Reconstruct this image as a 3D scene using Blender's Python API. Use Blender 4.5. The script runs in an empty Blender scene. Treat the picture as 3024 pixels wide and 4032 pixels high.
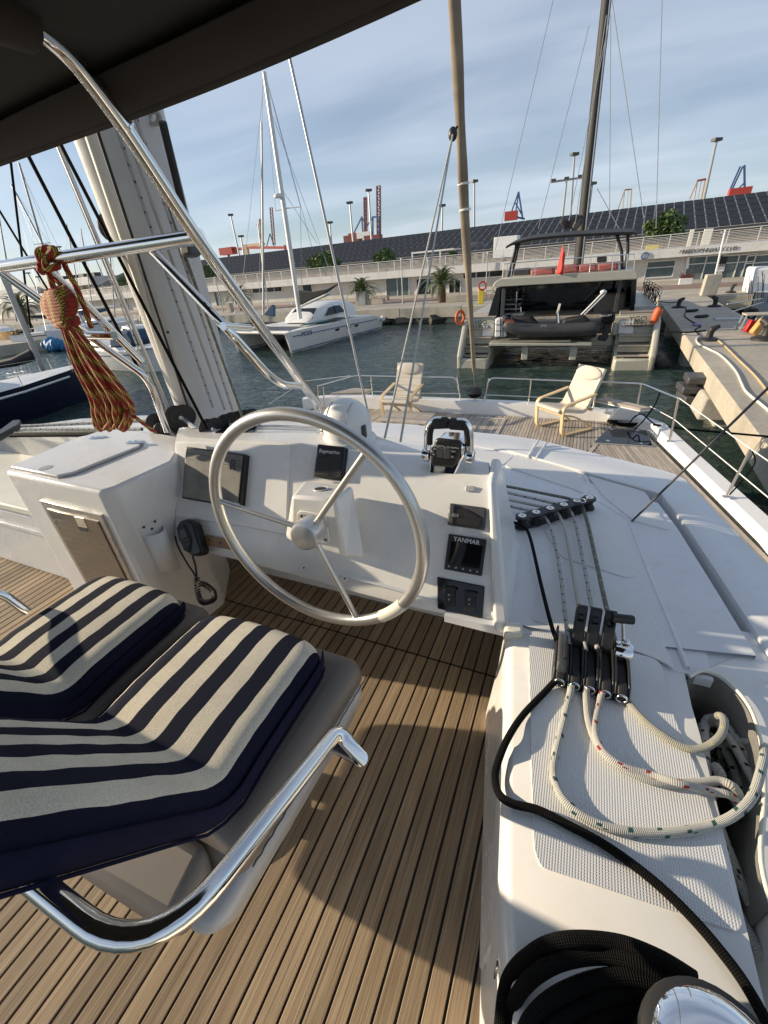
import bpy, math, random
from mathutils import Vector as V, Matrix
random.seed(7)
sc = bpy.context.scene
R = math.radians
# ------------------------------------------------------------------ camera
# calibrated from the photograph: X starboard, Y bow, Z up, eye at the origin,
# cockpit floor at -1.5, foredeck at -2.6, harbour water at -4.3
MR = ((0.91529152, 0.14174953, -0.37702586), (0.3960087, -0.48774327, 0.77799975), (-0.07361072, -0.8614021, -0.50256133))
FPX, CX, CY = 1636.5, 1512.0, 2016.0
cam_d = bpy.data.cameras.new('camera'); cam = bpy.data.objects.new('camera', cam_d)
sc.collection.objects.link(cam); sc.camera = cam
cam_d.sensor_fit = 'HORIZONTAL'; cam_d.sensor_width = 36; cam_d.lens = 36 * FPX / 3024
cam_d.clip_start = 0.02; cam_d.clip_end = 6000
cam.matrix_world = Matrix(((MR[0][0], -MR[0][1], -MR[0][2], 0), (MR[1][0], -MR[1][1], -MR[1][2], 0), (MR[2][0], -MR[2][1], -MR[2][2], 0), (0, 0, 0, 1)))
# ------------------------------------------------------------------ sky and sun
SUN_EL, SUN_DIR = 15.5, V((1.0, 0.16, 0))        # light travels towards starboard and slightly forward
w = bpy.data.worlds.new('World'); sc.world = w; w.use_nodes = True
nt = w.node_tree; nt.nodes.clear(); L = nt.links
out = nt.nodes.new('ShaderNodeOutputWorld'); bg = nt.nodes.new('ShaderNodeBackground'); L.new(bg.outputs[0], out.inputs[0])
sky = nt.nodes.new('ShaderNodeTexSky'); sky.sky_type = 'NISHITA'; sky.sun_disc = False
sky.sun_elevation = R(SUN_EL); sky.sun_rotation = math.atan2(-SUN_DIR.x, -SUN_DIR.y)
sky.altitude = 0; sky.air_density = 1.0; sky.dust_density = 0.35; sky.ozone_density = 3.0
tc = nt.nodes.new('ShaderNodeTexCoord'); sep = nt.nodes.new('ShaderNodeSeparateXYZ'); L.new(tc.outputs['Generated'], sep.inputs[0])
def wm(op, a, b=None, c=None):
    n = nt.nodes.new('ShaderNodeMath'); n.operation = op
    for i, q in enumerate((a, b, c)):
        if q is None: continue
        if isinstance(q, (int, float)): n.inputs[i].default_value = q
        else: L.new(q, n.inputs[i])
    return n.outputs[0]
zz = wm('MAXIMUM', sep.outputs[2], 0.02)
zq = wm('ADD', zz, 0.12)
comb = nt.nodes.new('ShaderNodeCombineXYZ')
L.new(wm('DIVIDE', sep.outputs[0], zq), comb.inputs[0]); L.new(wm('DIVIDE', sep.outputs[1], zq), comb.inputs[1])
mp = nt.nodes.new('ShaderNodeMapping'); L.new(comb.outputs[0], mp.inputs[0]); mp.inputs['Scale'].default_value = (0.55, 1.5, 1); mp.inputs['Rotation'].default_value = (0, 0, R(18)); mp.inputs['Location'].default_value = (3.1, 1.7, 0)
n1 = nt.nodes.new('ShaderNodeTexNoise'); L.new(mp.outputs[0], n1.inputs['Vector']); n1.inputs['Scale'].default_value = 0.75; n1.inputs['Detail'].default_value = 6; n1.inputs['Roughness'].default_value = 0.48; n1.inputs['Distortion'].default_value = 0.5
r1 = nt.nodes.new('ShaderNodeMapRange'); L.new(n1.outputs[0], r1.inputs[0]); r1.inputs[1].default_value = 0.30; r1.inputs[2].default_value = 0.72; r1.interpolation_type = 'SMOOTHSTEP'
hz = nt.nodes.new('ShaderNodeMapRange'); L.new(sep.outputs[2], hz.inputs[0]); hz.inputs[1].default_value = 0.0; hz.inputs[2].default_value = 0.55; hz.inputs[3].default_value = 0.98; hz.inputs[4].default_value = 0.55
cm = wm('MULTIPLY', wm('ADD', wm('MULTIPLY', r1.outputs[0], 0.46), 0.34), hz.outputs[0])
mix = nt.nodes.new('ShaderNodeMix'); mix.data_type = 'RGBA'; L.new(cm, mix.inputs[0]); L.new(sky.outputs[0], mix.inputs[6]); mix.inputs[7].default_value = (6.9, 7.6, 8.8, 1)
L.new(mix.outputs[2], bg.inputs[0]); bg.inputs[1].default_value = 0.085
sun_d = bpy.data.lights.new('sun', 'SUN'); sun = bpy.data.objects.new('sun', sun_d); sc.collection.objects.link(sun)
sun_d.energy = 5.0; sun_d.angle = R(0.6); sun_d.color = (1.0, 0.84, 0.62)
sd = V((SUN_DIR.x, SUN_DIR.y, 0)).normalized() * math.cos(R(SUN_EL)); sd.z = -math.sin(R(SUN_EL))
sun.rotation_euler = sd.to_track_quat('-Z', 'Y').to_euler(); sun.location = (-20, -3, 12)
vs = sc.view_settings; vs.view_transform = 'Standard'; vs.look = 'None'; vs.exposure = 0.42; vs.gamma = 1.0; vs.use_curve_mapping = False
sc.render.engine = 'CYCLES'
sc.cycles.max_bounces = 6; sc.cycles.glossy_bounces = 3; sc.cycles.transmission_bounces = 4; sc.cycles.transparent_max_bounces = 6
sc.cycles.use_denoising = True
# ------------------------------------------------------------------ pixel rays (photograph pixels, 3024 x 4032) -> points in the place
def ray(x, y):
    d = (x - CX, y - CY, FPX)
    return V([sum(MR[i][k] * d[k] for k in range(3)) for i in range(3)])
def pz(x, y, z): d = ray(x, y); return d * (z / d.z)
def py(x, y, Y): d = ray(x, y); return d * (Y / d.y)
def px(x, y, X): d = ray(x, y); return d * (X / d.x)
HA = 0.06                                        # the quay is turned this much against the boat
E1 = V((math.cos(HA), -math.sin(HA), 0)); E2 = V((math.sin(HA), math.cos(HA), 0))
def hb(u, v, z): return E1 * u + E2 * v + V((0, 0, z))
def pv(x, y, v): d = ray(x, y); return d * (v / d.dot(E2))
def uz(x, y, v): p = pv(x, y, v); return p.dot(E1), p.z
def pp(x, y, p0, n): d = ray(x, y); return d * (p0.dot(n) / d.dot(n))
# ------------------------------------------------------------------ mesh builder
COL = sc.collection
class MB:
    def __init__(s): s.v = []; s.f = []; s.uv = {}
    def add(s, vs, fs, uvs=None):
        o = len(s.v); s.v += [V(p) for p in vs]
        for i, q in enumerate(fs):
            if uvs: s.uv[len(s.f)] = uvs[i]
            s.f.append([o + k for k in q])
        return s
    def hexa(s, p):      # 4 bottom (ccw from above), 4 top
        return s.add(p, [(3, 2, 1, 0), (4, 5, 6, 7), (0, 1, 5, 4), (1, 2, 6, 5), (2, 3, 7, 6), (3, 0, 4, 7)])
    def box(s, c, d, rz=0, rx=0, ry=0):
        m = Matrix.Rotation(rz, 3, 'Z') @ Matrix.Rotation(ry, 3, 'Y') @ Matrix.Rotation(rx, 3, 'X'); c = V(c); x, y, z = d[0] / 2, d[1] / 2, d[2] / 2
        return s.hexa([c + m @ V(q) for q in ((-x, -y, -z), (x, -y, -z), (x, y, -z), (-x, y, -z), (-x, -y, z), (x, -y, z), (x, y, z), (-x, y, z))])
    def prism(s, poly, ext):
        n = len(poly); ext = V(ext); P = [V(p) for p in poly]
        nrm = V((0, 0, 0))
        for i in range(n): nrm += P[i].cross(P[(i + 1) % n])
        if nrm.dot(ext) > 0: P.reverse()
        return s.add(P + [p + ext for p in P], [list(range(n)), list(range(2 * n - 1, n - 1, -1))] + [[(i + 1) % n, i, n + i, n + (i + 1) % n] for i in range(n)])
    def tube(s, pts, r, n=8, closed=False, cap=True, sy=1.0):
        P = [V(p) for p in pts]; m = len(P)
        rr = r if isinstance(r, (list, tuple)) else [r] * m
        rings = []; ux = None; ln = 0; us = []
        for i in range(m):
            if closed: t = P[(i + 1) % m] - P[i - 1]
            else: t = P[min(i + 1, m - 1)] - P[max(i - 1, 0)]
            if t.length < 1e-9: t = V((0, 0, 1))
            t.normalize()
            if ux is None: ux = t.orthogonal().normalized()
            else:
                ux = ux - t * ux.dot(t)
                ux = t.orthogonal().normalized() if ux.length < 1e-6 else ux.normalized()
            uy = t.cross(ux)
            rings.append([P[i] + (ux * math.cos(2 * math.pi * k / n) + uy * math.sin(2 * math.pi * k / n) * sy) * rr[i] for k in range(n)])
            if i: ln += (P[i] - P[i - 1]).length
            us.append(ln)
        vs = [q for g in rings for q in g]; fs = []; uvs = []
        for i in range(m if closed else m - 1):
            j = (i + 1) % m; u0 = us[i]; u1 = us[j] if j else ln + (P[0] - P[-1]).length
            for k in range(n):
                k2 = (k + 1) % n
                fs.append((i * n + k, i * n + k2, j * n + k2, j * n + k)); uvs.append(((u0, k / n), (u0, (k + 1) / n), (u1, (k + 1) / n), (u1, k / n)))
        if cap and not closed:
            fs.append(list(range(n - 1, -1, -1))); uvs.append([(0, 0)] * n)
            fs.append(list(range((m - 1) * n, m * n))); uvs.append([(0, 0)] * n)
        return s.add(vs, fs, uvs)
    def lathe(s, prof, o=(0, 0, 0), ax=(0, 0, 1), n=20):
        o = V(o); a = V(ax).normalized(); u = a.orthogonal().normalized(); w_ = a.cross(u); vs = []; fs = []; m = len(prof)
        for r, h in prof: vs += [o + a * h + (u * math.cos(2 * math.pi * k / n) + w_ * math.sin(2 * math.pi * k / n)) * max(r, 1e-5) for k in range(n)]
        for i in range(m - 1):
            for k in range(n): fs.append((i * n + k, i * n + (k + 1) % n, (i + 1) * n + (k + 1) % n, (i + 1) * n + k))
        fs.append(list(range(n - 1, -1, -1))); fs.append(list(range((m - 1) * n, m * n)))
        return s.add(vs, fs)
    def ell(s, c, r, nu=14, nv=8, m=None):
        c = V(c); vs = []; fs = []
        for j in range(nv + 1):
            t = math.pi * j / nv
            for k in range(nu):
                p = V((r[0] * math.sin(t) * math.cos(2 * math.pi * k / nu), r[1] * math.sin(t) * math.sin(2 * math.pi * k / nu), -r[2] * math.cos(t)))
                vs.append(c + (m @ p if m else p))
        for j in range(nv):
            for k in range(nu): fs.append((j * nu + k, j * nu + (k + 1) % nu, (j + 1) * nu + (k + 1) % nu, (j + 1) * nu + k))
        return s.add(vs, fs)
    def grid(s, rows):   # rows of points -> sheet
        m = len(rows[0])
        return s.add([p for r in rows for p in r], [(i * m + k, i * m + k + 1, (i + 1) * m + k + 1, (i + 1) * m + k) for i in range(len(rows) - 1) for k in range(m - 1)])
    def build(s, name, mat, parent=None, smooth=None, bevel=0, seg=2, label=None, cat=None, group=None, kind=None, sub=0, solid=0):
        root = parent
        while root is not None and root.parent is not None: root = root.parent
        if root is None:
            xs = [p.x for p in s.v]; ys = [p.y for p in s.v]
            org = V(((min(xs) + max(xs)) / 2, (min(ys) + max(ys)) / 2, min(p.z for p in s.v)))
        else: org = V(root['org'])
        me = bpy.data.meshes.new(name); me.from_pydata([p - org for p in s.v], [], s.f)
        if s.uv:
            ul = me.uv_layers.new(name='UVMap')
            for i, q in s.uv.items():
                pl = me.polygons[i]
                for k, li in enumerate(pl.loop_indices): ul.data[li].uv = q[k]
        me.materials.append(mat); me.validate()
        if smooth is not None:
            me.shade_smooth(); me.set_sharp_from_angle(angle=R(smooth))
        o = bpy.data.objects.new(name, me); COL.objects.link(o)
        if parent is not None: o.parent = parent
        else: o.location = org; o['org'] = list(org)
        if solid: q = o.modifiers.new('solid', 'SOLIDIFY'); q.thickness = solid; q.offset = 0
        if bevel:
            q = o.modifiers.new('bevel', 'BEVEL'); q.width = bevel; q.segments = seg; q.limit_method = 'ANGLE'; q.angle_limit = R(28)
            if smooth is None: me.shade_smooth(); me.set_sharp_from_angle(angle=R(50))
        if sub: q = o.modifiers.new('sub', 'SUBSURF'); q.levels = sub; q.render_levels = sub
        return tag(o, label, cat, group, kind)
def tag(o, label=None, cat=None, group=None, kind=None):
    if label: o['label'] = label
    if cat: o['category'] = cat
    if group: o['group'] = group
    if kind: o['kind'] = kind
    return o
def thing(name, label, cat, loc=(0, 0, 0), group=None, kind=None):
    o = bpy.data.objects.new(name, None); COL.objects.link(o); o.location = loc; o['org'] = list(V(loc)); o.empty_display_size = .1
    return tag(o, label, cat, group, kind)
def copy_tree(o, parent=None):
    c = o.copy(); COL.objects.link(c); c.parent = parent
    for ch in list(o.children): copy_tree(ch, c)
    return c
def crom(P, k=6, closed=False):
    P = [V(p) for p in P]; n = len(P); out = []
    for i in range(n if closed else n - 1):
        a, b, c, d = (P[(i - 1) % n], P[i], P[(i + 1) % n], P[(i + 2) % n]) if closed else (P[max(i - 1, 0)], P[i], P[i + 1], P[min(i + 2, n - 1)])
        for j in range(k):
            t = j / k
            out.append(0.5 * (2 * b + (c - a) * t + (2 * a - 5 * b + 4 * c - d) * t * t + (3 * b - a - 3 * c + d) * t ** 3))
    if not closed: out.append(P[-1])
    return out
def lerp(a, b, t): return a + (b - a) * t
def bend(P, r, k=6):   # polyline with rounded corners
    P = [V(p) for p in P]; out = [P[0]]
    for i in range(1, len(P) - 1):
        a = (P[i - 1] - P[i]); b = (P[i + 1] - P[i]); d = min(r, a.length * .45, b.length * .45)
        p0 = P[i] + a.normalized() * d; p1 = P[i] + b.normalized() * d
        for j in range(k + 1):
            t = j / k; out.append(p0 * (1 - t) ** 2 + P[i] * 2 * t * (1 - t) + p1 * t * t)
    out.append(P[-1]); return out
# ------------------------------------------------------------------ materials
class NT:
    def __init__(s, name):
        s.m = bpy.data.materials.new(name); s.m.use_nodes = True; s.t = s.m.node_tree; s.b = s.t.nodes['Principled BSDF']; s._c = None
    def n(s, t, **k):
        q = s.t.nodes.new('ShaderNode' + t)
        for a, b in k.items(): setattr(q, a, b)
        return q
    def l(s, a, b): s.t.links.new(a, b)
    def co(s, kind='Object'):
        if s._c is None: s._c = s.n('TexCoord')
        return s._c.outputs[kind]
    def map(s, scale=(1, 1, 1), kind='Object', rot=(0, 0, 0), src=None):
        q = s.n('Mapping'); s.l(src or s.co(kind), q.inputs[0]); q.inputs['Scale'].default_value = scale; q.inputs['Rotation'].default_value = rot; return q.outputs[0]
    def noise(s, scale, vec=None, det=4, rough=.55, dist=0):
        q = s.n('TexNoise'); s.l(vec or s.co(), q.inputs['Vector']); q.inputs['Scale'].default_value = scale; q.inputs['Detail'].default_value = det; q.inputs['Roughness'].default_value = rough; q.inputs['Distortion'].default_value = dist; return q.outputs[0]
    def math(s, op, a, b=None, c=None, clamp=False):
        q = s.n('Math', operation=op); q.use_clamp = clamp
        for i, x in enumerate((a, b, c)):
            if x is None: continue
            if isinstance(x, (int, float)): q.inputs[i].default_value = x
            else: s.l(x, q.inputs[i])
        return q.outputs[0]
    def rng(s, a, f0, f1, t0, t1):
        q = s.n('MapRange'); s.l(a, q.inputs[0])
        for i, x in enumerate((f0, f1, t0, t1)): q.inputs[i + 1].default_value = x
        return q.outputs[0]
    def mix(s, f, a, b, mode='MIX'):
        q = s.n('Mix', data_type='RGBA', blend_type=mode)
        for i, x in ((0, f), (6, a), (7, b)):
            if isinstance(x, (int, float)): q.inputs[i].default_value = x
            elif isinstance(x, tuple): q.inputs[i].default_value = (*x[:3], 1)
            else: s.l(x, q.inputs[i])
        return q.outputs[2]
    def val(s, col, f):   # colour times grey factor socket
        q = s.n('Mix', data_type='RGBA', blend_type='MULTIPLY'); q.inputs[0].default_value = 1
        if isinstance(col, tuple): q.inputs[6].default_value = (*col[:3], 1)
        else: s.l(col, q.inputs[6])
        s.l(f, q.inputs[7]); return q.outputs[2]
    def bump(s, h, strength=.3, dist=.01, nrm=None):
        q = s.n('Bump'); s.l(h, q.inputs['Height']); q.inputs['Strength'].default_value = strength; q.inputs['Distance'].default_value = dist
        if nrm: s.l(nrm, q.inputs['Normal'])
        s.l(q.outputs[0], s.b.inputs['Normal']); return q.outputs[0]
    def set(s, col=None, rough=None, metal=None, **k):
        for nm, x in (('Base Color', col), ('Roughness', rough), ('Metallic', metal)):
            if x is None: continue
            if isinstance(x, tuple): s.b.inputs[nm].default_value = (*x[:3], 1)
            elif isinstance(x, (int, float)): s.b.inputs[nm].default_value = x
            else: s.l(x, s.b.inputs[nm])
        for a, x in k.items(): s.b.inputs[a.replace('_', ' ')].default_value = x
        return s.m
def plain(name, col, rough=.5, metal=0, var=.12, vs=6.0, bs=0, bst=.2, bd=.003, **k):
    t = NT(name)
    if var:
        f = t.rng(t.noise(vs, det=5), .3, .7, 1 - var, 1 + var); c = t.val(col, f)
    else: c = col
    if bs: t.bump(t.noise(bs, det=3), bst, bd)
    return t.set(c, rough, metal, **k)
M = {}
def gel(name, col, rough=.19, dirt=.09):
    t = NT(name); f = t.rng(t.noise(3.2, det=6, rough=.65), .3, .75, 1 - dirt, 1.02)
    st = t.rng(t.noise(22, t.map((1, 1, .15)), det=3), .55, .8, 1, 1 - dirt)
    c = t.val(t.val(col, f), st); r = t.rng(t.noise(9, det=5), .3, .7, rough * .8, rough * 1.6)
    return t.set(c, r)
M['gel'] = gel('gelcoat', (.80, .79, .76)); M['gel2'] = gel('gelcoat_cool', (.76, .77, .78), .33)
M['hullw'] = gel('hull_white', (.78, .78, .76), .3, .1); M['hullc'] = gel('hull_champagne', (.50, .485, .40), .3, .1)
def nonskid():
    t = NT('nonskid_gelcoat'); c = t.map((620, 620, 0)); sp = t.n('SeparateXYZ'); t.l(c, sp.inputs[0])
    h = t.math('MULTIPLY', t.math('ABSOLUTE', t.math('SINE', sp.outputs[0])), t.math('ABSOLUTE', t.math('SINE', sp.outputs[1])))
    t.bump(h, .42, .0018); f = t.rng(t.noise(2.5, det=6), .3, .7, .93, 1.03)
    return t.set(t.val((.77, .77, .755), f), .45)
M['skid'] = nonskid()
def teak(name, c0, c1, c2, rough=.75):
    t = NT(name); oi = t.n('ObjectInfo')
    sh = t.n('VectorMath', operation='ADD'); t.l(t.co(), sh.inputs[0]); cb = t.n('CombineXYZ'); t.l(t.math('MULTIPLY', oi.outputs['Random'], 37.0), cb.inputs[0]); t.l(t.math('MULTIPLY', oi.outputs['Random'], 91.0), cb.inputs[1]); t.l(cb.outputs[0], sh.inputs[1])
    v = sh.outputs[0]
    g = t.noise(1.0, t.map((240, 3.2, 240), src=v), det=6, rough=.62, dist=.5)
    g2 = t.noise(1.0, t.map((60, 1.2, 60), src=v), det=3, rough=.5, dist=.8)
    blot = t.noise(5.0, t.map((1.5, .6, 1), src=v), det=4)
    k = t.mix(t.rng(g, .32, .68, 0, 1), c0, c1); k = t.mix(t.rng(g2, .42, .7, 0, .55), k, c2)
    k = t.val(k, t.rng(oi.outputs['Random'], 0, 1, .74, 1.2)); k = t.val(k, t.rng(blot, .3, .7, .82, 1.12))
    t.bump(g, .45, .0025); return t.set(k, rough)
M['teak'] = teak('weathered_teak', (.20, .135, .08), (.47, .365, .24), (.31, .215, .13))
M['teak2'] = teak('grey_teak', (.34, .29, .235), (.56, .49, .41), (.42, .36, .30))
M['caulk'] = plain('black_caulk', (.012, .011, .011), .7)
M['steel'] = plain('polished_steel', (.80, .79, .77), .10, 1.0, .03); M['chrome'] = plain('chrome', (.86, .86, .86), .04, 1.0, 0)
M['satin'] = plain('satin_aluminium', (.62, .61, .59), .32, .75, .05); M['alu'] = plain('grey_aluminium', (.42, .42, .42), .4, .6, .08)
M['black'] = plain('black_plastic', (.014, .014, .015), .42, bs=400, bst=.08); M['blackg'] = plain('black_glass', (.006, .006, .007), .07, 0, 0)
M['blackm'] = plain('matte_black', (.02, .02, .021), .65); M['dgrey'] = plain('dark_grey', (.06, .062, .066), .5)
M['white'] = plain('white_plastic', (.78, .78, .76), .4, var=.05); M['cream'] = plain('cream_plastic', (.78, .75, .64), .4, var=.06)
M['lbl'] = plain('white_print', (.75, .75, .75), .5, var=0); M['lblg'] = plain('grey_print', (.35, .35, .36), .5, var=0); M['lbld'] = plain('dark_print', (.03, .03, .03), .5, var=0)
M['taupe'] = plain('taupe_vinyl', (.155, .135, .118), .5, bs=260, bst=.12, bd=.002, var=.08)
M['greyg'] = gel('grey_gelcoat', (.42, .43, .44), .3); M['wood'] = teak('varnished_block', (.30, .15, .055), (.46, .26, .11), (.38, .2, .08), .45)
M['pale'] = teak('pale_birch', (.62, .45, .24), (.72, .55, .33), (.66, .49, .28), .5)
M['canvas'] = plain('dark_canvas', (.016, .015, .014), .85, bs=500, bst=.2, bd=.001, var=.2, vs=3)
M['canvas2'] = plain('brown_canvas_hem', (.026, .019, .014), .85, bs=500, bst=.2, bd=.001)
def stripes(name, x0, pitch):
    t = NT(name); sp = t.n('SeparateXYZ'); t.l(t.co(), sp.inputs[0])
    wob = t.math('MULTIPLY', t.math('SUBTRACT', t.noise(5.5, det=2), .5), .010)
    q = t.math('DIVIDE', t.math('SUBTRACT', t.math('ADD', sp.outputs[0], wob), x0), pitch)
    s = t.math('PINGPONG', q, 1.0); on = t.math('GREATER_THAN', s, .5)
    fz = t.noise(420, det=2); k = t.mix(on, (.74, .69, .57), (.011, .014, .031))
    k = t.val(k, t.rng(fz, .3, .7, .80, 1.18)); k = t.val(k, t.rng(t.noise(7, det=5), .3, .7, .86, 1.06))
    t.bump(fz, .35, .002); return t.set(k, .95, Specular_IOR_Level=.15)
M['navy'] = plain('navy_cloth', (.009, .010, .030), .95, Specular_IOR_Level=.15, bs=420, bst=.35, bd=.002, var=.15)
def rope(name, base, fleck=None, fl=(0.055, .5), base2=None, rough=.8, spec=.4):
    t = NT(name); uv = t.co('UV'); sp = t.n('SeparateXYZ'); t.l(uv, sp.inputs[0]); u, v_ = sp.outputs[0], sp.outputs[1]
    a = t.math('SINE', t.math('ADD', t.math('MULTIPLY', u, 900.0), t.math('MULTIPLY', v_, 62.83)))
    b = t.math('SINE', t.math('SUBTRACT', t.math('MULTIPLY', u, 900.0), t.math('MULTIPLY', v_, 62.83)))
    h = t.math('MULTIPLY', a, b); t.bump(h, .6, .0025)
    k = t.val(base, t.rng(h, -1, 1, .74, 1.1)); k = t.val(k, t.rng(t.noise(14, det=4), .3, .7, .86, 1.08))
    if base2:
        q = t.math('SINE', t.math('ADD', t.math('MULTIPLY', u, 75.0), t.math('MULTIPLY', v_, 6.283))); k = t.mix(t.math('GREATER_THAN', q, .35), k, base2)
    if fleck:
        ph = t.math('FRACT', t.math('ADD', t.math('DIVIDE', u, fl[0]), t.math('MULTIPLY', v_, .22)))
        on = t.math('LESS_THAN', ph, .17); on2 = t.math('LESS_THAN', t.math('FRACT', t.math('ADD', t.math('MULTIPLY', v_, 3.0), t.math('DIVIDE', u, fl[0] * 3))), fl[1])
        k = t.mix(t.math('MULTIPLY', on, on2), k, fleck)
    return t.set(k, rough, Specular_IOR_Level=spec)
M['rope_k'] = rope('black_rope', (.0055, .005, .0045), spec=.15); M['rope_w'] = rope('white_rope', (.62, .60, .53))
M['rope_g'] = rope('white_rope_green_fleck', (.64, .63, .57), (.03, .10, .09)); M['rope_r'] = rope('white_rope_red_fleck', (.64, .62, .57), (.36, .03, .03))
M['rope_t'] = rope('grey_white_rope', (.47, .455, .385), (.52, .47, .26), (.05, .4)); M['rope_d'] = rope('white_rope_dark_fleck', (.58, .58, .55), (.02, .025, .03), (.045, .5)); M['rope_o'] = rope('grey_green_rope', (.23, .235, .19), (.42, .42, .30), (.05, .45))
def redrope():
    t = NT('red_yellow_rope'); sp = t.n('SeparateXYZ'); t.l(t.co('UV'), sp.inputs[0]); u, v_ = sp.outputs[0], sp.outputs[1]
    q = t.math('FRACT', t.math('ADD', t.math('MULTIPLY', u, 15.0), t.math('MULTIPLY', v_, 2.0)))
    dots = t.math('GREATER_THAN', t.math('MULTIPLY', t.math('SINE', t.math('MULTIPLY', u, 420.0)), t.math('SINE', t.math('MULTIPLY', v_, 50.27))), -.05)
    k = t.mix(t.math('GREATER_THAN', q, .5), (.36, .028, .017), (.12, .045, .022)); k = t.mix(t.math('MULTIPLY', t.math('GREATER_THAN', q, .60), dots), k, (.72, .52, .08))
    h = t.math('MULTIPLY', t.math('SINE', t.math('ADD', t.math('MULTIPLY', u, 620.0), t.math('MULTIPLY', v_, 56.5))), t.math('SINE', t.math('SUBTRACT', t.math('MULTIPLY', u, 620.0), t.math('MULTIPLY', v_, 56.5))))
    t.bump(h, .5, .003); return t.set(k, .75)
M['rope_red'] = redrope()
def water():
    t = NT('harbour_water')
    a = t.noise(.55, t.map((1, 1.9, 1), rot=(0, 0, .3)), det=2, rough=.5, dist=.4); b = t.noise(2.3, t.map((1, 1.8, 1), rot=(0, 0, .15)), det=4, rough=.6, dist=.6); d = t.noise(8, t.map((1, 1.5, 1)), det=3)
    h = t.math('ADD', t.math('ADD', t.math('MULTIPLY', a, 1.1), t.math('MULTIPLY', b, .75)), t.math('MULTIPLY', d, .13))
    t.bump(h, .8, .16)
    return t.set(t.mix(t.rng(t.noise(.06, det=2), .3, .7, 0, 1), (.026, .050, .042), (.036, .062, .056)), .07, 0, IOR=1.33)
M['water'] = water()
def concrete(name, col, sc_=1.0, var=.22):
    t = NT(name); f = t.rng(t.noise(.7 * sc_, det=8, rough=.65), .3, .7, 1 - var, 1 + var * .5); g = t.rng(t.noise(12 * sc_, det=5), .3, .7, .88, 1.08)
    s = t.rng(t.noise(2.2 * sc_, t.map((1, 1, .12)), det=4), .5, .8, 1, .78)
    t.bump(t.noise(20 * sc_, det=6), .4, .01); return t.set(t.val(t.val(t.val(col, f), g), s), .85)
M['conc'] = concrete('concrete', (.47, .42, .34)); M['concw'] = concrete('quay_wall_concrete', (.46, .43, .36)); M['concd'] = concrete('wet_rubble', (.07, .068, .058), 1, .5)
M['plaster'] = concrete('white_plaster', (.72, .71, .68), .5, .08); M['paving'] = concrete('red_paving', (.30, .20, .15)); M['brickw'] = plain('painted_brick', (.60, .58, .54), .8, var=.12, vs=.7)
M['brownw'] = concrete('warehouse_wall', (.30, .24, .18), .6)
def panelm():
    t = NT('solar_cells'); sp = t.n('SeparateXYZ'); t.l(t.co(), sp.inputs[0])
    a = t.math('LESS_THAN', t.math('FRACT', t.math('MULTIPLY', sp.outputs[2], 1.9)), .10)
    return t.set(t.mix(t.math('MULTIPLY', a, .35), (.014, .014, .016), (.06, .06, .065)), .55, 0, Specular_IOR_Level=.25)
M['solar'] = panelm(); M['rframe'] = plain('panel_frame', (.52, .51, .48), .45)
M['glass'] = plain('window_glass', (.10, .14, .15), .06, 0, .2, vs=.8); M['glassd'] = plain('dark_glazing', (.012, .014, .017), .05, 0, 0); M['wframe'] = plain('white_frame', (.72, .72, .70), .4)
M['iron'] = plain('cast_iron', (.035, .034, .034), .55, .3, .2, bs=40, bst=.2)
M['galv'] = plain('galvanised', (.40, .41, .42), .45, .4)
M['redp'] = plain('red_paint', (.42, .05, .035), .5); M['bluep'] = plain('blue_paint', (.05, .10, .24), .5); M['beigep'] = plain('beige_paint', (.55, .42, .28), .5)
M['rust'] = plain('red_brown_steel', (.19, .055, .045), .6)
def leaf(name, a, b):
    t = NT(name); oi = t.noise(1.6, det=3); k = t.mix(t.rng(oi, .35, .65, 0, 1), a, b); return t.set(k, .55, Transmission_Weight=0.0)
M['leaf'] = leaf('foliage', (.04, .075, .018), (.11, .16, .045)); M['palm'] = leaf('palm_leaf', (.05, .085, .020), (.13, .16, .05)); M['liner'] = plain('grey_liner', (.20, .19, .17), .9, bs=60, bst=.3, bd=.004, var=.2); M['bark'] = plain('palm_bark', (.13, .09, .055), .9, bs=8, bst=.8, bd=.05)
M['redfl'] = plain('red_flag', (.62, .045, .035), .7); M['orange'] = plain('orange_buoy', (.62, .12, .04), .55); M['hose'] = plain('tan_hose', (.50, .38, .22), .6); M['pink'] = plain('faded_red_cushion', (.42, .13, .115), .8)
M['yellow'] = plain('yellow', (.60, .48, .04), .5); M['amber'] = plain('amber_plastic', (.62, .33, .10), .5); M['redc'] = plain('red_plastic', (.45, .02, .02), .45)
M['navyh'] = gel('navy_hull', (.008, .011, .03), .18, .1); M['bluetarp'] = plain('blue_tarp', (.02, .16, .36), .6, bs=6, bst=.9, bd=.05)
M['rubber'] = plain('grey_hypalon', (.045, .046, .05), .6); M['beigesail'] = plain('beige_sail_cover', (.25, .205, .155), .85, bs=30, bst=.3, bd=.004, var=.2, vs=4)
M['cush'] = plain('oat_cushion', (.62, .57, .48), .9, bs=300, bst=.3, bd=.002, var=.08)
M['mast'] = gel('mast_paint', (.58, .575, .56), .35, .06); M['bluebag'] = plain('blue_cover', (.03, .07, .13), .8)
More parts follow.
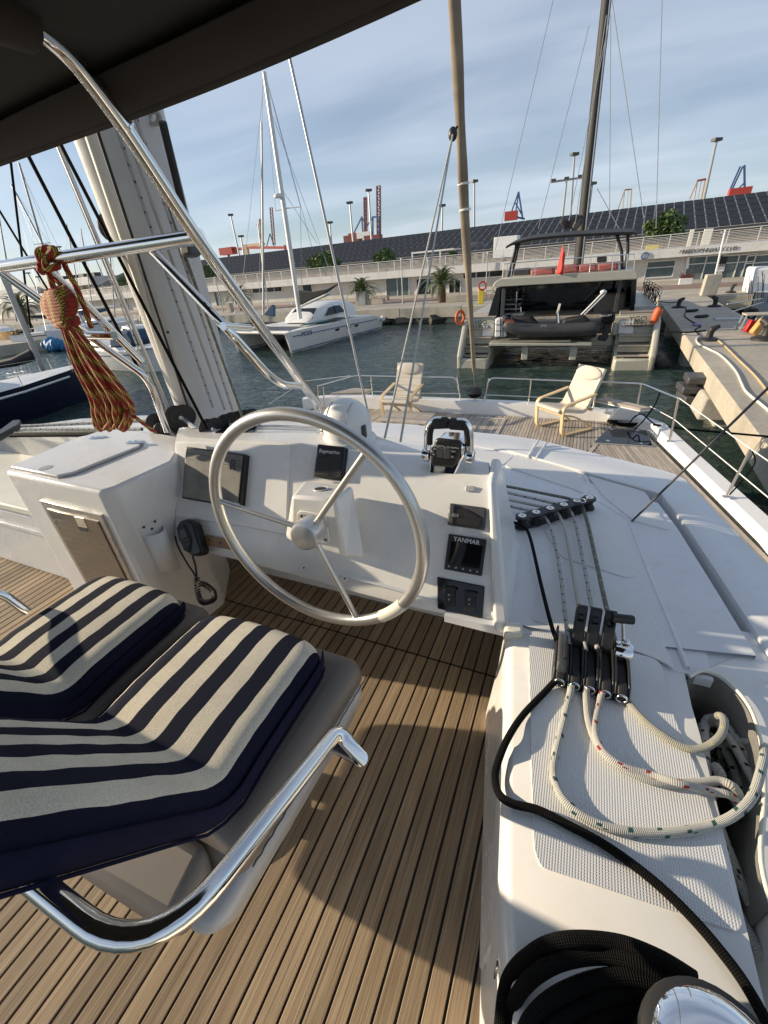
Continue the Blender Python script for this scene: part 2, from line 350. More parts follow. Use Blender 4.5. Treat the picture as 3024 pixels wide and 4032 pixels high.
def label3d(txt, size, mat, parent, p0, xd, yd, off=.001, name='lettering', shear=0, cap=False):
    c = bpy.data.curves.new(name, 'FONT'); c.body = txt; c.size = size; c.extrude = .0004 * max(size, .02) / .02; c.shear = shear; c.align_x = 'CENTER'; c.align_y = 'CENTER'; c.resolution_u = 2
    t = bpy.data.objects.new(name, c); COL.objects.link(t); c.materials.append(mat)
    bpy.context.view_layer.update(); me = bpy.data.meshes.new_from_object(t); bpy.data.objects.remove(t); bpy.data.curves.remove(c)
    me.name = name; o = bpy.data.objects.new(name, me); COL.objects.link(o)
    root = parent
    while root is not None and root.parent is not None: root = root.parent
    org = V(root['org']) if root is not None else V((0, 0, 0))
    x = V(xd).normalized(); z = x.cross(V(yd)).normalized(); y = z.cross(x)
    mt = Matrix((x, y, z)).transposed().to_4x4(); mt.translation = V(p0) + z * off - org
    o.parent = parent; o.matrix_local = mt
    return o
# ================================================================== harbour: water, quay, pier, buildings, trees
WZ, QZ = -4.3, -3.02
from mathutils import noise as mnoise
xsw = [-700, -300, -120, -70] + [-52 + .17 * i for i in range(356)] + [12, 40, 120, 700]; ysw = [-300, -60, -10, 2] + [4 + .13 * i for i in range(255)] + [40, 80, 300]
def wv(x, y):
    if not (-52 < x < 9 and 4 < y < 37): return 0
    return .050 * mnoise.noise(V((x * .55 + .25 * y, y * .95, 1.0))) + .034 * mnoise.noise(V((x * 1.25 - .2 * y, y * 2.1, 5.0))) + .016 * mnoise.noise(V((x * 2.9, y * 4.4, 9.0)))
MB().grid([[V((x, y, WZ + wv(x, y))) for x in xsw] for y in ysw]).build('water', M['water'], smooth=80, kind='structure')
q = MB().prism([hb(-700, 36.9, QZ), hb(700, 36.9, QZ), hb(2500, 3000, QZ), hb(-2500, 3000, QZ)], (0, 0, -2.5)).build('quay', M['conc'], kind='structure')
for i in range(26):    # quay wall slabs with open joints
    u = -118 + i * 5.6
    MB().box(hb(u + 2.8, 36.72, QZ - .42), (5.54, .42, .80), -HA).build('wall_slab', M['concw'], q, bevel=.02, seg=1)
m = MB()
for i in range(150):
    u = -110 + random.random() * 140; s = .35 + random.random() * .5
    m.box(hb(u, 36.5 + random.random() * .25, WZ + .05 + random.random() * .3), (s * 1.6, s * .7, s * .7), random.random(), random.random())
m.build('rubble_footing', M['concd'], q, kind='stuff')
MB().box(hb(-30, 45.5, QZ + .004), (170, 5.0, .008), -HA).build('paving_strip', M['paving'], q)
# ---- long marina building
bl = thing('marina_building', 'long low white marina building with terrace above its ground floor', 'building', hb(-40, 56, QZ))
MB().box(hb(-40, 58, -2.2), (170, 7, 2.6), -HA).build('wall', M['brickw'], bl)
MB().box(hb(-40, 57.2, -.64), (172, 7.9, .78), -HA).build('fascia', M['plaster'], bl, bevel=.03, seg=1)
def opening(x0, y0, x1, y1, name='window', mull=0, glass='glass', transom=0):
    u0, z1 = uz(x0, y0, 54.4); u1, z0 = uz(x1, y1, 54.4); z0 = max(z0, QZ - .28); z1 = min(z1, -1.06); wd = .09
    f = MB()
    for a, b, c, d in ((u0 - wd, u0, z0, z1), (u1, u1 + wd, z0, z1), (u0 - wd, u1 + wd, z1, z1 + wd), (u0 - wd, u1 + wd, z0 - wd, z0)):
        f.box(hb((a + b) / 2, 54.44, (c + d) / 2), (b - a, .16, d - c), -HA)
    for k in range(1, mull + 1):
        u = u0 + (u1 - u0) * k / (mull + 1); f.box(hb(u, 54.44, (z0 + z1) / 2), (.09, .14, z1 - z0), -HA)
    if transom: f.box(hb((u0 + u1) / 2, 54.44, z1 - transom), (u1 - u0, .14, .07), -HA)
    o = f.build(name, M['wframe'], bl)
    MB().box(hb((u0 + u1) / 2, 54.47, (z0 + z1) / 2), (u1 - u0 - .01, .04, z1 - z0 - .01), -HA).build('pane', M[glass], o)
    return o
for a in ((841, 1150, 881, 1216, 'door', 1, 'glass'), (919, 1160, 938, 1214, 'door', 0, 'glass'), (1519, 1094, 1611, 1186, 'door', 1, 'glass'), (1640, 1100, 1697, 1178, 'door', 0, 'glassd'), (1769, 1106, 1811, 1172, 'door', 1, 'glassd'),
          (1825, 1070, 1979, 1086, 'window', 2, 'glassd'), (2552, 1033, 2645, 1087, 'window', 0, 'glass', .5), (2714, 1015, 2822, 1125, 'door', 1, 'glass', .55), (2851, 1010, 2938, 1120, 'door', 1, 'glass', .55), (2946, 1010, 3060, 1108, 'window', 0, 'glass', .55),
          (993, 1134, 1110, 1146, 'window', 3, 'glassd'), (1190, 1118, 1230, 1150, 'door', 0, 'glassd'), (480, 1170, 520, 1235, 'door', 0, 'glass'), (1395, 1110, 1440, 1150, 'window', 1, 'glassd'), (330, 1190, 360, 1240, 'door', 0, 'glassd')):
    opening(*a)
u, z = uz(2702, 984, 53.2)
label3d('FREEDOM', .43, M['lbld'], bl, pv(2722, 989, 53.2), E1, (0, 0, 1), .01, shear=.25); label3d('BOAT', .43, M['lbld'], bl, pv(2807, 984, 53.2), E1, (0, 0, 1), .01, shear=.25); label3d('CLUB', .43, M['lbld'], bl, pv(2872, 979, 53.2), E1, (0, 0, 1), .01, shear=.25)
m = MB(); p = pv(2539, 1008, 53.18); m.tube([p + E1 * .28 * math.cos(t * .3) + V((0, 0, .28 * math.sin(t * .3))) for t in range(21)], .05, 6, True); m.build('round_emblem', M['bluep'], bl)
if True: MB().box(pv(2842, 1030, 54.35), (.75, .06, .8), -HA).build('notice_board', M['blackm'], bl); MB().box(pv(2838, 1054, 54.35), (.6, .06, .6), -HA).build('notice_sheet', M['white'], bl); MB().box(pv(2708, 1035, 54.3), (.22, .12, 1.0), -HA, 0, -.12).build('wall_lamp', M['white'], bl)
# ---- terrace railing
ra = thing('terrace_railing', 'white metal railing of thin bars along the terrace edge', 'railing', hb(-40, 53.5, -.25))
p0 = None
for i in range(66):
    u = -118 + i * 2.2
    o = MB().box(hb(u, 53.45, .28), (.07, .09, 1.06), -HA) if p0 is None else None
    if p0 is None: p0 = o.build('post', M['wframe'], ra)
    else:
        c = p0.copy(); COL.objects.link(c); c.location = E1 * (i * 2.2)
for k in range(9): MB().tube([hb(-118, 53.42, -.18 + k * .12 + (.05 if k == 8 else 0)), hb(27, 53.42, -.18 + k * .12 + (.05 if k == 8 else 0))], .022 if k < 8 else .035, 5).build('bar', M['wframe'], ra)
# ---- warehouse with solar roof behind
wh = thing('warehouse', 'long brown warehouse with a roof covered in solar panels', 'warehouse', hb(-40, 74, QZ))
EV, EZ, RV, RZ = 68.0, 1.36, 80.0, 4.9; UL, PW = -112.0, 1.08
MB().prism([hb(UL + .4, EV + .6, QZ), hb(60, EV + .6, QZ), hb(60, EV + .6, EZ - .2), hb(UL + .4, EV + .6, EZ - .2)], E2 * 23).build('wall', M['brownw'], wh)
sl = V((0, RV - EV, RZ - EZ)); nrm = (hb(0, -(RZ - EZ), RV - EV)).normalized()
MB().prism([hb(UL, EV, EZ), hb(60, EV, EZ), hb(60, RV, RZ), hb(UL, RV, RZ)], -nrm * .25).build('roof', M['rframe'], wh)
MB().prism([hb(UL, EV - .1, EZ - .28), hb(60, EV - .1, EZ - .28), hb(60, EV - .1, EZ - .02), hb(UL, EV - .1, EZ - .02)], E2 * .12).build('gutter', M['dgrey'], wh)
MB().prism([hb(UL, RV, RZ - .3), hb(60, RV, RZ - .3), hb(60, RV + 12, EZ), hb(UL, RV + 12, EZ)], -nrm * .1).build('back_roof', M['dgrey'], wh)
NR = 5; far = MB(); proto = None; g = .07
def panel_pts(i, r):
    u0 = 58 - i * PW; t0, t1 = r / NR + .008, (r + 1) / NR - .008
    return [hb(u, EV + (RV - EV) * t, EZ + (RZ - EZ) * t) + nrm * .05 for u, t in ((u0 - PW + g, t0), (u0 - g, t0), (u0 - g, t1), (u0 - PW + g, t1))]
base = panel_pts(0, 0)
for i in range(157):
    for r in range(NR):
        u0 = 58 - i * PW
        if u0 > 16.5: continue
        if u0 > 16.5 - 60 * PW:
            if proto is None: proto = MB().prism(panel_pts(i, r), -nrm * .04); ref = panel_pts(i, r)[0]; proto = proto.build('solar_panel', M['solar'], wh)
            else: c = proto.copy(); COL.objects.link(c); c.location = panel_pts(i, r)[0] - ref
        else: far.prism(panel_pts(i, r), -nrm * .04)
far.build('solar_panels', M['solar'], wh, kind='stuff')
# ---- things on the terrace
pg = thing('pergola', 'white pergola with slim posts on the terrace', 'pergola', pv(1700, 1030, 58))
a = pv(1622, 992, 58); b = pv(1790, 984, 58); MB().box((a + b) / 2 + V((0, 1.5, 0)), ((b - a).length, 3, .14), -HA).build('roof_slab', M['white'], pg)
for k in range(4): p = a.lerp(b, k / 3); MB().box((p.x, p.y + .1, -.1), (.14, .14, 2 * abs(p.z + .1) - .1 if p.z > 0 else 1), -HA).build('post', M['white'], pg)
a, za = uz(1945, 935, 57); b, zb = uz(2032, 1010, 57); MB().box(hb((a + b) / 2, 57.8, (za + zb) / 2), (b - a, 1.6, za - zb), -HA).build('equipment_cabin', M['white'], bevel=.05, label='plain white box cabin standing on the terrace left of the hardtop', cat='cabin')
MB().lathe([(1.5, 0), (.9, .3), (.05, .55)], pv(1870, 972, 58), n=10).build('parasol', M['dgrey'], label='dark open parasol beside the pergola on the terrace', cat='parasol')
MB().box(pv(2568, 976, 56), (1.1, .5, .5), -HA).build('yellow_crate', M['yellow'], bevel=.03, label='yellow box behind the terrace railing', cat='crate')
for k, (x, y) in enumerate(((2718, 940), (2782, 938))): MB().box(pv(x, y, 56), (.7 if k else .35, .3, 1.5), -HA).build('terrace_screen', M['cream'], bevel=.02, label=('narrow cream post by the railing left of the club sign' if k == 0 else 'wide cream screen behind the railing above the club sign'), cat='screen')
def seat(x, y, col, lab):
    t = thing('terrace_chair', lab, 'chair', pv(x, y, 56), 'chairs on the terrace'); p = V(t['org'])
    MB().box(p, (.5, .5, .06)).build('seat', M[col], t); MB().box(p + V((0, .24, .3)), (.5, .05, .55)).build('backrest', M[col], t)
    for sx in (-.2, .2):
        for sy in (-.2, .2): MB().box(p + V((sx, sy, -.22)), (.04, .04, .42)).build('leg', M[col], t)
for k in range(9): seat(1640 + k * 33, 1046 - k * 3.4, 'brownw', ('leftmost', 'second', 'third', 'fourth', 'fifth', 'sixth', 'seventh', 'eighth', 'rightmost')[k] + ' brown chair from the left in the terrace row under the pergola')
# ---- bushes
def bush(x, y, rx, rz, v, lab):
    c = pv(x, y, v); s = pv(x + rx, y, v) - pv(x, y, v); rr = s.length; rzz = abs(pv(x, y - rz, v).z - c.z)
    t = thing('bush', lab, 'bush', (c.x, c.y, -.4), 'clipped bushes on the terrace')
    MB().tube([V((c.x, c.y, -.4)), V((c.x, c.y, c.z - rzz * .3))], .12, 6).build('trunk', M['bark'], t)
    m = MB(); n = int(1500 * min(1.6, max(.5, rr / 1.6)))
    for i in range(n):
        d = V((random.gauss(0, 1), random.gauss(0, 1), random.gauss(0, 1))).normalized(); lob = 1 + .13 * math.sin(5 * d.x + 2 * d.z) + .10 * math.sin(7 * d.z + 3 * d.y)
        p = c + V((d.x * rr, d.y * rr, d.z * rzz)) * lob * (random.random() ** .28) * .98
        a = V((random.gauss(0, 1), random.gauss(0, 1), random.gauss(0, 1))).normalized(); b = a.orthogonal().normalized(); s = .10 + random.random() * .11
        m.add([p - a * s - b * s * .5, p + a * s - b * s * .5, p + a * s + b * s * .5, p - a * s + b * s * .5], [(0, 1, 2, 3)])
    m.build('crown', M['leaf'], t)
for a in ((838, 1077, 42, 34, 58, 'low bush above the terrace railing, near the steel strut'), (1277, 1033, 56, 40, 58, 'rounded bush between the white mast and the wire stay'), (1519, 1012, 40, 30, 58, 'small rounded bush left of the pergola'), (2629, 888, 84, 58, 57.5, 'largest rounded bush, right of the black mast above the sign'), (509, 1110, 30, 24, 58, 'small bush seen just left of the big white mast'), (1785, 1003, 16, 12, 58, 'tiny potted bush under the pergola')): bush(*a)
# ---- palms: one frond mesh shared by all
def frond_mesh():
    m = MB(); N = 12; sp = [V((2.0 * (1 - (1 - i / N) ** 1.25), 0, .75 * math.sin(i / N * 2.0) - .95 * (i / N) ** 2.4)) for i in range(N + 1)]
    m.tube(sp, [.035 * (1 - .8 * i / N) for i in range(N + 1)], 4)
    for i in range(2, 2 * N):
        t = i / (2 * N); k = int(t * N); p = sp[k].lerp(sp[min(k + 1, N)], t * N - k); dr = (sp[min(k + 1, N)] - sp[k]).normalized(); ln = .52 * math.sin(math.pi * (.12 + .86 * t)) ** .7
        for s in (-1, 1):
            e = p + dr * ln * .55 + V((0, s * ln * .72, -.16 * ln)); wv = dr * .045
            m.add([p - wv, p + wv, e], [(0, 1, 2)])
    return m
FR = None
def palm(base, top, lab, scale=1.0, n=30, barrel=False):
    global FR
    t = thing('palm_tree', lab, 'palm', base, 'palms along the quay'); h = top.z - base.z; base = V(base)
    prof = [((.36 if barrel else .26) * scale * (1 + .14 * (i % 2)) * (1 - .25 * i / 14), h * i / 14) for i in range(15)]
    MB().lathe(prof, base, n=10).build('trunk', M['bark'], t)
    for k in range(n):
        if FR is None:
            me = frond_mesh(); o = bpy.data.objects.new('frond', bpy.data.meshes.new('frond')); o.data.from_pydata([tuple(p) for p in me.v], [], me.f); o.data.materials.append(M['palm']); FR = o
        else: o = FR.copy()
        COL.objects.link(o); o.parent = t; o.location = V((0, 0, h * .96)); tier = (k + .5) / n; o.rotation_euler = (random.uniform(-.15, .15), R(28) - tier * R(92), k * 2.39996); s = scale * random.uniform(.82, 1.08) * (1.0 - .15 * tier); o.scale = (s, s, s)
b = pz(1741, 1190, QZ); palm(b, py(1740, 1118, b.y), 'squat palm with a thick trunk standing on the paved quay', 1.02, 34, True)
b = pz(1430, 1200, QZ); palm(V((b.x, b.y, QZ + 1.15)), py(1428, 1150, b.y), 'palm growing from a square grey planter on the quay', .98, 32)
pl = thing('palm_planter', 'tall square grey planter under a palm on the quay', 'planter', b); MB().prism([V((b.x + x, b.y + y, QZ)) for x, y in ((-.55, -.55), (.55, -.55), (.55, .55), (-.55, .55))], (0, 0, 1.25)).build('pot', M['galv'], pl, bevel=.03); MB().box((b.x, b.y, QZ + 1.262), (.98, .98, .02)).build('soil', M['bark'], pl)
b = pz(955, 1222, QZ); palm(b, py(948, 1165, b.y), 'dark palm seen behind the crossing steel tubes', 1.0, 26, True)
b = pz(2140, 1130, QZ); palm(b, py(2135, 1062, b.y), 'palm whose crown shows behind the flybridge railing', 1.15, 30)
b = pz(118, 1292, QZ); palm(b, py(105, 1212, b.y), 'palm at the far left near the moored boats', 1.45, 26)
# ---- poles and street furniture on the quay
def pole(bx, by, tx, ty, lab, r=.07, cap=True):
    b = pz(bx, by, QZ); z = py(tx, ty, b.y).z; t = thing('flag_pole', lab, 'pole', b, 'slim poles on the quay'); MB().tube([b, V((b.x, b.y, z))], [r, r * .75], 8).build('shaft', M['galv'], t, 30); MB().lathe([(.16, 0), (.16, .03), (r, .05)], b, n=8).build('foot', M['galv'], t); MB().ell((b.x, b.y, z), (r * 1.3, r * 1.3, r * 1.3), 8, 6).build('finial', M['white'], t, 60)
pole(879, 1229, 846, 1093, 'slim grey pole on the quay near the steel strut'); pole(1587, 1196, 1579, 1020, 'slim grey pole between the two jib sheets'); pole(1913, 1148, 1919, 996, 'slim grey pole just right of the rolled sail'); pole(1312, 1150, 1299, 1050, 'slim grey pole behind the black sail cover')
def block(x, y, sx, sy, sz, lab, mt='conc'): b = pz(x, y, QZ); MB().box((b.x, b.y, QZ + sz / 2), (sx, sy, sz), -HA).build('concrete_bench', M[mt], bevel=.03, label=lab, cat='bench', group='concrete benches on the quay')
block(1803, 1188, 2.1, .6, .5, 'concrete bench right of the thick-trunked palm'); block(1478, 1198, 2.1, .6, .5, 'concrete bench beside the grey palm planter'); block(910, 1230, .6, .6, 1.0, 'short concrete block near the left palm'); block(1505, 1183, 1.6, .6, .5, 'concrete bench behind the planter by the glazed door')
b = pz(2785, 1163, QZ + .02); pc = thing('pole_block', 'big stained concrete block carrying a leaning white pole', 'concrete block', b); MB().hexa([b + V(q) for q in ((-.40, -.4, 0), (.40, -.4, 0), (.40, .4, 0), (-.40, .4, 0), (-.36, -.38, 1.2), (.46, -.38, 1.2), (.46, .38, 1.2), (-.36, .38, 1.2))]).build('block', M['concw'], pc, bevel=.03); tp = py(2857, 905, b.y + .1); MB().tube([b + V((.12, 0, 1.18)), tp], .06, 8).build('pole', M['white'], pc, 30); MB().box(tp + V((-.1, 0, -.1)), (.2, .1, .06)).build('pole_arm', M['white'], pc)
b = pz(2695, 1124, QZ - .1); fb = thing('flower_box', 'white flower box with dry red plants beside the glass door', 'planter', b); MB().box(b + V((0, 0, .28)), (.95, .4, .55)).build('box', M['white'], fb, bevel=.02)
m = MB()
for i in range(80):
    p = b + V((random.uniform(-.45, .45), random.uniform(-.15, .15), .56)); e = p + V((random.uniform(-.25, .25), random.uniform(-.2, .2), random.uniform(.2, .6))); m.add([p, p + V((.05, 0, 0)), e], [(0, 1, 2)])
m.build('plants', M['rust'], fb)
b = pz(1893, 1196, QZ); lr = thing('lifebuoy_stand', 'yellow lifebuoy post on the quay edge', 'lifebuoy stand', b); MB().box(b + V((0, 0, .55)), (.45, .12, 1.1)).build('board', M['yellow'], lr, bevel=.03); MB().tube([b + V((.1 + .28 * math.cos(t * .42), -.1, 1.3 + .3 * math.sin(t * .42))) for t in range(15)], .06, 6, True).build('ring', M['redc'], lr, 60)
# bicycle near it
b = pz(1925, 1185, QZ); bc = thing('bicycle', 'dark bicycle parked by the yellow lifebuoy post', 'bicycle', b)
for s in (-.5, .5): MB().tube([b + V((s + .33 * math.cos(t * .35), 0, .34 + .33 * math.sin(t * .35))) for t in range(18)], .022, 5, True).build('wheel', M['blackm'], bc)
MB().tube([b + V((-.5, 0, .34)), b + V((-.18, 0, .8)), b + V((.32, 0, .82)), b + V((.5, 0, .34)), b + V((.3, 0, .95)), b + V((.2, 0, 1.0))], .02, 5).build('frame', M['dgrey'], bc)
# ---- lamp masts beyond the warehouse
def lamp(tx, ty, bx, by, v, lab, arms=1):
    tp = pv(tx, ty, v); bt = pv(bx, by, v); d = (bt - tp); bt = tp + d * ((QZ - tp.z) / d.z); t = thing('lamp_mast', lab, 'lamp post', bt, 'tall lamp masts behind the warehouse'); r = .0022 * v; MB().tube([bt, tp], [r * 1.3, r * .8], 8).build('shaft', M['galv'], t, 30)
    if arms == 1: MB().box(tp, (r * 6, r * 4, r * 1.8), random.random()).build('lamp_head', M['dgrey'], t)
    elif arms == 2:
        MB().tube([tp + V((-r * 12, 0, 0)), tp + V((r * 12, 0, 0))], r * .8, 6).build('crossarm', M['galv'], t)
        for s in (-1, 0, 1): MB().box(tp + V((s * r * 10, -r, r)), (r * 3.5, r * 2, r * 1.6)).build('lamp_head', M['dgrey'], t)
for a in ((2822, 550, 2771, 784, 105, 'tallest lamp mast with a round lamp head at right', 1), (1867, 713, 1867, 893, 130, 'lamp mast right of the beige rolled sail', 1), (1377, 798, 1390, 945, 130, 'lamp mast left of the red twin crane', 1), (1451, 749, 1463, 940, 130, 'lamp mast between the two red crane towers', 1), (1298, 876, 1305, 955, 140, 'short lamp mast left of the wire stay', 1), (908, 846, 942, 1003, 130, 'lamp mast just right of the main strut', 1), (949, 930, 960, 1003, 150, 'small lamp mast above the orange gantry', 1), (2231, 708, 2215, 850, 120, 'double-armed floodlight mast left of the black mast', 2), (2262, 607, 2246, 840, 125, 'thin tall lamp mast beside the black mast', 1), (2332, 722, 2317, 835, 125, 'lamp mast right of the black mast', 1), (1742, 809, 1740, 905, 150, 'faint lamp mast between sheets and sail', 1), (110, 1075, 135, 1120, 120, 'lamp mast seen under the steel rail, leftmost', 1), (148, 1090, 165, 1125, 120, 'lamp mast seen under the steel rail near the knot', 1), (375, 1015, 400, 1075, 140, 'floodlight mast behind the black shroud', 2), (232, 972, 250, 1040, 130, 'lamp mast just above the steel rail', 1)): lamp(*a)
# ---- harbour cranes
def crane(segs, v, lab, r=.55, blocks=()):
    ps = [[pv(x, y, v) for x, y in s[0]] for s in segs]; t = thing('harbour_crane', lab, 'crane', (ps[0][0].x, ps[0][0].y, QZ), 'container cranes on the horizon')
    for s, P in zip(segs, ps):
        m = MB(); k = r * (s[2] if len(s) > 2 else 1); m.tube(P, k, 4)
        if len(s) > 3:      # lattice twin
            o = V((s[3], 0, 0)); m.tube([p + o for p in P], k, 4); n = 9
            for i in range(n): a = P[0].lerp(P[-1], i / n); b = P[0].lerp(P[-1], (i + 1) / n); m.tube([a, b + o], k * .5, 4); m.tube([a, a + o], k * .5, 4)
        m.build('girder', M[s[1]], t)
    for x0, y0, x1, y1, c in blocks:
        a = pv(x0, y0, v); b = pv(x1, y1, v); MB().box((a + b) / 2, (abs(b.x - a.x), abs(b.x - a.x) * .5, abs(a.z - b.z))).build('machinery_house', M[c], t)
    return t
crane([([(1434, 778), (1436, 915)], 'rust', 1.3, 2.2), ([(1424, 852), (1430, 930)], 'bluep'), ([(1424, 855), (1390, 925)], 'bluep'), ([(1424, 855), (1446, 895)], 'bluep'), ([(1484, 733), (1486, 930)], 'rust', 1.2, 3.2), ([(1468, 855), (1468, 935)], 'bluep', 1.2), ([(1493, 855), (1494, 935)], 'bluep', 1.2), ([(1468, 857), (1438, 900)], 'bluep'), ([(1465, 855), (1497, 853)], 'bluep', 1.3)], 420, 'twin red and blue container crane with both booms raised', .7, ((1374, 920, 1404, 945, 'redp'), (1360, 930, 1420, 950, 'rust'), (1410, 917, 1462, 935, 'white'), (1440, 930, 1500, 945, 'rust')))
crane([([(1063, 818), (1075, 965)], 'rust', 1.0, 3.0), ([(1063, 920), (1050, 970)], 'bluep'), ([(1063, 920), (1080, 970)], 'bluep')], 430, 'dark crane with one raised boom left of the white mast', .6)
crane([([(1021, 863), (1030, 960)], 'rust', 1.0, 2.6), ([(1010, 882), (1036, 965)], 'beigep', .8)], 450, 'short dark crane beside the grey mast of the white catamaran', .6)
crane([([(872, 990), (980, 975), (1125, 975)], 'redp', 2.0), ([(960, 968), (1040, 960)], 'beigep', 2.0), ([(905, 985), (900, 1010)], 'redp', 1.5), ([(1120, 965), (1125, 985)], 'redp', 1.5)], 380, 'low red and orange gantry crane above the roof at left', .8, ((872, 978, 925, 1000, 'redp'), (955, 965, 980, 1000, 'beigep')))
crane([([(2042, 755), (2058, 860)], 'bluep', 1.3), ([(2042, 755), (2014, 835)], 'bluep'), ([(2042, 762), (2030, 840)], 'bluep'), ([(2058, 850), (2030, 800)], 'bluep'), ([(2010, 850), (2066, 862)], 'bluep', 1.5)], 400, 'blue crane with a red house between the sail and the black mast', .6, ((1990, 835, 2036, 865, 'redp'),))
crane([([(2460, 748), (2432, 830)], 'beigep'), ([(2460, 748), (2452, 828)], 'beigep', .6), ([(2487, 745), (2482, 828)], 'beigep'), ([(2460, 748), (2488, 745)], 'rust'), ([(2475, 748), (2468, 828)], 'beigep', .4)], 420, 'beige gantry crane legs right of the black mast', .55)
crane([([(2747, 710), (2715, 785)], 'beigep'), ([(2747, 710), (2735, 785)], 'beigep', .6), ([(2778, 705), (2762, 782)], 'beigep'), ([(2745, 712), (2780, 705)], 'rust', 1.3), ([(2762, 712), (2748, 782)], 'beigep', .5)], 420, 'beige gantry crane legs left of the tallest lamp mast', .6)
crane([([(2931, 650), (2932, 750)], 'bluep', 1.2), ([(2925, 655), (2882, 748)], 'bluep'), ([(2915, 655), (2872, 752)], 'bluep'), ([(2931, 720), (2900, 750)], 'bluep')], 400, 'blue crane on a red base at the right edge', .6, ((2872, 745, 2952, 765, 'redp'),))
# ---- office building at far left, low pontoon
of = thing('office_building', 'grey flat-roofed office block behind the boats at far left', 'building', hb(-128, 80, QZ))
a, z1 = uz(150, 1112, 80); b, _ = uz(352, 1100, 80); MB().box(hb((a + b) / 2, 86, (z1 + QZ) / 2), (b - a, 12, z1 - QZ), -HA).build('wall', M['galv'], of)
for k in range(8):
    u = a + (b - a) * (k + .5) / 8; w_ = MB().box(hb(u, 79.9, z1 - 3.0), ((b - a) / 9, .3, 2.2), -HA).build('window', M['glassd'], of)
a2, z2 = uz(30, 1140, 78); MB().box(hb((a2 + a) / 2 - 5, 86, (z2 + QZ) / 2), (a - a2 + 8, 14, z2 - QZ), -HA).build('side_wing', M['plaster'], of)
for k in range(5): u = a + (b - a) * (k * .2 + .08); MB().box(hb(u, 84, z1 + .5), (2.4, 2, 1.0), -HA).build('roof_unit', M['dgrey'], of)
# ---- concrete pier to starboard
def pe(y, side): return 2.72 + .042 * y + (2.75 if side else 0)
pi_ = MB().prism([V((pe(-14, 0), -14, -3.0)), V((pe(-14, 1) + 3, -14, -3.0)), V((pe(10, 1) + 1.5, 10, -3.0)), V((pe(20, 1), 20, -3.0)), V((pe(36.3, 1), 36.3, -3.0)), V((pe(36.3, 0), 36.3, -3.0))], (0, 0, -.52)).build('pier', M['conc'], bevel=.02, kind='structure')
for k in range(6):
    y = -9 + k * 7.6; MB().box((pe(y, 0) + .9, y, -4.2), (1.3, 1.0, 1.7)).build('pillar', M['concw'], pi_, bevel=.05)
a = pz(2700, 1490, -4.0)
MB().hexa([V((pe(13.8, 0) - .18 + x, 13.8 + y, z)) for x, y, z in ((0, -.6, -4.1), (1.2, -.6, -4.1), (1.2, .6, -4.1), (0, .6, -4.1), (.1, -.45, -3.53), (1.2, -.45, -3.53), (1.2, .45, -3.53), (.1, .45, -3.53))]).build('corbel', M['concw'], pi_, bevel=.05)
for k, (dx, dz) in enumerate(((-.28, -3.35), (-.38, -3.62), (-.30, -3.88))): MB().box((pe(14.6, 0) + dx + .1, 14.7, dz), (.5, .75, .2), .1 * k).build('rubber_fender', M['dgrey'], pi_, bevel=.04)
BO = None
def bollard(p, lab, s=1.0, rz=0):
    global BO
    if BO is None:
        t = thing('bollard', lab, 'bollard', (0, 0, 0), 'iron mooring bollards'); MB().lathe([(.30, 0), (.30, .05), (.24, .08), (.13, .10)], n=18).build('base_plate', M['iron'], t, 40)
        MB().tube(crom([V((0, 0, .06)), V((.0, 0, .22)), V((.02, 0, .34)), V((.12, 0, .42)), V((.22, 0, .45))], 5), [.12 - .02 * math.sin(i * .3) if i < 12 else .105 - .006 * (i - 12) for i in range(21)], 12).build('horn', M['iron'], t, 60)
        for k in range(4): MB().lathe([(.035, 0), (.035, .03), (.01, .035)], (.24 * math.cos(k * 1.57 + .7), .24 * math.sin(k * 1.57 + .7), .05), n=6).build('bolt', M['iron'], t)
        BO = t
    else: t = copy_tree(BO)
    tag(t, lab); t.location = p; t.rotation_euler = (0, 0, rz); t.scale = (s, s, s); return t
bollard(pz(2789, 1340, -3.0), 'near pier bollard with cream hoses led round it', 1.0); bollard(pz(2669, 1212, -3.0), 'pier bollard on the left edge with black mooring line', 1.0, .1); bollard(pz(2812, 1208, -3.0), 'pier bollard on the right edge in shade', 1.05, 2.8); bollard(pz(3012, 1338, -3.0), 'bollard beside the orange canister at the frame edge', 1.35, 2.6); bollard(pz(2877, 1152, -3.0), 'bollard on the quay right of the concrete block', 1.0, .3)
def strand(name, pts, r, mt, lab, cat, k=6, n=6, group=None): return MB().tube(crom(pts, k), r, n).build(name, M[mt], smooth=60, label=lab, cat=cat, group=group)
kz = lambda x, y: pz(2600 + x / 3.913, 1100 + y / 3.913, -2.98)
strand('water_hose', [kz(*p) for p in ((600, 870), (555, 930), (600, 1000), (760, 1080), (900, 1150), (1040, 1270), (1180, 1440), (1290, 1680), (1400, 1800), (1600, 1960), (1800, 2150))], .025, 'cream', 'cream hose curving along the pier edge, nearer one', 'hose')
strand('yellow_hose', [kz(*p) for p in ((760, 880), (900, 950), (1050, 1080), (1200, 1230), (1400, 1420), (1560, 1600), (1700, 1800))], .026, 'hose', 'yellowish hose curving along the pier, farther one', 'hose')
strand('dark_line', [kz(*p) for p in ((380, 420), (400, 480), (375, 560), (440, 620), (560, 690), (620, 730), (540, 770), (600, 860))], .022, 'rope_k', 'dark thin line lying across the pier in shade', 'rope')
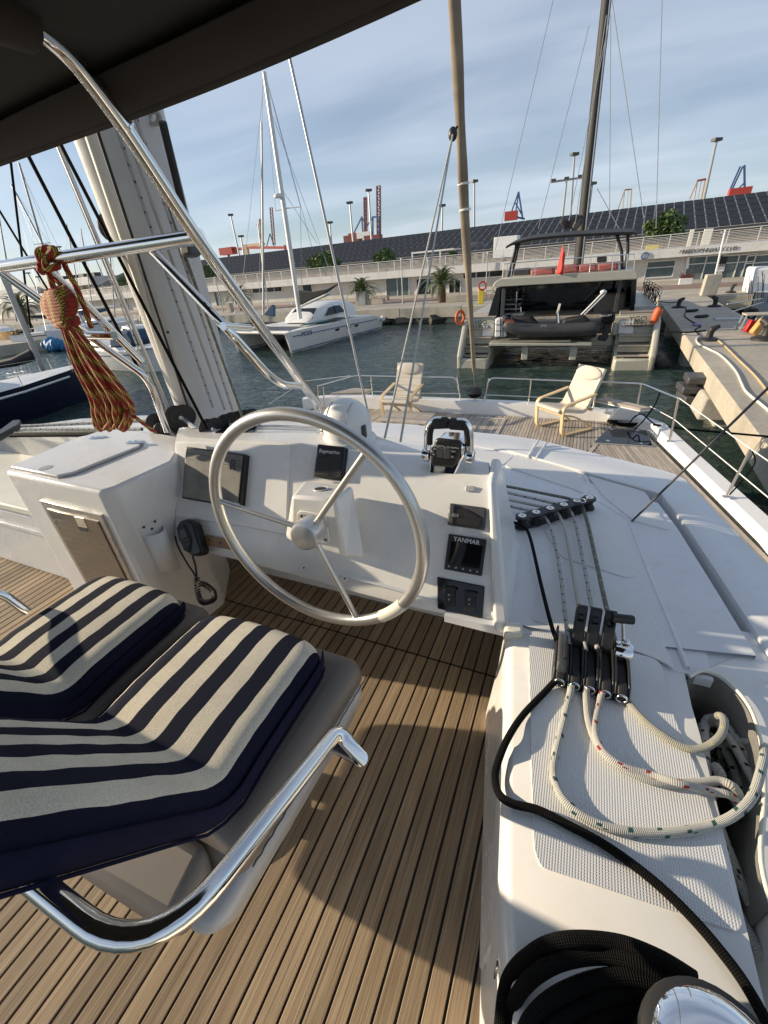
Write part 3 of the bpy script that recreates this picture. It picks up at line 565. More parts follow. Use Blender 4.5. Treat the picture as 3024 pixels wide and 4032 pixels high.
strand('mooring_line', [pz(2600, 1187, -2.9), kz(130, 390) + V((0, 0, .1)), kz(250, 410) + V((0, 0, .2))], .025, 'rope_k', 'black mooring line tight to the left-edge pier bollard', 'rope'); strand('mooring_line', [pz(2555, 1298, -3.0), kz(0, 810) + V((0, 0, .05)), kz(350, 870) + V((0, 0, .12)), kz(680, 880) + V((0, 0, .2))], .03, 'rope_k', 'black mooring line from the catamaran quarter to near bollard', 'rope')
for k, (x, y) in enumerate(((600, 590), (455, 500))): p = kz(x, y); MB().ell(p + V((0, 0, .05)), (.22, .10, .07), 10, 6).ell(p + V((.2, .12, .05)), (.2, .10, .07), 10, 6).build('pair_of_shoes', M['blackm'], smooth=60, label='black shoes lying in the middle of the pier' if k == 0 else 'dark shoe farther up the pier in shade', cat='shoes')
p = kz(1050, 605); MB().box(p, (1.0, .7, .03), -HA).build('pier_hatch', M['galv'], label='flat metal hatch plate on the pier', cat='hatch')
p = kz(560, 710); MB().ell(p + V((0, 0, .03)), (.18, .12, .06), 9, 6).build('lilac_cloth', plain('lilac', (.30, .27, .48), .8), smooth=60, label='crumpled lilac cloth on the pier', cat='cloth')
# work table with canisters
tb = thing('work_table', 'rough work table with pale top on the pier at right', 'table', kz(1330, 850)); A = kz(1190, 790); B = A + V((1.1, 0, 0)); zt = py(2600 + 1290 / 3.913, 1100 + 550 / 3.913, A.y).z
MB().box((A.x + .75, A.y + .25, zt), (1.3, .6, .05)).build('tabletop', M['conc'], tb, bevel=.01)
for dx in (.15, .62, 1.3):
    for dy in (0, .5): MB().tube([V((A.x + dx, A.y + dy, zt)), V((A.x + dx - .08, A.y + dy, -2.99))], .03, 6).build('leg', M['galv'], tb)
p = kz(1370, 830); MB().box(p + V((0, .1, .22)), (.28, .22, .42), .2, 0, .25).build('fuel_can', M['redc'], bevel=.04, label='red fuel can under the work table on the pier', cat='canister')
p = kz(1440, 850); MB().box(p + V((0.05, -.05, .26)), (.26, .26, .52), .2, 0, .42).build('water_can', M['amber'], bevel=.05, label='orange canister leaning against the red can on the pier', cat='canister')
# mooring piles with white cone caps
for x, y, lab in ((938, 1278, 'mooring pile with white cone cap in front of the left hull'), (1158, 1240, 'mooring pile with white cone cap beside the white mast foot'), (440, 1330, 'mooring pile with white cone cap behind the blue tarpaulin')):
    b = pz(x, y, WZ); t = thing('mooring_pile', lab, 'pile', b, 'mooring piles with white caps'); MB().tube([b + V((0, 0, -.5)), b + V((0, 0, .95))], .34, 12).build('pile', M['dgrey'], t, 40); MB().lathe([(.42, 0), (.42, .12), (.03, .55)], b + V((0, 0, .95)), n=14).build('cone_cap', M['white'], t, 30)
# ================================================================== own catamaran: floor, deck, roof (setting)
SZ, DZ, RFZ = -1.5, -2.6, -1.0
fl = MB().box((-1.7, .45, SZ - .03), (3.7, 2.3, .05)).build('cockpit_floor', M['caulk'], kind='structure')
for i in range(70):
    x = -.222 - .051 * 63 + .051 * i
    for y0, y1 in ((-.68, 1.195), (1.205, 1.58)):
        MB().box((x + .0255, (y0 + y1) / 2, SZ - .007), (.0438, y1 - y0, .014)).build('plank', M['teak'], fl, bevel=.0012, seg=1)
# coaming to starboard of the floor
def wb(y): return .05 - .18 * y
def wt(y): return .068 - .146 * y if y > .35 else .034 + (.35 - y) * .13
ys = [1.03, .96, .885, .8, .587, .354, .2, 0, -.3, -.7]
cmn = MB()
cmn.grid([[V((wb(y), y, SZ - .02)) for y in ys], [V((wb(y) + .012, y, SZ + .05)) for y in ys], [V((wt(y) - .012, y, RFZ - .03)) for y in ys], [V((wt(y), y, RFZ - .008 - (.008 if y > .88 else 0))) for y in ys], [V((wt(y) + .012, y, RFZ - (.008 if y > .88 else 0))) for y in ys], [V((.385 + .028 * max(0, .9 - y) * .7, y, RFZ - (.008 if y > .88 else 0))) for y in ys], [V((.387 + .028 * max(0, .9 - y) * .7, y, RFZ - .3)) for y in ys]])
co = cmn.build('cockpit_coaming', M['gel'], smooth=35, kind='structure')
def rpoly(P, r=.03, k=4):
    out = []; n = len(P)
    for i in range(n):
        a = P[i - 1] - P[i]; b = P[(i + 1) % n] - P[i]; d = min(r, a.length * .4, b.length * .4); p0 = P[i] + a.normalized() * d; p1 = P[i] + b.normalized() * d
        out += [p0 * (1 - t) ** 2 + P[i] * 2 * t * (1 - t) + p1 * t * t for t in [j / k for j in range(k + 1)]]
    return out
def sheet(name, pts, mt, z, parent, th=.003, bevel=0):
    pts = rpoly(pts); return MB().prism([V((p.x, p.y, z)) for p in pts], (0, 0, th)).build(name, M[mt], parent, bevel=bevel)
zp = lambda L_, z: [pz(x, y, z) for x, y in L_]
sheet('tread_patch', zp([(2082, 2480), (2200, 2492), (2600, 2600), (2650, 2820), (2765, 3080), (2852, 3380), (2922, 3640), (2900, 3670), (2240, 3450), (2130, 3415), (2105, 3350), (2092, 3000)], RFZ + .002), 'skid', RFZ, co, .0035)
# outer coaming beyond the rope pocket, and floor of the pocket
poc = crom(zp([(2715, 2668), (2770, 2645), (2850, 2675), (2950, 2790), (3000, 2960), (3006, 3150), (2995, 3400), (3080, 3700), (3200, 4000)], RFZ), 5)
rows = [[V((p.x, p.y, RFZ - .006)) for p in poc], [V((p.x + (.75 - p.x) * .5 if p.y < .9 else p.x + .1, p.y if p.y < .9 else p.y + .02, RFZ - .012)) for p in poc], [V((.85, min(p.y, 1.02), RFZ - .04)) for p in poc]]; rows[1] = [p + V((0, .08 if p.y > .9 else 0, 0)) for p in rows[1]]
MB().grid([[V((p.x, p.y, RFZ - .34)) for p in poc]] + rows).build('outer_coaming', M['gel'], smooth=40, kind='structure')
MB().box((.45, .5, RFZ - .33), (.3, 1.1, .02)).build('pocket_floor', M['liner'], kind='structure')
rbg = thing('rope_bag', 'grey fabric rope bag with pale rim let into the coaming', 'rope bag', (.45, .7, RFZ - .32))
MB().box((.08, 1.32, RFZ - .022), (.74, .66, .03)).build('deck_infill', M['gel2'], kind='structure'); MB().box((.66, 1.12, RFZ - .028), (.5, .2, .03)).build('deck_infill_outer', M['gel2'], kind='structure')
MB().grid([[V((p.x - .002, p.y - .002, RFZ - .004)) for p in poc[:34]], [V((p.x - .012, p.y - .008, RFZ - .32)) for p in poc[:34]]]).build('lining', M['liner'], rbg, smooth=40, solid=.004); MB().tube([V((p.x, p.y, RFZ + .004)) for p in poc[:34]], .0045, 8).build('rim', M['cream'], rbg, smooth=60)
# coachroof: inner sheet, gutter, eyebrow
edge = [(1250, 1650), (1463, 1663), (1620, 1671), (1854, 1700), (2000, 1714), (2113, 1731), (2312, 1778), (2454, 1812), (2592, 1847), (2650, 1864), (2697, 1887), (2778, 1970), (2913, 2112), (3024, 2223), (3250, 2460)]
inner = [(1250, 1700), (1463, 1716), (1620, 1726), (1854, 1752), (2000, 1779), (2080, 1800), (2309, 1865), (2440, 1901), (2545, 1931), (2575, 1941), (2608, 1951), (2692, 2055), (2780, 2187), (2858, 2305), (3040, 2585)]
E_ = zp(edge, RFZ - .02); I_ = zp(inner, RFZ + .004)
def camber(p): return V((p.x, p.y, p.z + .10 * max(0, min(1, (-.35 - p.x) / 1.0)) * max(0, min(1, (2.3 - p.y) / .5))))
C0 = V((-.35, 1.15, 0))
rf = MB(); rings = []
for t in (0, .35, .7, .93, .965): rings.append([camber(V((lerp(-.75 if i < 4 else (-.08 if i < 9 else .1), p.x, t), lerp(1.02, p.y, t), RFZ - (.0 if t < .95 else 0)))) for i, p in enumerate(I_)])
rf.grid(rings[:4] + [[camber(V((lerp(-.75 if i < 4 else (-.08 if i < 9 else .1), p.x, .945), lerp(1.02, p.y, .94), RFZ - (.11 if i > 8 else .006)))) for i, p in enumerate(I_)], [p + V((0, 0, -.11 if i > 8 else -.006)) for i, p in enumerate(I_)], [p + V((0, 0, 0)) for p in I_], [p.lerp(e, .06) + V((0, 0, .006)) for p, e in zip(I_, E_)], [p.lerp(e, .5) + V((0, 0, .012)) for p, e in zip(I_, E_)], [p.lerp(e, .93) + V((0, 0, -.002)) for p, e in zip(I_, E_)], E_, [p + (p - V((-.4, .9, p.z))).normalized() * .02 + V((0, 0, -.05)) for p in E_], [p + (p - V((-.4, .9, p.z))).normalized() * .01 + V((0, 0, -.16)) for p in E_], [V((p.x * .9, p.y * .95, DZ)) for p in E_]])
cr = rf.build('coachroof', M['gel2'], smooth=32, kind='structure')
for P in ([(2139, 2084), (2354, 1995), (2440, 2062), (2470, 2110), (2513, 2243), (2500, 2268), (2465, 2274), (2211, 2195)], [(2085, 2440), (2175, 2262), (2465, 2322), (2528, 2354), (2560, 2410), (2660, 2640), (2600, 2600), (2300, 2490)], [(1985, 1835), (2036, 1786), (2274, 1861), (2300, 1945), (2258, 1925)], [(2314, 1872), (2540, 1936), (2640, 2090), (2497, 2052), (2378, 1957)], [(1700, 1745), (1990, 1785), (2025, 1795), (1975, 1835), (1900, 1815)]):
    sheet('tread_patch', zp(P, RFZ + .003), 'skid', RFZ - .002, cr, .0065, .002)
for P in ([(2360, 1978), (2473, 2050), (2500, 2120), (2552, 2258), (2640, 2470), (2705, 2630)], [(2300, 1866), (2316, 1900), (2330, 1955)]): MB().tube([pz(x, y, RFZ - .004) for x, y in P], .0075, 8).build('roof_ridge', M['gel2'], cr, 60)
# seam mouldings across the roof rim
for a, b in (((2080, 1800), (2120, 1735)), ((2112, 1806), (2152, 1744))):
    A, B = pz(*a, RFZ + .012), pz(*b, RFZ + .012); MB().tube([A, B], .007, 6).build('rim_seam', M['gel'], cr, 50)
MB().tube([p + V((0, 0, .005)) for p in I_[4:11]], .006, 6).build('rim_bead', M['white'], cr, 50)
# port half of the coachroof, bench and seat
pe_ = zp([(-500, 1790), (-200, 1740), (0, 1702), (88, 1679), (316, 1649), (551, 1636), (800, 1632), (1100, 1640), (1260, 1650)], -.9)
pi2 = [V((x, 1.55, -.80)) for x in (-4.6, -4.0, -3.4, -3.0, -2.6, -2.2, -1.8, -1.4, -1.2)]
MB().grid([[p + V((0, 0, -.2)) for p in pi2], pi2] + [[p.lerp(e, t) + V((0, 0, .03 * math.sin(t * 3.14))) for p, e in zip(pi2, pe_)] for t in (.4, .8, 1)] + [[e + V((0, .04, -.1)) for e in pe_], [V((e.x, e.y + .3, DZ)) for e in pe_]]).build('coachroof_port', M['gel'], smooth=40, kind='structure')
MB().box((-3.8, 1.58, -.95), (3.4, .06, .24)).build('port_roof_edge', M['gel2'], kind='structure', bevel=.015)
bn = thing('port_bench', 'white cockpit bench with beige pad left of the cabinet', 'bench', (-3.3, 1.3, SZ))
MB().box((-3.35, 1.3, -1.27), (2.2, .58, .46)).build('bench_base', M['gel'], bn, bevel=.02); MB().box((-3.35, 1.3, -1.012), (2.2, .6, .05)).build('bench_pad', M['cream'], bn, bevel=.015); MB().box((-3.0, 1.004, -1.15), (1.1, .012, .03)).build('moulding', M['gel'], bn, bevel=.004)
# foredeck
dk = MB(); gun = zp([(2500, 1660), (2543, 1699), (2679, 1828), (2975, 2131), (3024, 2193), (3300, 2550), (3600, 3000)], DZ); fw = zp([(1413, 1610), (1665, 1618), (2000, 1637), (2410, 1663)], DZ)
FY = 8.05
deckpoly = [V((-5.4, FY, DZ)), V((.72, FY - .02, DZ)), V((1.17, 7.64, DZ)), V((1.48, 6.36, DZ)), V((1.87, 4.54, DZ)), V((2.0, 3.5, DZ)), V((2.05, .2, DZ)), V((-5.4, .2, DZ))]
dkb = MB().prism([p + V((0, 0, -.02)) for p in deckpoly], (0, 0, -.05)).build('foredeck', M['caulk'], kind='structure')
def clip(y0, y1, x):   # fore-aft planks left of the diagonal joint
    a, b = pz(2312, 1782, DZ), pz(2412, 1660, DZ); t = (x - a.x) / (b.x - a.x)
    if x > a.x: y0 = max(y0, lerp(a.y, b.y, t) + .03)
    return y0, y1
for i in range(125):
    x = -5.3 + .051 * i
    if x > .72: break
    y0, y1 = clip(4.3, FY, x + .025)
    if y1 - y0 > .05: MB().box((x + .0255, (y0 + y1) / 2, DZ - .01), (.0435, y1 - y0, .02)).build('plank', M['teak2'], dkb)
a, b = pz(2312, 1782, DZ), pz(2412, 1660, DZ); MB().prism([a + V((.0, 0, .004)), a + V((.06, .0, .004)), b + V((.06, 0, .004)), b + V((0, 0, .004))], (0, 0, -.02)).build('joint_plank', M['teak2'], dkb)
dirn = (pz(2620, 1850, DZ) - pz(2480, 1700, DZ)).normalized(); sd_ = V((-dirn.y, dirn.x, 0))
G0, G1 = V((1.17, 7.64, DZ)), V((1.87, 4.54, DZ)); gd = (G1 - G0).normalized(); gn = V((gd.y, -gd.x, 0)).normalized()
if gn.x > 0: gn = -gn
for k in range(58):
    o = G0 + gn * (.03 + .051 * k + .0255); s0, s1 = 0.02, 4.6
    # clip against the diagonal joint and the bow
    best = None
    for t in [j * .02 for j in range(-20, 240)]:
        p = o + gd * t; tt = (p.y - a.y) / (b.y - a.y); xd = lerp(a.x, b.x, tt)
        if p.x > xd + .07 and p.y < FY - .02: best = t; break
    if best is None: continue
    MB().box(o + gd * ((best + s1) / 2) + V((0, 0, -.011)), (s1 - best, .0435, .02), math.atan2(gd.y, gd.x)).build('side_plank', M['teak2'], dkb)
# bulwark along the bow and gunwale to starboard
bw = MB(); BX = [(-5.6, FY - .25), (-5.0, FY - .05), (-4.2, FY), (-2.5, FY + .02), (-.8, FY + .02), (.4, FY), (.75, FY - .06), (1.0, 7.85), (1.22, 7.60), (1.50, 6.36), (1.89, 4.54), (2.02, 3.4), (2.07, 1.6), (2.08, 0)]
def off(i, d):
    p = V((*BX[i], 0)); t = V((*BX[min(i + 1, len(BX) - 1)], 0)) - V((*BX[max(i - 1, 0)], 0)); n = V((-t.y, t.x, 0)).normalized(); return p + n * d
hts = [.20, .22, .235, .235, .23, .17, .15, .14, .13, .10, .10, .10, .10, .10]
idx = range(len(BX))
bw.grid([[off(i, 0) + V((0, 0, DZ - .01)) for i in idx], [off(i, .03) + V((0, 0, DZ + hts[i] * .85)) for i in idx], [off(i, .045) + V((0, 0, DZ + hts[i])) for i in idx], [off(i, .20) + V((0, 0, DZ + hts[i] + .012)) for i in idx], [off(i, .215) + V((0, 0, DZ + hts[i] - .02)) for i in idx], [off(i, .24) + V((0, 0, DZ - .35)) for i in idx], [off(i, .05) + V((0, 0, WZ - .2)) for i in idx]])
bw.build('bulwark', M['gel'], smooth=40, kind='structure')
# ================================================================== helm console
LIP, TOP = V((0, 1.02, -1.0)), V((0, 1.30, -.60)); FN = V((1, 0, 0)).cross(TOP - LIP).normalized()
if FN.y > 0: FN = -FN
def fp(x, y, d=0): return pp(x, y, LIP + FN * d, FN)
FU = (TOP - LIP).normalized(); FXD = V((1, 0, 0))
hc = thing('helm_console', 'white fibreglass helm console carrying the instruments', 'console', (-.9, 1.3, SZ))
tops = [(690, 1715), (735, 1728), (960, 1742), (1180, 1752), (1420, 1818), (1650, 1897), (1800, 1903), (1925, 1905)]
lips = [(690, 2135), (700, 2140), (937, 2199), (1180, 2262), (1400, 2325), (1650, 2390), (1830, 2425), (1985, 2445)]
backs = [(720, 1690), (870, 1675), (1080, 1672), (1270, 1680), (1430, 1700), (1700, 1790), (1830, 1810), (1925, 1822)]
T_ = [fp(*p) for p in tops]; B_ = [fp(*p) for p in lips]; K_ = [pz(x, y, -.62) for x, y in backs]
FW = [V((t.x, max(1.44, k.y), 0)) for t, k in zip(T_, K_)]
body = MB().grid([[V((b.x, 1.46, SZ - .02)) for b in B_], [V((b.x, 1.44, b.z + .0)) for b in B_], [b + V((0, .03, -.02)) for b in B_], [b + V((0, .004, -.012)) for b in B_], [b + FU * .012 for b in B_]] + [[b.lerp(t, s) for b, t in zip(B_, T_)] for s in (.3, .6, .93)] + [[t + V((0, .012, .004)) for t in T_], [t.lerp(k, .5) + V((0, 0, .012)) for t, k in zip(T_, K_)], [k + V((0, 0, .0)) for k in K_], [k + V((0, .05, -.05)) for k in K_], [k + V((0, .12, -.45)) for k in K_]])
body.build('body', M['gel'], hc, smooth=38)
# starboard wing wall
wg = [fp(1925, 1905), fp(1985, 2445)]; wt_ = [pz(1925, 1822, -.60), pz(1935, 1815, -.62)]
MB().hexa([V((-.125, .975, -1.02)), V((-.075, .985, -1.02)), V((-.10, 1.42, -1.02)), V((-.16, 1.42, -1.02)), V((-.222, 1.262, -.628)), V((-.196, 1.262, -.628)), V((-.20, 1.39, -.60)), V((-.235, 1.39, -.60))]).build('wing', M['gel'], hc, bevel=.012)
MB().box((-.066, .99, -1.012), (.06, .05, .05), .2).build('corner_cap', M['cream'], hc, bevel=.012)
def slab(name, q, d0, d1, mt, parent, bevel=.004): return MB().prism([fp(x, y, d1) for x, y in q], -FN * (d1 - d0)).build(name, M[mt], parent, bevel=bevel)
slab('plotter_panel', [(690, 1738), (1140, 1752), (1128, 2108), (980, 2078), (688, 2034)], -.01, .007, 'gel', hc, .005)
pt = slab('chart_plotter', [(731, 1757), (968, 1789), (948, 2003), (714, 1962)], .005, .034, 'black', hc, .005)
MB().prism([fp(x, y, .0355) for x, y in ((736, 1764), (958, 1794), (938, 1994), (720, 1956))], FN * .004).build('cover', plain('dusty_cover', (.19, .18, .155), .75, var=.35, vs=9, bs=160, bst=.2), pt, bevel=.002)
for y0, y1 in ((1800, 1832), (1822, 1856)): MB().tube([fp(733, y0 - 16, .0397), fp(955, y0 + 16, .0397)], .0012, 5).build('cover_ridge', M['dgrey'], pt)
def lab(t, s, mt, par, x, y, d): label3d(t, s, M[mt], par, fp(x, y, d), FXD, FU, .0006)
lab('R', .062, 'lbld', pt, 916, 1832, .0402); lab('Raymarine', .026, 'lbl', pt, 905, 1980, .0402)
ap = slab('autopilot_display', [(1249, 1747), (1358, 1759), (1346, 1887), (1234, 1873)], -.002, .022, 'black', hc, .006); slab('display_base', [(1262, 1755), (1368, 1764), (1352, 1893), (1250, 1880)], -.004, .010, 'blackm', ap, .005)
lab('Raymarine', .0215, 'lbl', ap, 1297, 1779, .0225)
for k in range(13):
    y = 1803 + k * 8; P = []
    for j in range(9):
        s = j / 8; x = 1243 + s * 104 - k * .9; yy = y + s * 13 + 26 * (1 / (1 + math.exp(-(s - .62) * 9))) * -1.35
        if yy < 1896: P.append(fp(x, min(yy, 1879), .0228))
    MB().tube(P, .0013, 4).build('ridge', M['dgrey'], ap)
# steering pedestal housing with cup hole
h_ = [py(1142, 2128, .985), py(1352, 2195, .985), py(1440, 2200, 1.02), py(1120, 2120, 1.06), py(1146, 1952, .99), py(1322, 1964, .99), py(1392, 1915, 1.17), py(1200, 1890, 1.18)]
MB().hexa([h_[0], h_[1], h_[2], h_[3], h_[4], h_[5], h_[6], h_[7]]).build('wheel_housing', M['gel'], hc, bevel=.012)
hp = (h_[4] + h_[5] + h_[6] + h_[7]) / 4; hn = (h_[5] - h_[4]).cross(h_[7] - h_[4]).normalized(); hp = pp(1263, 1926, hp, hn)
MB().lathe([(.0235, -.01), (.0235, .0012), (.001, .0012)], hp, hn, 20).build('cup_hole', M['blackm'], hc, 40); MB().tube([hp + hn * .001 + (hn.orthogonal().normalized() * math.cos(t * .35) + hn.cross(hn.orthogonal().normalized()) * math.sin(t * .35)) * .0245 for t in range(18)], .002, 5, True).build('cup_rim', M['white'], hc)
bp = MB().prism([py(x, y, .982) for x, y in ((1172, 2020), (1185, 2008), (1275, 2022), (1285, 2035), (1302, 2130), (1290, 2140), (1180, 2115))], (0, -.006, 0)).build('bearing_plate', M['white'], hc, bevel=.002)
for x, y in ((1191, 2032), (1268, 2044), (1281, 2122)): MB().lathe([(.0085, 0), (.0085, .003), (.004, .004)], py(x, y, .975), (0, -1, 0), 10).build('bolt', M['steel'], hc)
for x, y in ((1197, 2236), (1358, 2278), (1948, 2418)): MB().lathe([(.0125, 0), (.011, .006), (.004, .007)], fp(x, y, .001), FN, 12).build('screw_cap', M['white'], hc, 40); MB().lathe([(.004, 0), (.004, .002)], fp(x, y, .0085), FN, 8).build('screw', M['dgrey'], hc)
# starboard instruments
sw = slab('socket_cover', [(1832, 1911), (1872, 1914), (1869, 1937), (1831, 1934)], -.002, .006, 'greyg', hc, .003)
fu = slab('fuel_gauge_cover', [(1770, 1980), (1916, 1999), (1908, 2088), (1761, 2067)], -.002, .016, 'dgrey', hc, .006); slab('cover_face', [(1765, 1996), (1838, 2004), (1898, 2040), (1885, 2080), (1762, 2058)], .014, .022, 'black', fu, .004); slab('cover_band', [(1770, 1981), (1790, 1984), (1783, 2069), (1761, 2066)], .014, .026, 'dgrey', fu, .004); lab('FUEL0', .014, 'lblg', fu, 1784, 2028, .0268)
ya = slab('engine_display', [(1766, 2102), (1915, 2124), (1896, 2269), (1748, 2241)], -.002, .012, 'black', hc, .003); slab('screen', [(1777, 2130), (1903, 2149), (1887, 2241), (1764, 2219)], .011, .0128, 'blackg', ya, .0005); lab('YANMAR', .0215, 'lbl', ya, 1837, 2130, .0125)
for k in range(5): x = 1767 + k * 28; slab('key', [(x - 3, 2226 + k * 5.3), (x + 4, 2227 + k * 5.3), (x + 3, 2234 + k * 5.3), (x - 4, 2233 + k * 5.3)], .011, .0132, 'lblg', ya, 0)
sp_ = slab('switch_panel', [(1720, 2271), (1908, 2309), (1900, 2436), (1722, 2397)], -.002, .008, 'blackg', hc, .004)
for x, y in ((1768, 2353), (1848, 2371)):
    k_ = slab('rocker_switch', [(x - 20, y - 42), (x + 24, y - 34), (x + 20, y + 40), (x - 22, y + 32)], .006, .018, 'black', sp_, .004); slab('switch_guard', [(x - 24, y - 46), (x + 24, y - 38), (x + 24, y - 24), (x - 24, y - 32)], .012, .034, 'blackm', sp_, .004); lab('O', .010, 'lbl', sp_, x, y - 10, .0186); lab('III', .008, 'lbl', sp_, x, y + 8, .0186)
lb = slab('wood_block', [(806, 2106), (886, 2122), (904, 2164), (812, 2146)], .001, .018, 'wood', hc, .002)
for x, y in ((824, 2124), (868, 2138)): MB().lathe([(.004, 0), (.004, .002)], fp(x, y, .0185), FN, 8).build('screw', M['blackm'], lb)
for y in (1888, 2000): slab('hinge_tab', [(672, y), (686, y + 2), (684, y + 20), (670, y + 18)], .002, .006, 'cream', hc, .001)
# compass dome on top
cd = thing('compass', 'white dome shaped compass with hood on the console top', 'compass', pz(1366, 1722, -.60)); c0 = py(1366, 1722, 1.46); c0 = V((c0.x, c0.y, -.60)); cc = py(1366, 1664, 1.46); rr = (py(1452, 1664, 1.46) - cc).length
MB().lathe([(rr * 1.18, -.02), (rr * 1.18, .0), (rr * 1.12, .012), (rr * 1.0, .02), (rr * .97, .03)], V((cc.x, cc.y, cc.z - .075)), n=32).build('base', M['gel'], cd, 35)
MB().lathe([(rr * .97, -.052), (rr, -.03)] + [(rr * math.cos(a_ * .157), rr * .98 * math.sin(a_ * .157)) for a_ in range(0, 11)], cc, n=32).build('dome', M['white'], cd, 50)
m = MB()
for s in (-.5, .5): m.tube([cc + V((s * rr * math.cos(q_ * .2 - 1.57 + 1.57) * .0 + s * rr * .9, -rr * 1.005 * math.cos(q_ * .157) * math.sqrt(1 - .2), rr * .99 * math.sin(q_ * .157) * .9)) for q_ in range(0, 10)], .002, 4)
m.build('hood_seam', M['greyg'], cd)
MB().box(cc + V((rr * .93, -.035, -.02)), (.018, .03, .055), .3).build('latch', M['dgrey'], cd, bevel=.006)
MB().lathe([(.012, 0), (.012, .03)], cc + V((-rr * 1.0, -.03, -.03)), (-.2, -1, .2), 8).build('screw_knob', M['steel'], cd)
# hatch glass on console top
MB().prism([pz(x, y, -.600) for x, y in ((848, 1706), (1002, 1706), (1014, 1682), (905, 1676))], (0, 0, .006)).build('deck_hatch', M['blackg'], hc, bevel=.002)
# throttle
th = thing('throttle', 'twin lever chrome and black engine throttle', 'throttle', fp(1760, 1880)); TY = 1.30
def ty(x, y, dy=0): return py(x, y, TY + dy)
MB().prism([ty(*p) for p in ((1685, 1868), (1690, 1800), (1702, 1760), (1722, 1735), (1812, 1742), (1826, 1765), (1826, 1800), (1792, 1876), (1760, 1881), (1720, 1878))], (0, .10, .0)).build('housing', M['chrome'], th, bevel=.008)
kp = MB().prism([ty(*p, -.012) for p in ((1692, 1825), (1700, 1775), (1712, 1732), (1725, 1728), (1812, 1738), (1815, 1762), (1798, 1830), (1780, 1844), (1706, 1838))], (0, .02, 0)).build('keypad', M['black'], th, bevel=.008)
for x, y in ((1712, 1768), (1708, 1789), (1786, 1778), (1782, 1799)): MB().box(ty(x, y, -.015), (.026, .006, .014)).build('button', M['blackm'], kp, bevel=.003)
for x, y in ((1733, 1780), (1760, 1784)): MB().box(ty(x, y, -.015), (.024, .006, .042)).build('button', M['dgrey'], kp, bevel=.004)
for x, y, t_ in ((1728, 1756, 'PORT NEUTRAL'), (1782, 1763, 'STBD NEUTRAL')): label3d(t_, .0062, M['lbl'], kp, ty(x, y, -.0125), (1, 0, 0), (0, 0, 1), .0005)
for x, y in ((1712, 1768), (1708, 1789), (1786, 1778), (1782, 1799)): label3d('SYNC' if y < 1785 else 'SEL', .005, M['lbl'], kp, ty(x, y, -.0185), (1, 0, 0), (0, 0, 1), .0005)
for side, P in ((-1, [(1682, 1790), (1684, 1745), (1686, 1700), (1696, 1672), (1716, 1656), (1740, 1655)]), (1, [(1850, 1800), (1850, 1750), (1848, 1705), (1840, 1676), (1826, 1662), (1800, 1662)])):
    lv = MB().tube(crom([ty(x, y, .03) for x, y in P], 5), .0135, 12).build('lever', M['chrome'], th, 60)
    MB().tube(crom([ty(x + (8 if side < 0 else -8), y + 4, .022) for x, y in P[1:]], 5), .0105, 10).build('lever_pad', M['blackm'], lv, 60)
    a_, b_ = (ty(1706, 1667, .03), ty(1766, 1664, .03)) if side < 0 else (ty(1770, 1668, .03), ty(1832, 1672, .03)); MB().tube([a_, a_.lerp(b_, .1), a_.lerp(b_, .9), b_], [.016, .020, .020, .015], 14).build('grip', M['blackm'], lv, 40)
    MB().lathe([(.022, -.012), (.026, -.006), (.026, .012), (.018, .018)], ty(*P[0], .03), (side, 0, 0), 18).build('pivot', M['chrome'], lv, 40)
# ================================================================== steering wheel
WY = .90; wc = V((-.697, WY, -.689)); WR = .372
sw_ = thing('steering_wheel', 'large silver three-spoke steering wheel', 'steering wheel', (wc.x, wc.y + .1, wc.z)); 
ring = [wc + V((WR * math.cos(t / 72 * 2 * math.pi), 0, WR * math.sin(t / 72 * 2 * math.pi))) for t in range(72)]
MB().tube(ring, .0192, 14, True).build('rim', M['satin'], sw_, 60)
gr = [wc + V((WR * math.cos(R(-36 - k * 2.2)), 0, WR * math.sin(R(-36 - k * 2.2)))) for k in range(9)]; MB().tube(gr, .0212, 14).build('grip_sleeve', M['cream'], sw_, 50)
hub = py(1212, 2100, WY - .005)
for e in ((862, 1972), (1430, 1795), (1408, 2440)):
    p = py(*e, WY); d = (p - wc).normalized(); MB().tube([hub + V((0, .015, 0)), wc + d * (WR - .005)], .0095, 10).build('spoke', M['satin'], sw_, 60)
ax = V((.12, -1, .16)).normalized(); MB().lathe([(.032, -.13), (.032, -.06), (.046, -.045), (.049, -.03), (.049, .018), (.045, .030), (.036, .034)], hub, ax, 28).build('hub', M['satin'], sw_, 40)
# ================================================================== cabinet with lid, door and pocket
cb = thing('cabinet', 'white fridge cabinet with lid and steel door left of the wheel', 'cabinet', (-1.95, 1.1, SZ)); CZ = -.66
ctop = zp([(15, 1855), (390, 1935), (450, 1920), (683, 1814), (712, 1765), (738, 1722), (640, 1705), (420, 1683), (310, 1722)], CZ)
cbm = MB(); n_ = len(ctop); cen = sum(ctop, V((0, 0, 0))) / n_
cbm.add([V((p.x, p.y, SZ)) for p in ctop] + [V((p.x, p.y, CZ - .0)) for p in ctop], [list(range(n_, 2 * n_))] + [[i, (i + 1) % n_, n_ + (i + 1) % n_, n_ + i] for i in range(n_)]); cbm.build('body', M['gel'], cb, bevel=.018, seg=3)
lid = MB().prism(zp([(44, 1845), (228, 1882), (294, 1868), (551, 1764), (562, 1747), (548, 1738), (353, 1720), (316, 1727)], CZ + .002), (0, 0, .012)).build('lid', M['gel'], cb, bevel=.006)
MB().prism([p + V((0, 0, .0)) for p in zp([(40, 1846), (228, 1886), (297, 1871), (556, 1766), (568, 1746), (548, 1734), (353, 1716), (312, 1725)], CZ + .0005)], (0, 0, .002)).build('lid_gap', M['greyg'], cb)
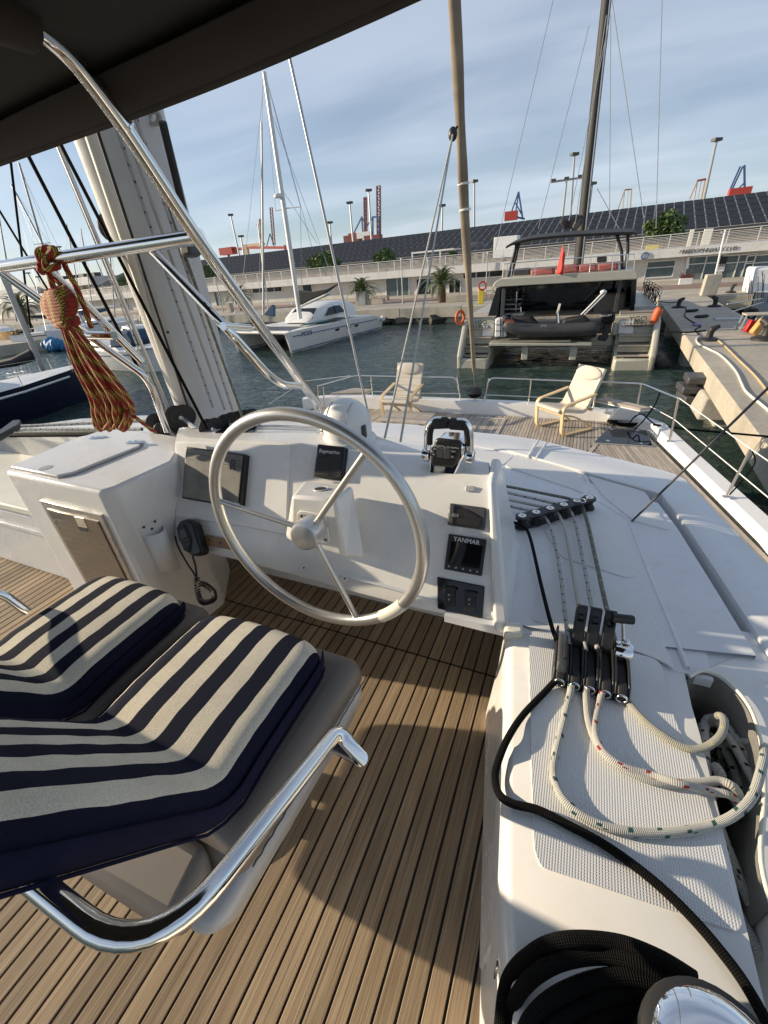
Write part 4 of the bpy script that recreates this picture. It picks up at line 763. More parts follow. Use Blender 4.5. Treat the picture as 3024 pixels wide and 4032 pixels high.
q0 = pz(180, 1842, CZ + .0142); MB().lathe([(.028, 0), (.028, .0012)], q0, (0, 0, 1), 16).build('finger_hole', M['greyg'], lid)
for x, y in ((386, 1722), (533, 1741)):
    c_ = pz(x, y, CZ + .016); hg = MB().ell(c_, (.055, .022, .006), 16, 6, Matrix.Rotation(.35, 3, 'Z')).build('hinge', M['steel'], lid, 60)
    for k in (-.028, 0, .028): MB().lathe([(.007, 0), (.007, .006)], c_ + V((k, k * .36, .003)), n=8).build('screw', M['chrome'], hg)
def cf(x, y, d=0): a_, b_ = ctop[0], ctop[1]; n = V((b_.y - a_.y, -(b_.x - a_.x), 0)).normalized(); return pp(x, y, a_ + n * d, n), n
def fq(L_, d): return [cf(x, y, d)[0] for x, y in L_]
nn = cf(100, 1900)[1]
dz0, dz1 = -1.42, cf(300, 2000)[0].z; xl = cf(166, 1966)[0]; xr = cf(429, 2029)[0]
def rect(l, r, z0, z1, d): a_, b_ = ctop[0], ctop[1]; P = lambda s: a_.lerp(b_, s); return [V((*P(l)[:2], z0)) + nn * d, V((*P(r)[:2], z0)) + nn * d, V((*P(r)[:2], z1)) + nn * d, V((*P(l)[:2], z1)) + nn * d]
sl_ = (xl - ctop[0]).length / (ctop[1] - ctop[0]).length * .96; sr_ = min(.93, Vx := ((V((xr.x, xr.y, 0)) - V((ctop[0].x, ctop[0].y, 0))).length / (V((ctop[1].x, ctop[1].y, 0)) - V((ctop[0].x, ctop[0].y, 0))).length)); sl_ = (V((xl.x, xl.y, 0)) - V((ctop[0].x, ctop[0].y, 0))).length / (V((ctop[1].x, ctop[1].y, 0)) - V((ctop[0].x, ctop[0].y, 0))).length
dtop = (xl.z + xr.z) / 2
dr = MB().prism(rect(sl_, sr_, dz0, dtop, .012), -nn * .016).build('door_frame', plain('brushed_steel', (.55, .53, .50), .3, 1.0, .15, vs=30), cb, bevel=.002)
df = MB().prism(rect(sl_ + .05, sr_ - .05, dz0 + .03, dtop - .035, .017), -nn * .01).build('door', plain('bronze_panel', (.20, .17, .135), .22, .55, .1), cb, bevel=.002)
for k in range(16): z_ = dz0 + .05 + k * .034; MB().prism(rect(sl_ + .055, sr_ - .055, z_, z_ + .0022, .0178), -nn * .002).build('plank_reflection', M['dgrey'], df)  # thin dark bars on the panel, drawn as the reflected lines of floor planks
lc = fq([(291, 2034), (327, 2042), (352, 2098), (317, 2090)], .019); MB().prism(lc, -nn * .006).build('latch', M['steel'], df, bevel=.001); MB().prism(fq([(303, 2072), (340, 2080), (348, 2096), (314, 2089)], .0205), -nn * .003).build('latch_pocket', M['blackm'], df)
# pocket on the cabinet side
def cs(x, y, d=0): a_, b_ = ctop[2], ctop[3]; n = V((b_.y - a_.y, -(b_.x - a_.x), 0)).normalized(); return pp(x, y, a_ + n * d, n), n
sn = cs(600, 2000)[1]; pk = MB(); P0 = [cs(x, y, .001)[0] for x, y in ((546, 2082), (624, 2038), (634, 2042), (700, 2225), (640, 2240), (622, 2240))]
MB().prism(P0, sn * .004).build('pocket_back', M['white'], cb)
A1, A2, A3, A4 = cs(548, 2083, .004)[0], cs(628, 2040, .004)[0], cs(706, 2230, .004)[0], cs(628, 2250, .004)[0]
rows = []
for s in range(9):
    t = s / 8; o_ = .055 * math.sin(math.pi * t) ** .6
    rows.append([A1.lerp(A2, t) + V((0, 0, -.035)) + sn * o_, A4.lerp(A3, t) + sn * o_ * .8])
MB().grid(rows).build('pocket_front', M['white'], cb, 60, solid=.003)
for x, y in ((566, 2076), (598, 2082), (610, 2053)): MB().lathe([(.006, 0), (.006, .002)], cs(x, y, .007)[0], sn, 8).build('screw', M['dgrey'], cb)
# ================================================================== handheld radio with coiled cord
rd = thing('handheld_radio', 'black handheld radio microphone hanging on the console', 'radio', fp(745, 2190)); 
def rp(x, y, d): return fp(x, y, d)
MB().prism([rp(*p, .06) for p in ((690, 2080), (705, 2050), (735, 2042), (762, 2062), (775, 2110), (795, 2170), (785, 2185), (755, 2192), (735, 2175), (700, 2130))], -FN * .05).build('body', M['black'], rd, bevel=.010, seg=3)
MB().prism([rp(*p, .068) for p in ((698, 2082), (722, 2062), (748, 2120), (742, 2176), (722, 2168))], -FN * .012).build('front', M['blackm'], rd, bevel=.005)
MB().prism([rp(*p, .0705) for p in ((704, 2090), (724, 2080), (736, 2112), (714, 2122))], -FN * .003).build('screen', M['dgrey'], rd)
for i in range(3):
    for j in range(2): MB().lathe([(.0055, 0), (.005, .003)], rp(716 + i * 11 + j * 5, 2132 + j * 16 - i * 3, .067), FN, 10).build('button', M['dgrey'], rd, 40)
cordp = [rp(690, 2110, .03), rp(700, 2150, .04), rp(735, 2215, .05), rp(768, 2265, .055), rp(775, 2290, .055)]
MB().tube(crom(cordp, 6), .0042, 6).build('cord', M['blackm'], rd, 60); MB().tube(crom([rp(758, 2190, .05), rp(770, 2230, .055), rp(774, 2275, .055)], 5), .0042, 6).build('cord', M['blackm'], rd, 60)
path = crom([rp(775, 2275, .05), rp(778, 2330, .06), rp(790, 2365, .07), rp(815, 2372, .08), rp(842, 2358, .08), rp(840, 2330, .075), rp(812, 2305, .06), rp(790, 2298, .055)], 26); hel = []
for i, p in enumerate(path):
    t = (path[min(i + 1, len(path) - 1)] - path[max(0, i - 1)]).normalized(); u_ = t.cross(FN).normalized(); w_ = t.cross(u_)
    hel.append(p + (u_ * math.cos(i * 1.25) + w_ * math.sin(i * 1.25)) * .0095)
MB().tube(hel, .0036, 5).build('coiled_cord', M['blackm'], rd, 60)
# ================================================================== helm seats and striped cushions
def cushion(rows_y, x0, x1, th, nx=14, puff=.012, rnd=.07):
    """soft slab along a profile of (y, z) points; stripes follow X"""
    P = [V((0, y, z)) for y, z in rows_y]; top = []; bot = []; nP = len(P); ln = [0]
    for i in range(1, nP): ln.append(ln[-1] + (P[i] - P[i - 1]).length)
    for i, p in enumerate(P):
        t = (P[min(i + 1, nP - 1)] - P[max(i - 1, 0)]).normalized(); n = V((0, -t.z, t.y))
        if n.z < 0: n = -n
        e = min(ln[i], ln[-1] - ln[i]); ins = rnd * (1 - math.sqrt(max(0, 1 - (1 - min(1, e / rnd)) ** 2))) * .9 if e < rnd else 0
        ra, rb = [], []
        for k in range(nx + 1):
            s = k / nx; x = lerp(x0 + ins, x1 - ins, .5 - .5 * math.cos(math.pi * s) * (1 - .22 * 0)) if False else lerp(x0 + ins, x1 - ins, s)
            d = min(s, 1 - s) * (x1 - x0); ed = min(d, e * 1.0 + .004); f = 1 - (1 - min(1, ed / .028)) ** 2.4
            w_ = puff * math.sin(math.pi * s) + .003 * math.sin(17 * x + 9 * i)
            ra.append(V((x, p.y, p.z)) + n * (w_ - th * .42 * (1 - f))); rb.append(V((x, p.y, p.z)) - n * (th - th * .42 * (1 - f)))
        top.append(ra); bot.append(rb)
    m = MB(); N = nx + 1; m.grid(top); o = len(m.v); m.v += [p for r in bot for p in r]
    for i in range(nP - 1):
        for k in range(nx): m.f.append([o + i * N + k, o + (i + 1) * N + k, o + (i + 1) * N + k + 1, o + i * N + k + 1])
    for i in range(nP - 1):
        m.f.append([i * N, (i + 1) * N, o + (i + 1) * N, o + i * N]); m.f.append([i * N + nx, o + i * N + nx, o + (i + 1) * N + nx, (i + 1) * N + nx])
    for k in range(nx): m.f.append([k, o + k, o + k + 1, k + 1]); j = (nP - 1) * N + k; m.f.append([j, j + 1, o + j + 1, o + j])
    return m
def prof(dy=0, zt=-.9, yf=.69, yc=.255):
    L_ = []
    for i in range(13): y = lerp(yf, yc + .03, i / 12); L_.append((y + dy, zt - .012 * ((i / 12 - .5) * 2) ** 4))
    L_ += [(yc + .012 + dy, zt + .0), (yc - .008 + dy, zt + .016)]
    for i in range(1, 13): s = i / 12; L_.append((yc - .015 - .30 * s + dy, zt + .03 + .47 * s))
    return L_
def helm_seat(x0, x1, dy, lab1, lab2, tubeR=True):
    xm = (x0 + x1) / 2; ca = MB
    cu = thing('striped_cushion', lab2, 'cushion', (xm, .45 + dy, -.97), 'striped helm cushions')
    mt = stripes('navy_cream_stripes', x0 - xm + .0, (x1 - x0) / 9 * 2 / 2)
    cushion(prof(dy), x0, x1, .075).build('cover', mt, cu, 50, sub=1)
    st = thing('helm_chair', lab1, 'helm chair', (xm, .45 + dy, SZ), 'helm seats')
    # side band of navy cloth with piping
    P = prof(dy)
    for xs in (x0, x1):
        b = MB(); s = 1 if xs == x1 else -1; A = []; B = []
        for i, (y, z) in enumerate(P):
            t = V((0, P[min(i + 1, len(P) - 1)][0] - P[max(i - 1, 0)][0], P[min(i + 1, len(P) - 1)][1] - P[max(i - 1, 0)][1])).normalized(); n = V((0, -t.z, t.y)); n = -n if n.z < 0 else n
            e = min(i, len(P) - 1 - i); ins = (.034, .012, .003)[e] if e < 3 else 0
            A.append(V((xs + s * (.004 - ins), y, z)) - n * .028); B.append(V((xs + s * (.004 - ins), y, z)) - n * .074)
        mid = [a.lerp(b_, .5) + V((s * .006, 0, 0)) for a, b_ in zip(A, B)]
        b.grid([A, mid, B]); b.build('side_band', M['navy'], cu, 60, solid=.004, sub=1)
        MB().tube([p + V((s * .005, 0, 0)) for p in B], .0035, 6).build('piping', M['navy'], cu, 60)
    # upholstered base, tub, pedestal
    w0, w1 = x0 + .01, x1 + (.068 if tubeR else .02)
    MB().hexa([V(q) for q in ((w0, .16 + dy, -1.09), (w1, .16 + dy, -1.09), (w1 + .02, .74 + dy, -1.09), (w0, .74 + dy, -1.09), (w0, .20 + dy, -.985), (w1, .20 + dy, -.985), (w1 + .02, .72 + dy, -.975), (w0, .72 + dy, -.975))]).build('seat_pad', M['taupe'], st, bevel=.05, seg=5)
    MB().hexa([V(q) for q in ((w0 + .02, .12 + dy, -1.24), (w1 - .05, .12 + dy, -1.24), (w1 - .02, .66 + dy, -1.24), (w0 + .02, .66 + dy, -1.24), (w0, .075 + dy, -1.065), (w1 + .005, .075 + dy, -1.065), (w1 + .035, .73 + dy, -1.065), (w0, .73 + dy, -1.065))]).build('seat_tub', M['greyg'], st, bevel=.05, seg=4)
    MB().hexa([V(q) for q in ((w0, .065 + dy, -1.11), (w1 - .06, .065 + dy, -1.11), (w1 - .06, .17 + dy, -1.09), (w0, .17 + dy, -1.09), (w0, .04 + dy, -1.03), (w1 - .07, .06 + dy, -1.03), (w1 - .07, .19 + dy, -.985), (w0, .19 + dy, -.985))]).build('rear_bolster', M['taupe'], st, bevel=.03, seg=3)
    q_ = [V((w1 + .033 - .02 * i, .15 + .56 * i + dy, -1.058)) for i in (0, .25, .5, .75, 1)]
    MB().tube([V((w1 + .012 + .022 * s_, .2 + .5 * s_ + dy, -1.03 + .003 * math.sin(90 * s_))) for s_ in [k / 40 for k in range(41)]], .0022, 4).build('stitching', M['dgrey'], st)
    MB().tube([V((xm, .42 + dy, SZ)), V((xm, .42 + dy, -1.22))], .045, 16).build('pedestal', M['alu'], st, 40); MB().lathe([(.15, 0), (.15, .012), (.06, .03)], (xm, .42 + dy, SZ), n=24).build('pedestal_foot', M['alu'], st, 40)
    if tubeR:    # one steel back rail runs behind both seats
        cn = pz(577, 3825, -.66); P = [V((-.40, .44, -.94)), pz(1420, 2985, -.84), pz(1330, 2872, -.80), cn, V((-1.66, cn.y, -.66)), V((-1.74, .10, -.69)), V((-1.66, .44, -.82)), V((-1.62, .46, -.93))]
        MB().tube(bend(P, .12, 10)[:1] + bend(P[1:4], .028, 8)[:9] + bend(P[2:], .11, 10)[1:], .0152, 18).build('back_rail', M['steel'], st, 60)
helm_seat(-1.0, -.542, 0, 'taupe helm seat with steel back rail, nearer the camera', 'striped cushion on the near helm seat, whole back visible')
helm_seat(-1.56, -1.115, .02, 'taupe helm seat beside the cabinet, mostly hidden', 'striped cushion on the far helm seat, cut by the left edge', False)
# ================================================================== ropes, clutches, organiser, winch on the coaming
CZT = RFZ + .004
def rp_(x, y, h=.013): return pz(x, y, CZT + h)
RR = .0125
def line(name, pts, r, mt, lab, h=None, cat='rope', group=None, k=8, n=10):
    P = [pz(p[0], p[1], CZT + (p[2] if len(p) > 2 else r)) for p in pts]; return MB().tube(crom(P, k), r, n).build(name, M[mt], smooth=60, label=lab, cat=cat, group=group)
line('black_rope', [(1850, 2028, .02), (2010, 2055, .03), (2062, 2075, .03), (2088, 2120, .03), (2130, 2300, .025), (2165, 2440, .05), (2190, 2520, .06)], .0062, 'rope_k', 'black rope from organiser to the left clutch')
line('flecked_rope', [(1940, 1980, .02), (2080, 2010, .03), (2140, 2030, .03), (2175, 2100, .025), (2205, 2250, .025), (2225, 2420, .05), (2240, 2540, .06)], .0062, 'rope_d', 'white dark-flecked rope into the second clutch')
line('plain_rope', [(1935, 1955, .02), (2130, 1995, .03), (2190, 2015, .03), (2225, 2090, .025), (2255, 2250, .025), (2285, 2430, .05), (2305, 2560, .06)], .0062, 'rope_w', 'plain white rope into the third clutch')
line('flecked_rope', [(1930, 1925, .02), (2150, 1975, .03), (2230, 1998, .03), (2262, 2050, .025), (2300, 2230, .025), (2335, 2430, .05), (2352, 2560, .06)], .0062, 'rope_d', 'white dark-flecked rope into the fourth clutch')
line('grey_green_rope', [(1925, 1902, .02), (2150, 1945, .03), (2270, 1975, .03), (2305, 2030, .025), (2345, 2200, .025), (2385, 2380, .05), (2430, 2560, .06)], .0072, 'rope_o', 'grey-green rope into the right lever clutch')
# organiser
og = thing('deck_organiser', 'black six-sheave deck organiser plate on the roof', 'deck organiser', pz(2200, 2040, CZT)); oc = [pz(x, y, CZT + .055) for x, y in ((2056, 2032), (2111, 2018), (2166, 2002), (2220, 1988), (2272, 1974), (2322, 1960))]
def scallop(z, k=.030):
    d = (oc[-1] - oc[0]).normalized(); n = V((-d.y, d.x, 0)); A = []; B = []
    for i, c in enumerate(oc):
        A += [c + n * k * .8 - d * .016, c + n * k, c + n * k * .8 + d * .016]; B = [c - n * k * .8 + d * .016, c - n * k, c - n * k * .8 - d * .016][::1] + B
    P = [oc[0] - d * .033] + A + [oc[-1] + d * .03] + B; return [V((p.x, p.y, z)) for p in P]
MB().prism(scallop(CZT + .046), (0, 0, .009)).build('top_plate', M['black'], og, bevel=.002); MB().prism(scallop(CZT), (0, 0, .010)).build('base_plate', M['black'], og, bevel=.002)
for c in oc:
    s = MB().lathe([(.026, 0), (.018, .008), (.018, .024), (.026, .032)], V((c.x, c.y, CZT + .012)), n=18).build('sheave', M['blackm'], og, 40); MB().lathe([(.0165, 0), (.0165, .003), (.013, .005), (.006, .0045), (.006, .001)], V((c.x, c.y, CZT + .0555)), n=20).build('axle_bolt', M['steel'], og, 40)
MB().tube([V((oc[4].x + .012 + .022 * math.cos(t * .35), oc[4].y + .02 * math.sin(t * .35), CZT + .062)) for t in range(18)], .0018, 5, True).build('split_ring', M['steel'], og, 60)
# clutches: local frame x across, y forward, z up, then placed on the coaming
K0 = pz(2198, 2706, CZT); K1 = pz(2440, 2770, CZT); KD = (K1 - K0) / 4; kang = math.atan2(KD.y, KD.x); KW = KD.length
KL = .19
def clutch(i, lab, kind):
    p = K0 + KD * i; t = thing('rope_clutch', lab, 'rope clutch', (0, 0, 0), 'rope clutches in a row'); w_ = KW * .49
    sp = [(-.0, 0), (KL, 0), (KL, .03), (KL - .02, .058), (.10, .062), (.055, .058), (.02, .05), (0, .03)]
    for s in (-1, 1): MB().prism([V((s * w_ - (.006 if s > 0 else 0), y, z)) for y, z in sp], (.006, 0, 0)).build('cheek', M['black'], t, bevel=.0025)
    MB().prism([V((-w_ + .007, y, z)) for y, z in ((0, 0), (.03, 0), (.03, .046), (.014, .046), (0, .034))], (2 * w_ - .014, 0, 0)).build('rope_exit', M['blackm'], t, bevel=.003)
    MB().tube([V((.0075 * 1.6 * math.cos(q_ * .45), -.002, .021 + .012 * math.sin(q_ * .45))) for q_ in range(14)], .003, 6, True).build('exit_bush', M['steel'], t, 60)
    MB().box((0, .075, .022), (2 * w_ - .013, .12, .04)).build('body', M['blackm'], t, bevel=.003)
    for s in (-1, 1): MB().lathe([(.008, 0), (.008, .004), (.004, .006)], (s * w_, .125, .05), (s, 0, 0), 12).build('axle', M['chrome'], t, 40)
    if kind == 'open':
        lv = MB().prism([V((-w_ * .82, y, z)) for y, z in ((.115, .04), (.138, .045), (.172, .112), (.178, .148), (.166, .150), (.150, .118), (.122, .066))], (w_ * 1.64, 0, 0)).build('lever', M['black'], t, bevel=.004)
        MB().box((0, .150, .117), (w_ * .85, .012, .030), 0, .46).build('lever_slot', M['blackg'], lv); MB().lathe([(w_ * .62, -.001), (w_ * .62, .001)], (0, .125, .05), (1, 0, 0), 10).build('cam', M['blackm'], lv)
    elif kind == 'closed':
        MB().prism([V((-w_ * .7, y, z)) for y, z in ((.135, .05), (.13, .07), (.09, .078), (.02, .074), (.004, .055), (.01, .046), (.05, .058), (.11, .056))], (w_ * 1.4, 0, 0)).build('lever', M['dgrey'], t, bevel=.006, seg=3); MB().box((w_ * .35, .06, .080), (.010, .055, .006)).build('lever_slot', M['blackm'], t, bevel=.002)
    else:
        MB().lathe([(.026, -.02), (.028, -.012), (.028, .012), (.024, .02)], (.004, .122, .058), (1, 0, 0), 18).build('drum', M['chrome'], t, 40); MB().box((.004, .122, .086), (.02, .018, .03)).build('socket', M['chrome'], t, bevel=.004)
        MB().tube([V((0, .128, .09)), V((-.010, .148, .145))], .0048, 10).build('handle', M['steel'], t, 60); MB().lathe([(.011, -.025), (.0125, -.021), (.0125, .021), (.011, .025)], V((-.010, .150, .148)), (1, .15, 0), 18).build('knob', M['black'], t, 40)
    t.location = p + V((0, 0, .001)); t.rotation_euler = (0, 0, kang)
for i, (lab, kd) in enumerate((('leftmost rope clutch, lever shut, holding the black rope', 'closed'), ('second rope clutch from left with raised lever', 'open'), ('middle rope clutch with raised lever', 'open'), ('fourth rope clutch from left with raised lever', 'open'), ('rightmost clutch with chrome drum and black knob handle', 'winch'))): clutch(i, lab, kd)
# tails
line('black_rope_tail', [(2198, 2668, .02), (2150, 2720), (2060, 2815), (1998, 2910, .012), (1958, 3010, -.005), (1950, 3070, -.01), (1968, 3130, .002), (2020, 3165), (2120, 3190), (2240, 3250), (2370, 3320), (2500, 3410), (2620, 3510), (2740, 3630), (2850, 3760), (2930, 3870), (3010, 4010), (3080, 4160)], .0085, 'rope_k', 'long black rope tail looping off the coaming edge', k=8)
line('green_fleck_rope', [(2250, 2690, .03), (2245, 2730), (2218, 2850), (2190, 2960), (2180, 3050), (2215, 3140), (2290, 3210), (2400, 3260), (2540, 3280), (2680, 3275), (2800, 3250), (2890, 3210, .02), (2960, 3140, .03), (2995, 3040, .03), (3010, 2960, .01), (2990, 2930, -.03), (2900, 2925, -.08), (2840, 2960, -.12), (2850, 3080, -.2)], .0088, 'rope_g', 'white green-flecked rope tail in a wide loop', k=8)
line('white_rope_tail', [(2312, 2700, .03), (2308, 2740), (2320, 2850), (2360, 2940), (2430, 3010), (2540, 3065), (2640, 3085), (2750, 3082), (2830, 3075), (2890, 3100, .01), (2915, 3150, -.04), (2930, 3220, -.15)], .0088, 'rope_w', 'plain white rope tail curving to the pocket')
line('red_fleck_rope', [(2372, 2720, .03), (2362, 2760), (2342, 2870, .014), (2370, 2950, .018), (2450, 3015, .016), (2560, 3050, .016), (2680, 3085, .034), (2800, 3115, .014), (2870, 3130, .012), (2905, 3165, -.02), (2925, 3240, -.15)], .0080, 'rope_r', 'white red-flecked rope tail beside the plain one')
line('grey_rope_tail', [(2440, 2690, .03), (2458, 2740), (2520, 2820), (2610, 2895), (2700, 2945), (2770, 2945, .014), (2835, 2900, .03), (2852, 2840, .03), (2830, 2818, .0), (2795, 2850, -.08)], .0085, 'rope_t', 'grey-white rope tail ending in the pocket')
# coil in the pocket
m = MB(); 
for k in range(9):
    cx_, cy_ = .455 + .006 * math.sin(k * 2.1), .70 + .02 * math.cos(k * 1.7); m.tube([V((cx_ + (.055 - .005 * (k % 3)) * math.cos(t * .26) * (1 + .1 * math.sin(t + k)), cy_ + (.24 - .02 * (k % 3)) * math.sin(t * .26), RFZ - .19 + .016 * k + .01 * math.sin(t * .5 + k))) for t in range(25)], .0095, 8)
m.build('rope_coil', M['rope_d'], smooth=60, label='grey flecked ropes heaped inside the coaming pocket', cat='rope')
MB().tube(crom([V((.40, .70, RFZ - .14)), V((.43, .74, RFZ - .06)), V((.42, .77, RFZ - .05))], 6), .0125, 8).build('rope_end', M['rope_d'], smooth=60, label='cut rope end standing up in the pocket', cat='rope')
# winch
wn = thing('winch', 'chrome topped winch wrapped with black rope', 'winch', (.27, .205, RFZ)); wx = V((.27, .205, 0))
MB().lathe([(.085, RFZ), (.085, RFZ + .02), (.062, RFZ + .03), (.056, RFZ + .10), (.066, RFZ + .135), (.078, RFZ + .15)], wx, n=32).build('drum', M['blackm'], wn, 40)
MB().lathe([(.082, RFZ + .15), (.086, RFZ + .16), (.084, RFZ + .172), (.076, RFZ + .178)], wx, n=36).build('collar', M['blackm'], wn, 40)
MB().lathe([(.075, RFZ + .174), (.074, RFZ + .180), (.062, RFZ + .190), (.04, RFZ + .195), (.014, RFZ + .1965), (.013, RFZ + .185)], wx, n=36).build('cap', M['chrome'], wn, 40)
m = MB(); P = []
for t in range(90): a_ = t * .21; P.append(wx + V(((.070 + .0006 * (t % 7)) * math.cos(a_), .070 * math.sin(a_), RFZ + .035 + .0010 * t)))
m.tube(P, .0095, 8)
m.build('wound_rope', M['rope_k'], wn, 60)
hk = thing('rope_hank', 'black rope hank hanging over the coaming by the winch', 'rope', (.1, .2, RFZ))
for k, L_ in enumerate((((2740, 3860), (2600, 3775), (2430, 3712), (2230, 3702), (2100, 3750), (2000, 3860), (1972, 4060)), ((2700, 3880), (2540, 3800), (2380, 3762), (2210, 3785), (2085, 3860), (2015, 3970), (1995, 4120)), ((2660, 3900), (2500, 3850), (2340, 3860), (2180, 3930), (2080, 4030), (2040, 4150)), ((2620, 3930), (2470, 3905), (2320, 3945), (2190, 4020), (2110, 4140)), ((2590, 3970), (2450, 3965), (2330, 4010), (2220, 4110)), ((2560, 4010), (2450, 4030), (2380, 4090), (2330, 4180)))):
    P = [pz(x, y, RFZ + (.095 - .012 * k if i < 2 else (.075 - .008 * k if i < 4 else .04 if i < 5 else -.02))) for i, (x, y) in enumerate(L_)]; MB().tube(crom(P, 8), .0112, 12).build('strand', M['rope_k'], hk, 60)
# coaming side: hatch outline, oval latch
wl = lambda y, z: V((lerp(wb(y), wt(y), (z - SZ) / (RFZ - SZ)), y, z))
pn = MB().prism([wl(y, z) + V((-.006, 0, 0)) for y, z in ((1.0, -1.46), (1.0, -1.06), (.62, -1.05), (.40, -1.10), (.33, -1.2), (.33, -1.46))], (.012, 0, 0)).build('locker_door', M['gel'], bevel=.008, label='flush white locker door in the coaming side beside floor', cat='locker door')
lt = pz(1982, 3640, -1.14); y_ = lt.y
hl = thing('flush_latch', 'oval steel flush latch on the coaming side', 'latch', wl(.28, -1.16)); c_ = wl(.28, -1.16)
MB().ell(c_, (.008, .020, .052), 20, 10).build('plate', M['steel'], hl, 60); MB().box(c_ + V((-.008, .004, 0)), (.006, .013, .066)).build('bar', M['chrome'], hl, bevel=.003)
for s in (-.036, .036): MB().lathe([(.005, 0), (.005, .003)], c_ + V((-.0075, -.006, s)), (-1, 0, 0), 8).build('screw', M['dgrey'], hl)
# ================================================================== bimini and its frame
bm = thing('bimini', 'dark canvas bimini roof overhead at the upper left', 'bimini', (-1.0, .3, .4)); BZ = .385
def bz(x, y): return BZ + .30 * max(0, FYB(x) - .1 - y) * (1 if y > .2 else max(.35, 1 - (.2 - y) * .5)) + .05 * math.sin(max(0, min(1, (y + 1.4) / 2.5)) * math.pi) + .012 * math.sin(2.3 * x + 1) * math.cos(3.1 * y) - .02 * math.exp(-((y - .55) ** 2) * 30)
FYB = lambda x: 1.026 - .05 * (x + 1.13) - (.08 * (x + 1.13) ** 2 if x > -1.13 else 0)
xs_ = [-2.3 + .1 * i for i in range(31)]; tt_ = [k / 14 for k in range(15)]
MB().grid([[V((x, lerp(-1.4, FYB(x) - .03, t), bz(x, lerp(-1.4, FYB(x) - .03, t)) + .01)) for t in tt_] for x in xs_]).build('canopy', M['canvas'], bm, 60, solid=.003)
MB().grid([[V((x, FYB(x) - .10, bz(x, FYB(x) - .10) + .004)), V((x, FYB(x) - .05, BZ - .012)), V((x, FYB(x), BZ - .02)), V((x, FYB(x) + .012, BZ + .0)), V((x, FYB(x) - .02, BZ + .05))] for x in xs_]).build('front_hem', M['canvas2'], bm, 60, solid=.004)
MB().tube([V((x, FYB(x) - .015, BZ - .012)) for x in xs_], .010, 6).build('hem_rope', M['canvas2'], bm, 60)
MB().grid([[V((x, .42 + .05 * math.sin(4 * x), bz(x, .42) + .0)), V((x, .56, bz(x, .56) - .07 - .03 * math.sin(2 * x + 2))), V((x, .64 + .05 * math.sin(3 * x), bz(x, .64) + .0))] for x in xs_[:17]]).build('zip_flap', M['canvas'], bm, 60, solid=.003)
fr = thing('steel_arch', 'polished steel tube arch carrying the bimini', 'arch', (-1.06, 1.6, -.6)); FX = -1.06; TR = .0185
def fx(x, y, X=FX): return px(x, y, X)
main = [fx(1264, 1652), fx(1250, 1590), fx(1180, 1500), fx(770, 930), fx(480, 485), fx(275, 215), fx(100, 75), fx(-150, -20)]
MB().tube(bend(main, .08, 5), TR, 14).build('main_strut', M['steel'], fr, 60)
MB().tube([fx(500, 510), fx(492, 498)], TR + .0025, 14).build('strut_collar', M['steel'], fr, 40)
MB().tube(bend([fx(275, 215) + V((0, 0, .0)), fx(100, 75), fx(-150, -60)], .05, 4), [.030] * 7, 12).build('front_sleeve', M['canvas2'], fr, 60) if False else None
MB().tube([fx(90, 66), fx(-160, -20)], .05, 12).build('sleeve', M['canvas2'], fr, 60)
r0 = fx(790, 930); RYr = r0.y
MB().tube([r0, py(0, 1052, RYr), py(-400, 1112, RYr)], .0205, 14).build('cross_rail', M['steel'], fr, 60)
b1 = [fx(640, 1000), fx(890, 1285), fx(960, 1290)]; 
MB().tube(bend([py(598, 985, RYr + .02), px(880, 1280, FX + .03), px(1050, 1470, FX + .05), px(1110, 1515, FX + .05), px(1180, 1520, FX + .03)], .06, 6), .0145, 12).build('side_brace', M['steel'], fr, 60)
MB().tube(bend([px(878, 1285, FX + .03), px(985, 1292, FX)], .01, 2), .0125, 12).build('link_tube', M['steel'], fr, 60)
MB().tube(bend([py(10, 1075, RYr), py(568, 1478, RYr + .25), py(600, 1530, RYr + .27), py(660, 1700, RYr + .28)], .06, 5), .0165, 12).build('lower_brace', M['steel'], fr, 60)
MB().tube([py(150, 1030, RYr), py(330, 1190, RYr + .12), py(560, 1425, RYr + .24)], .0165, 12).build('lower_brace', M['steel'], fr, 60)
MB().tube([py(320, 1320, RYr + .1), py(450, 1322, RYr + .1)], .016, 10).build('link_tube', M['steel'], fr, 60)
# ================================================================== mast and rigging at its foot
MYc = 1.62
my = lambda y: lerp(1.80, 1.47, (1690 - y) / 1150); mb0, mb1 = py(846, 1690, my(1690)), py(492, 551, my(551)); md = (mb1 - mb0); mtop = mb0 + md * 2.6
ms = thing('mast', 'thick white aluminium mast stepped on the coachroof', 'mast', mb0); P = []
vw = V((mb0.x, mb0.y, 0)).normalized(); sdv = V((vw.y, -vw.x, 0)); W0 = (py(925, 1690, MYc) - py(648, 1690, MYc)).length * .5
def msec(c, k=1.0):
    ring = []
    for j in range(36):
        a_ = 2 * math.pi * j / 36; ring.append(c + V((0, 1, 0)) * (.180 * k * math.copysign(abs(math.cos(a_)) ** .8, math.cos(a_))) + V((1, 0, 0)) * (.112 * k * math.copysign(abs(math.sin(a_)) ** .8, math.sin(a_))))
    return ring
mm = MB(); A_, B__ = msec(mb0 + md * -.06), msec(mtop); mm.add(A_ + B__, [[i, (i + 1) % 36, 36 + (i + 1) % 36, 36 + i] for i in range(36)]); mm.build('section', M['mast'], ms, 40)
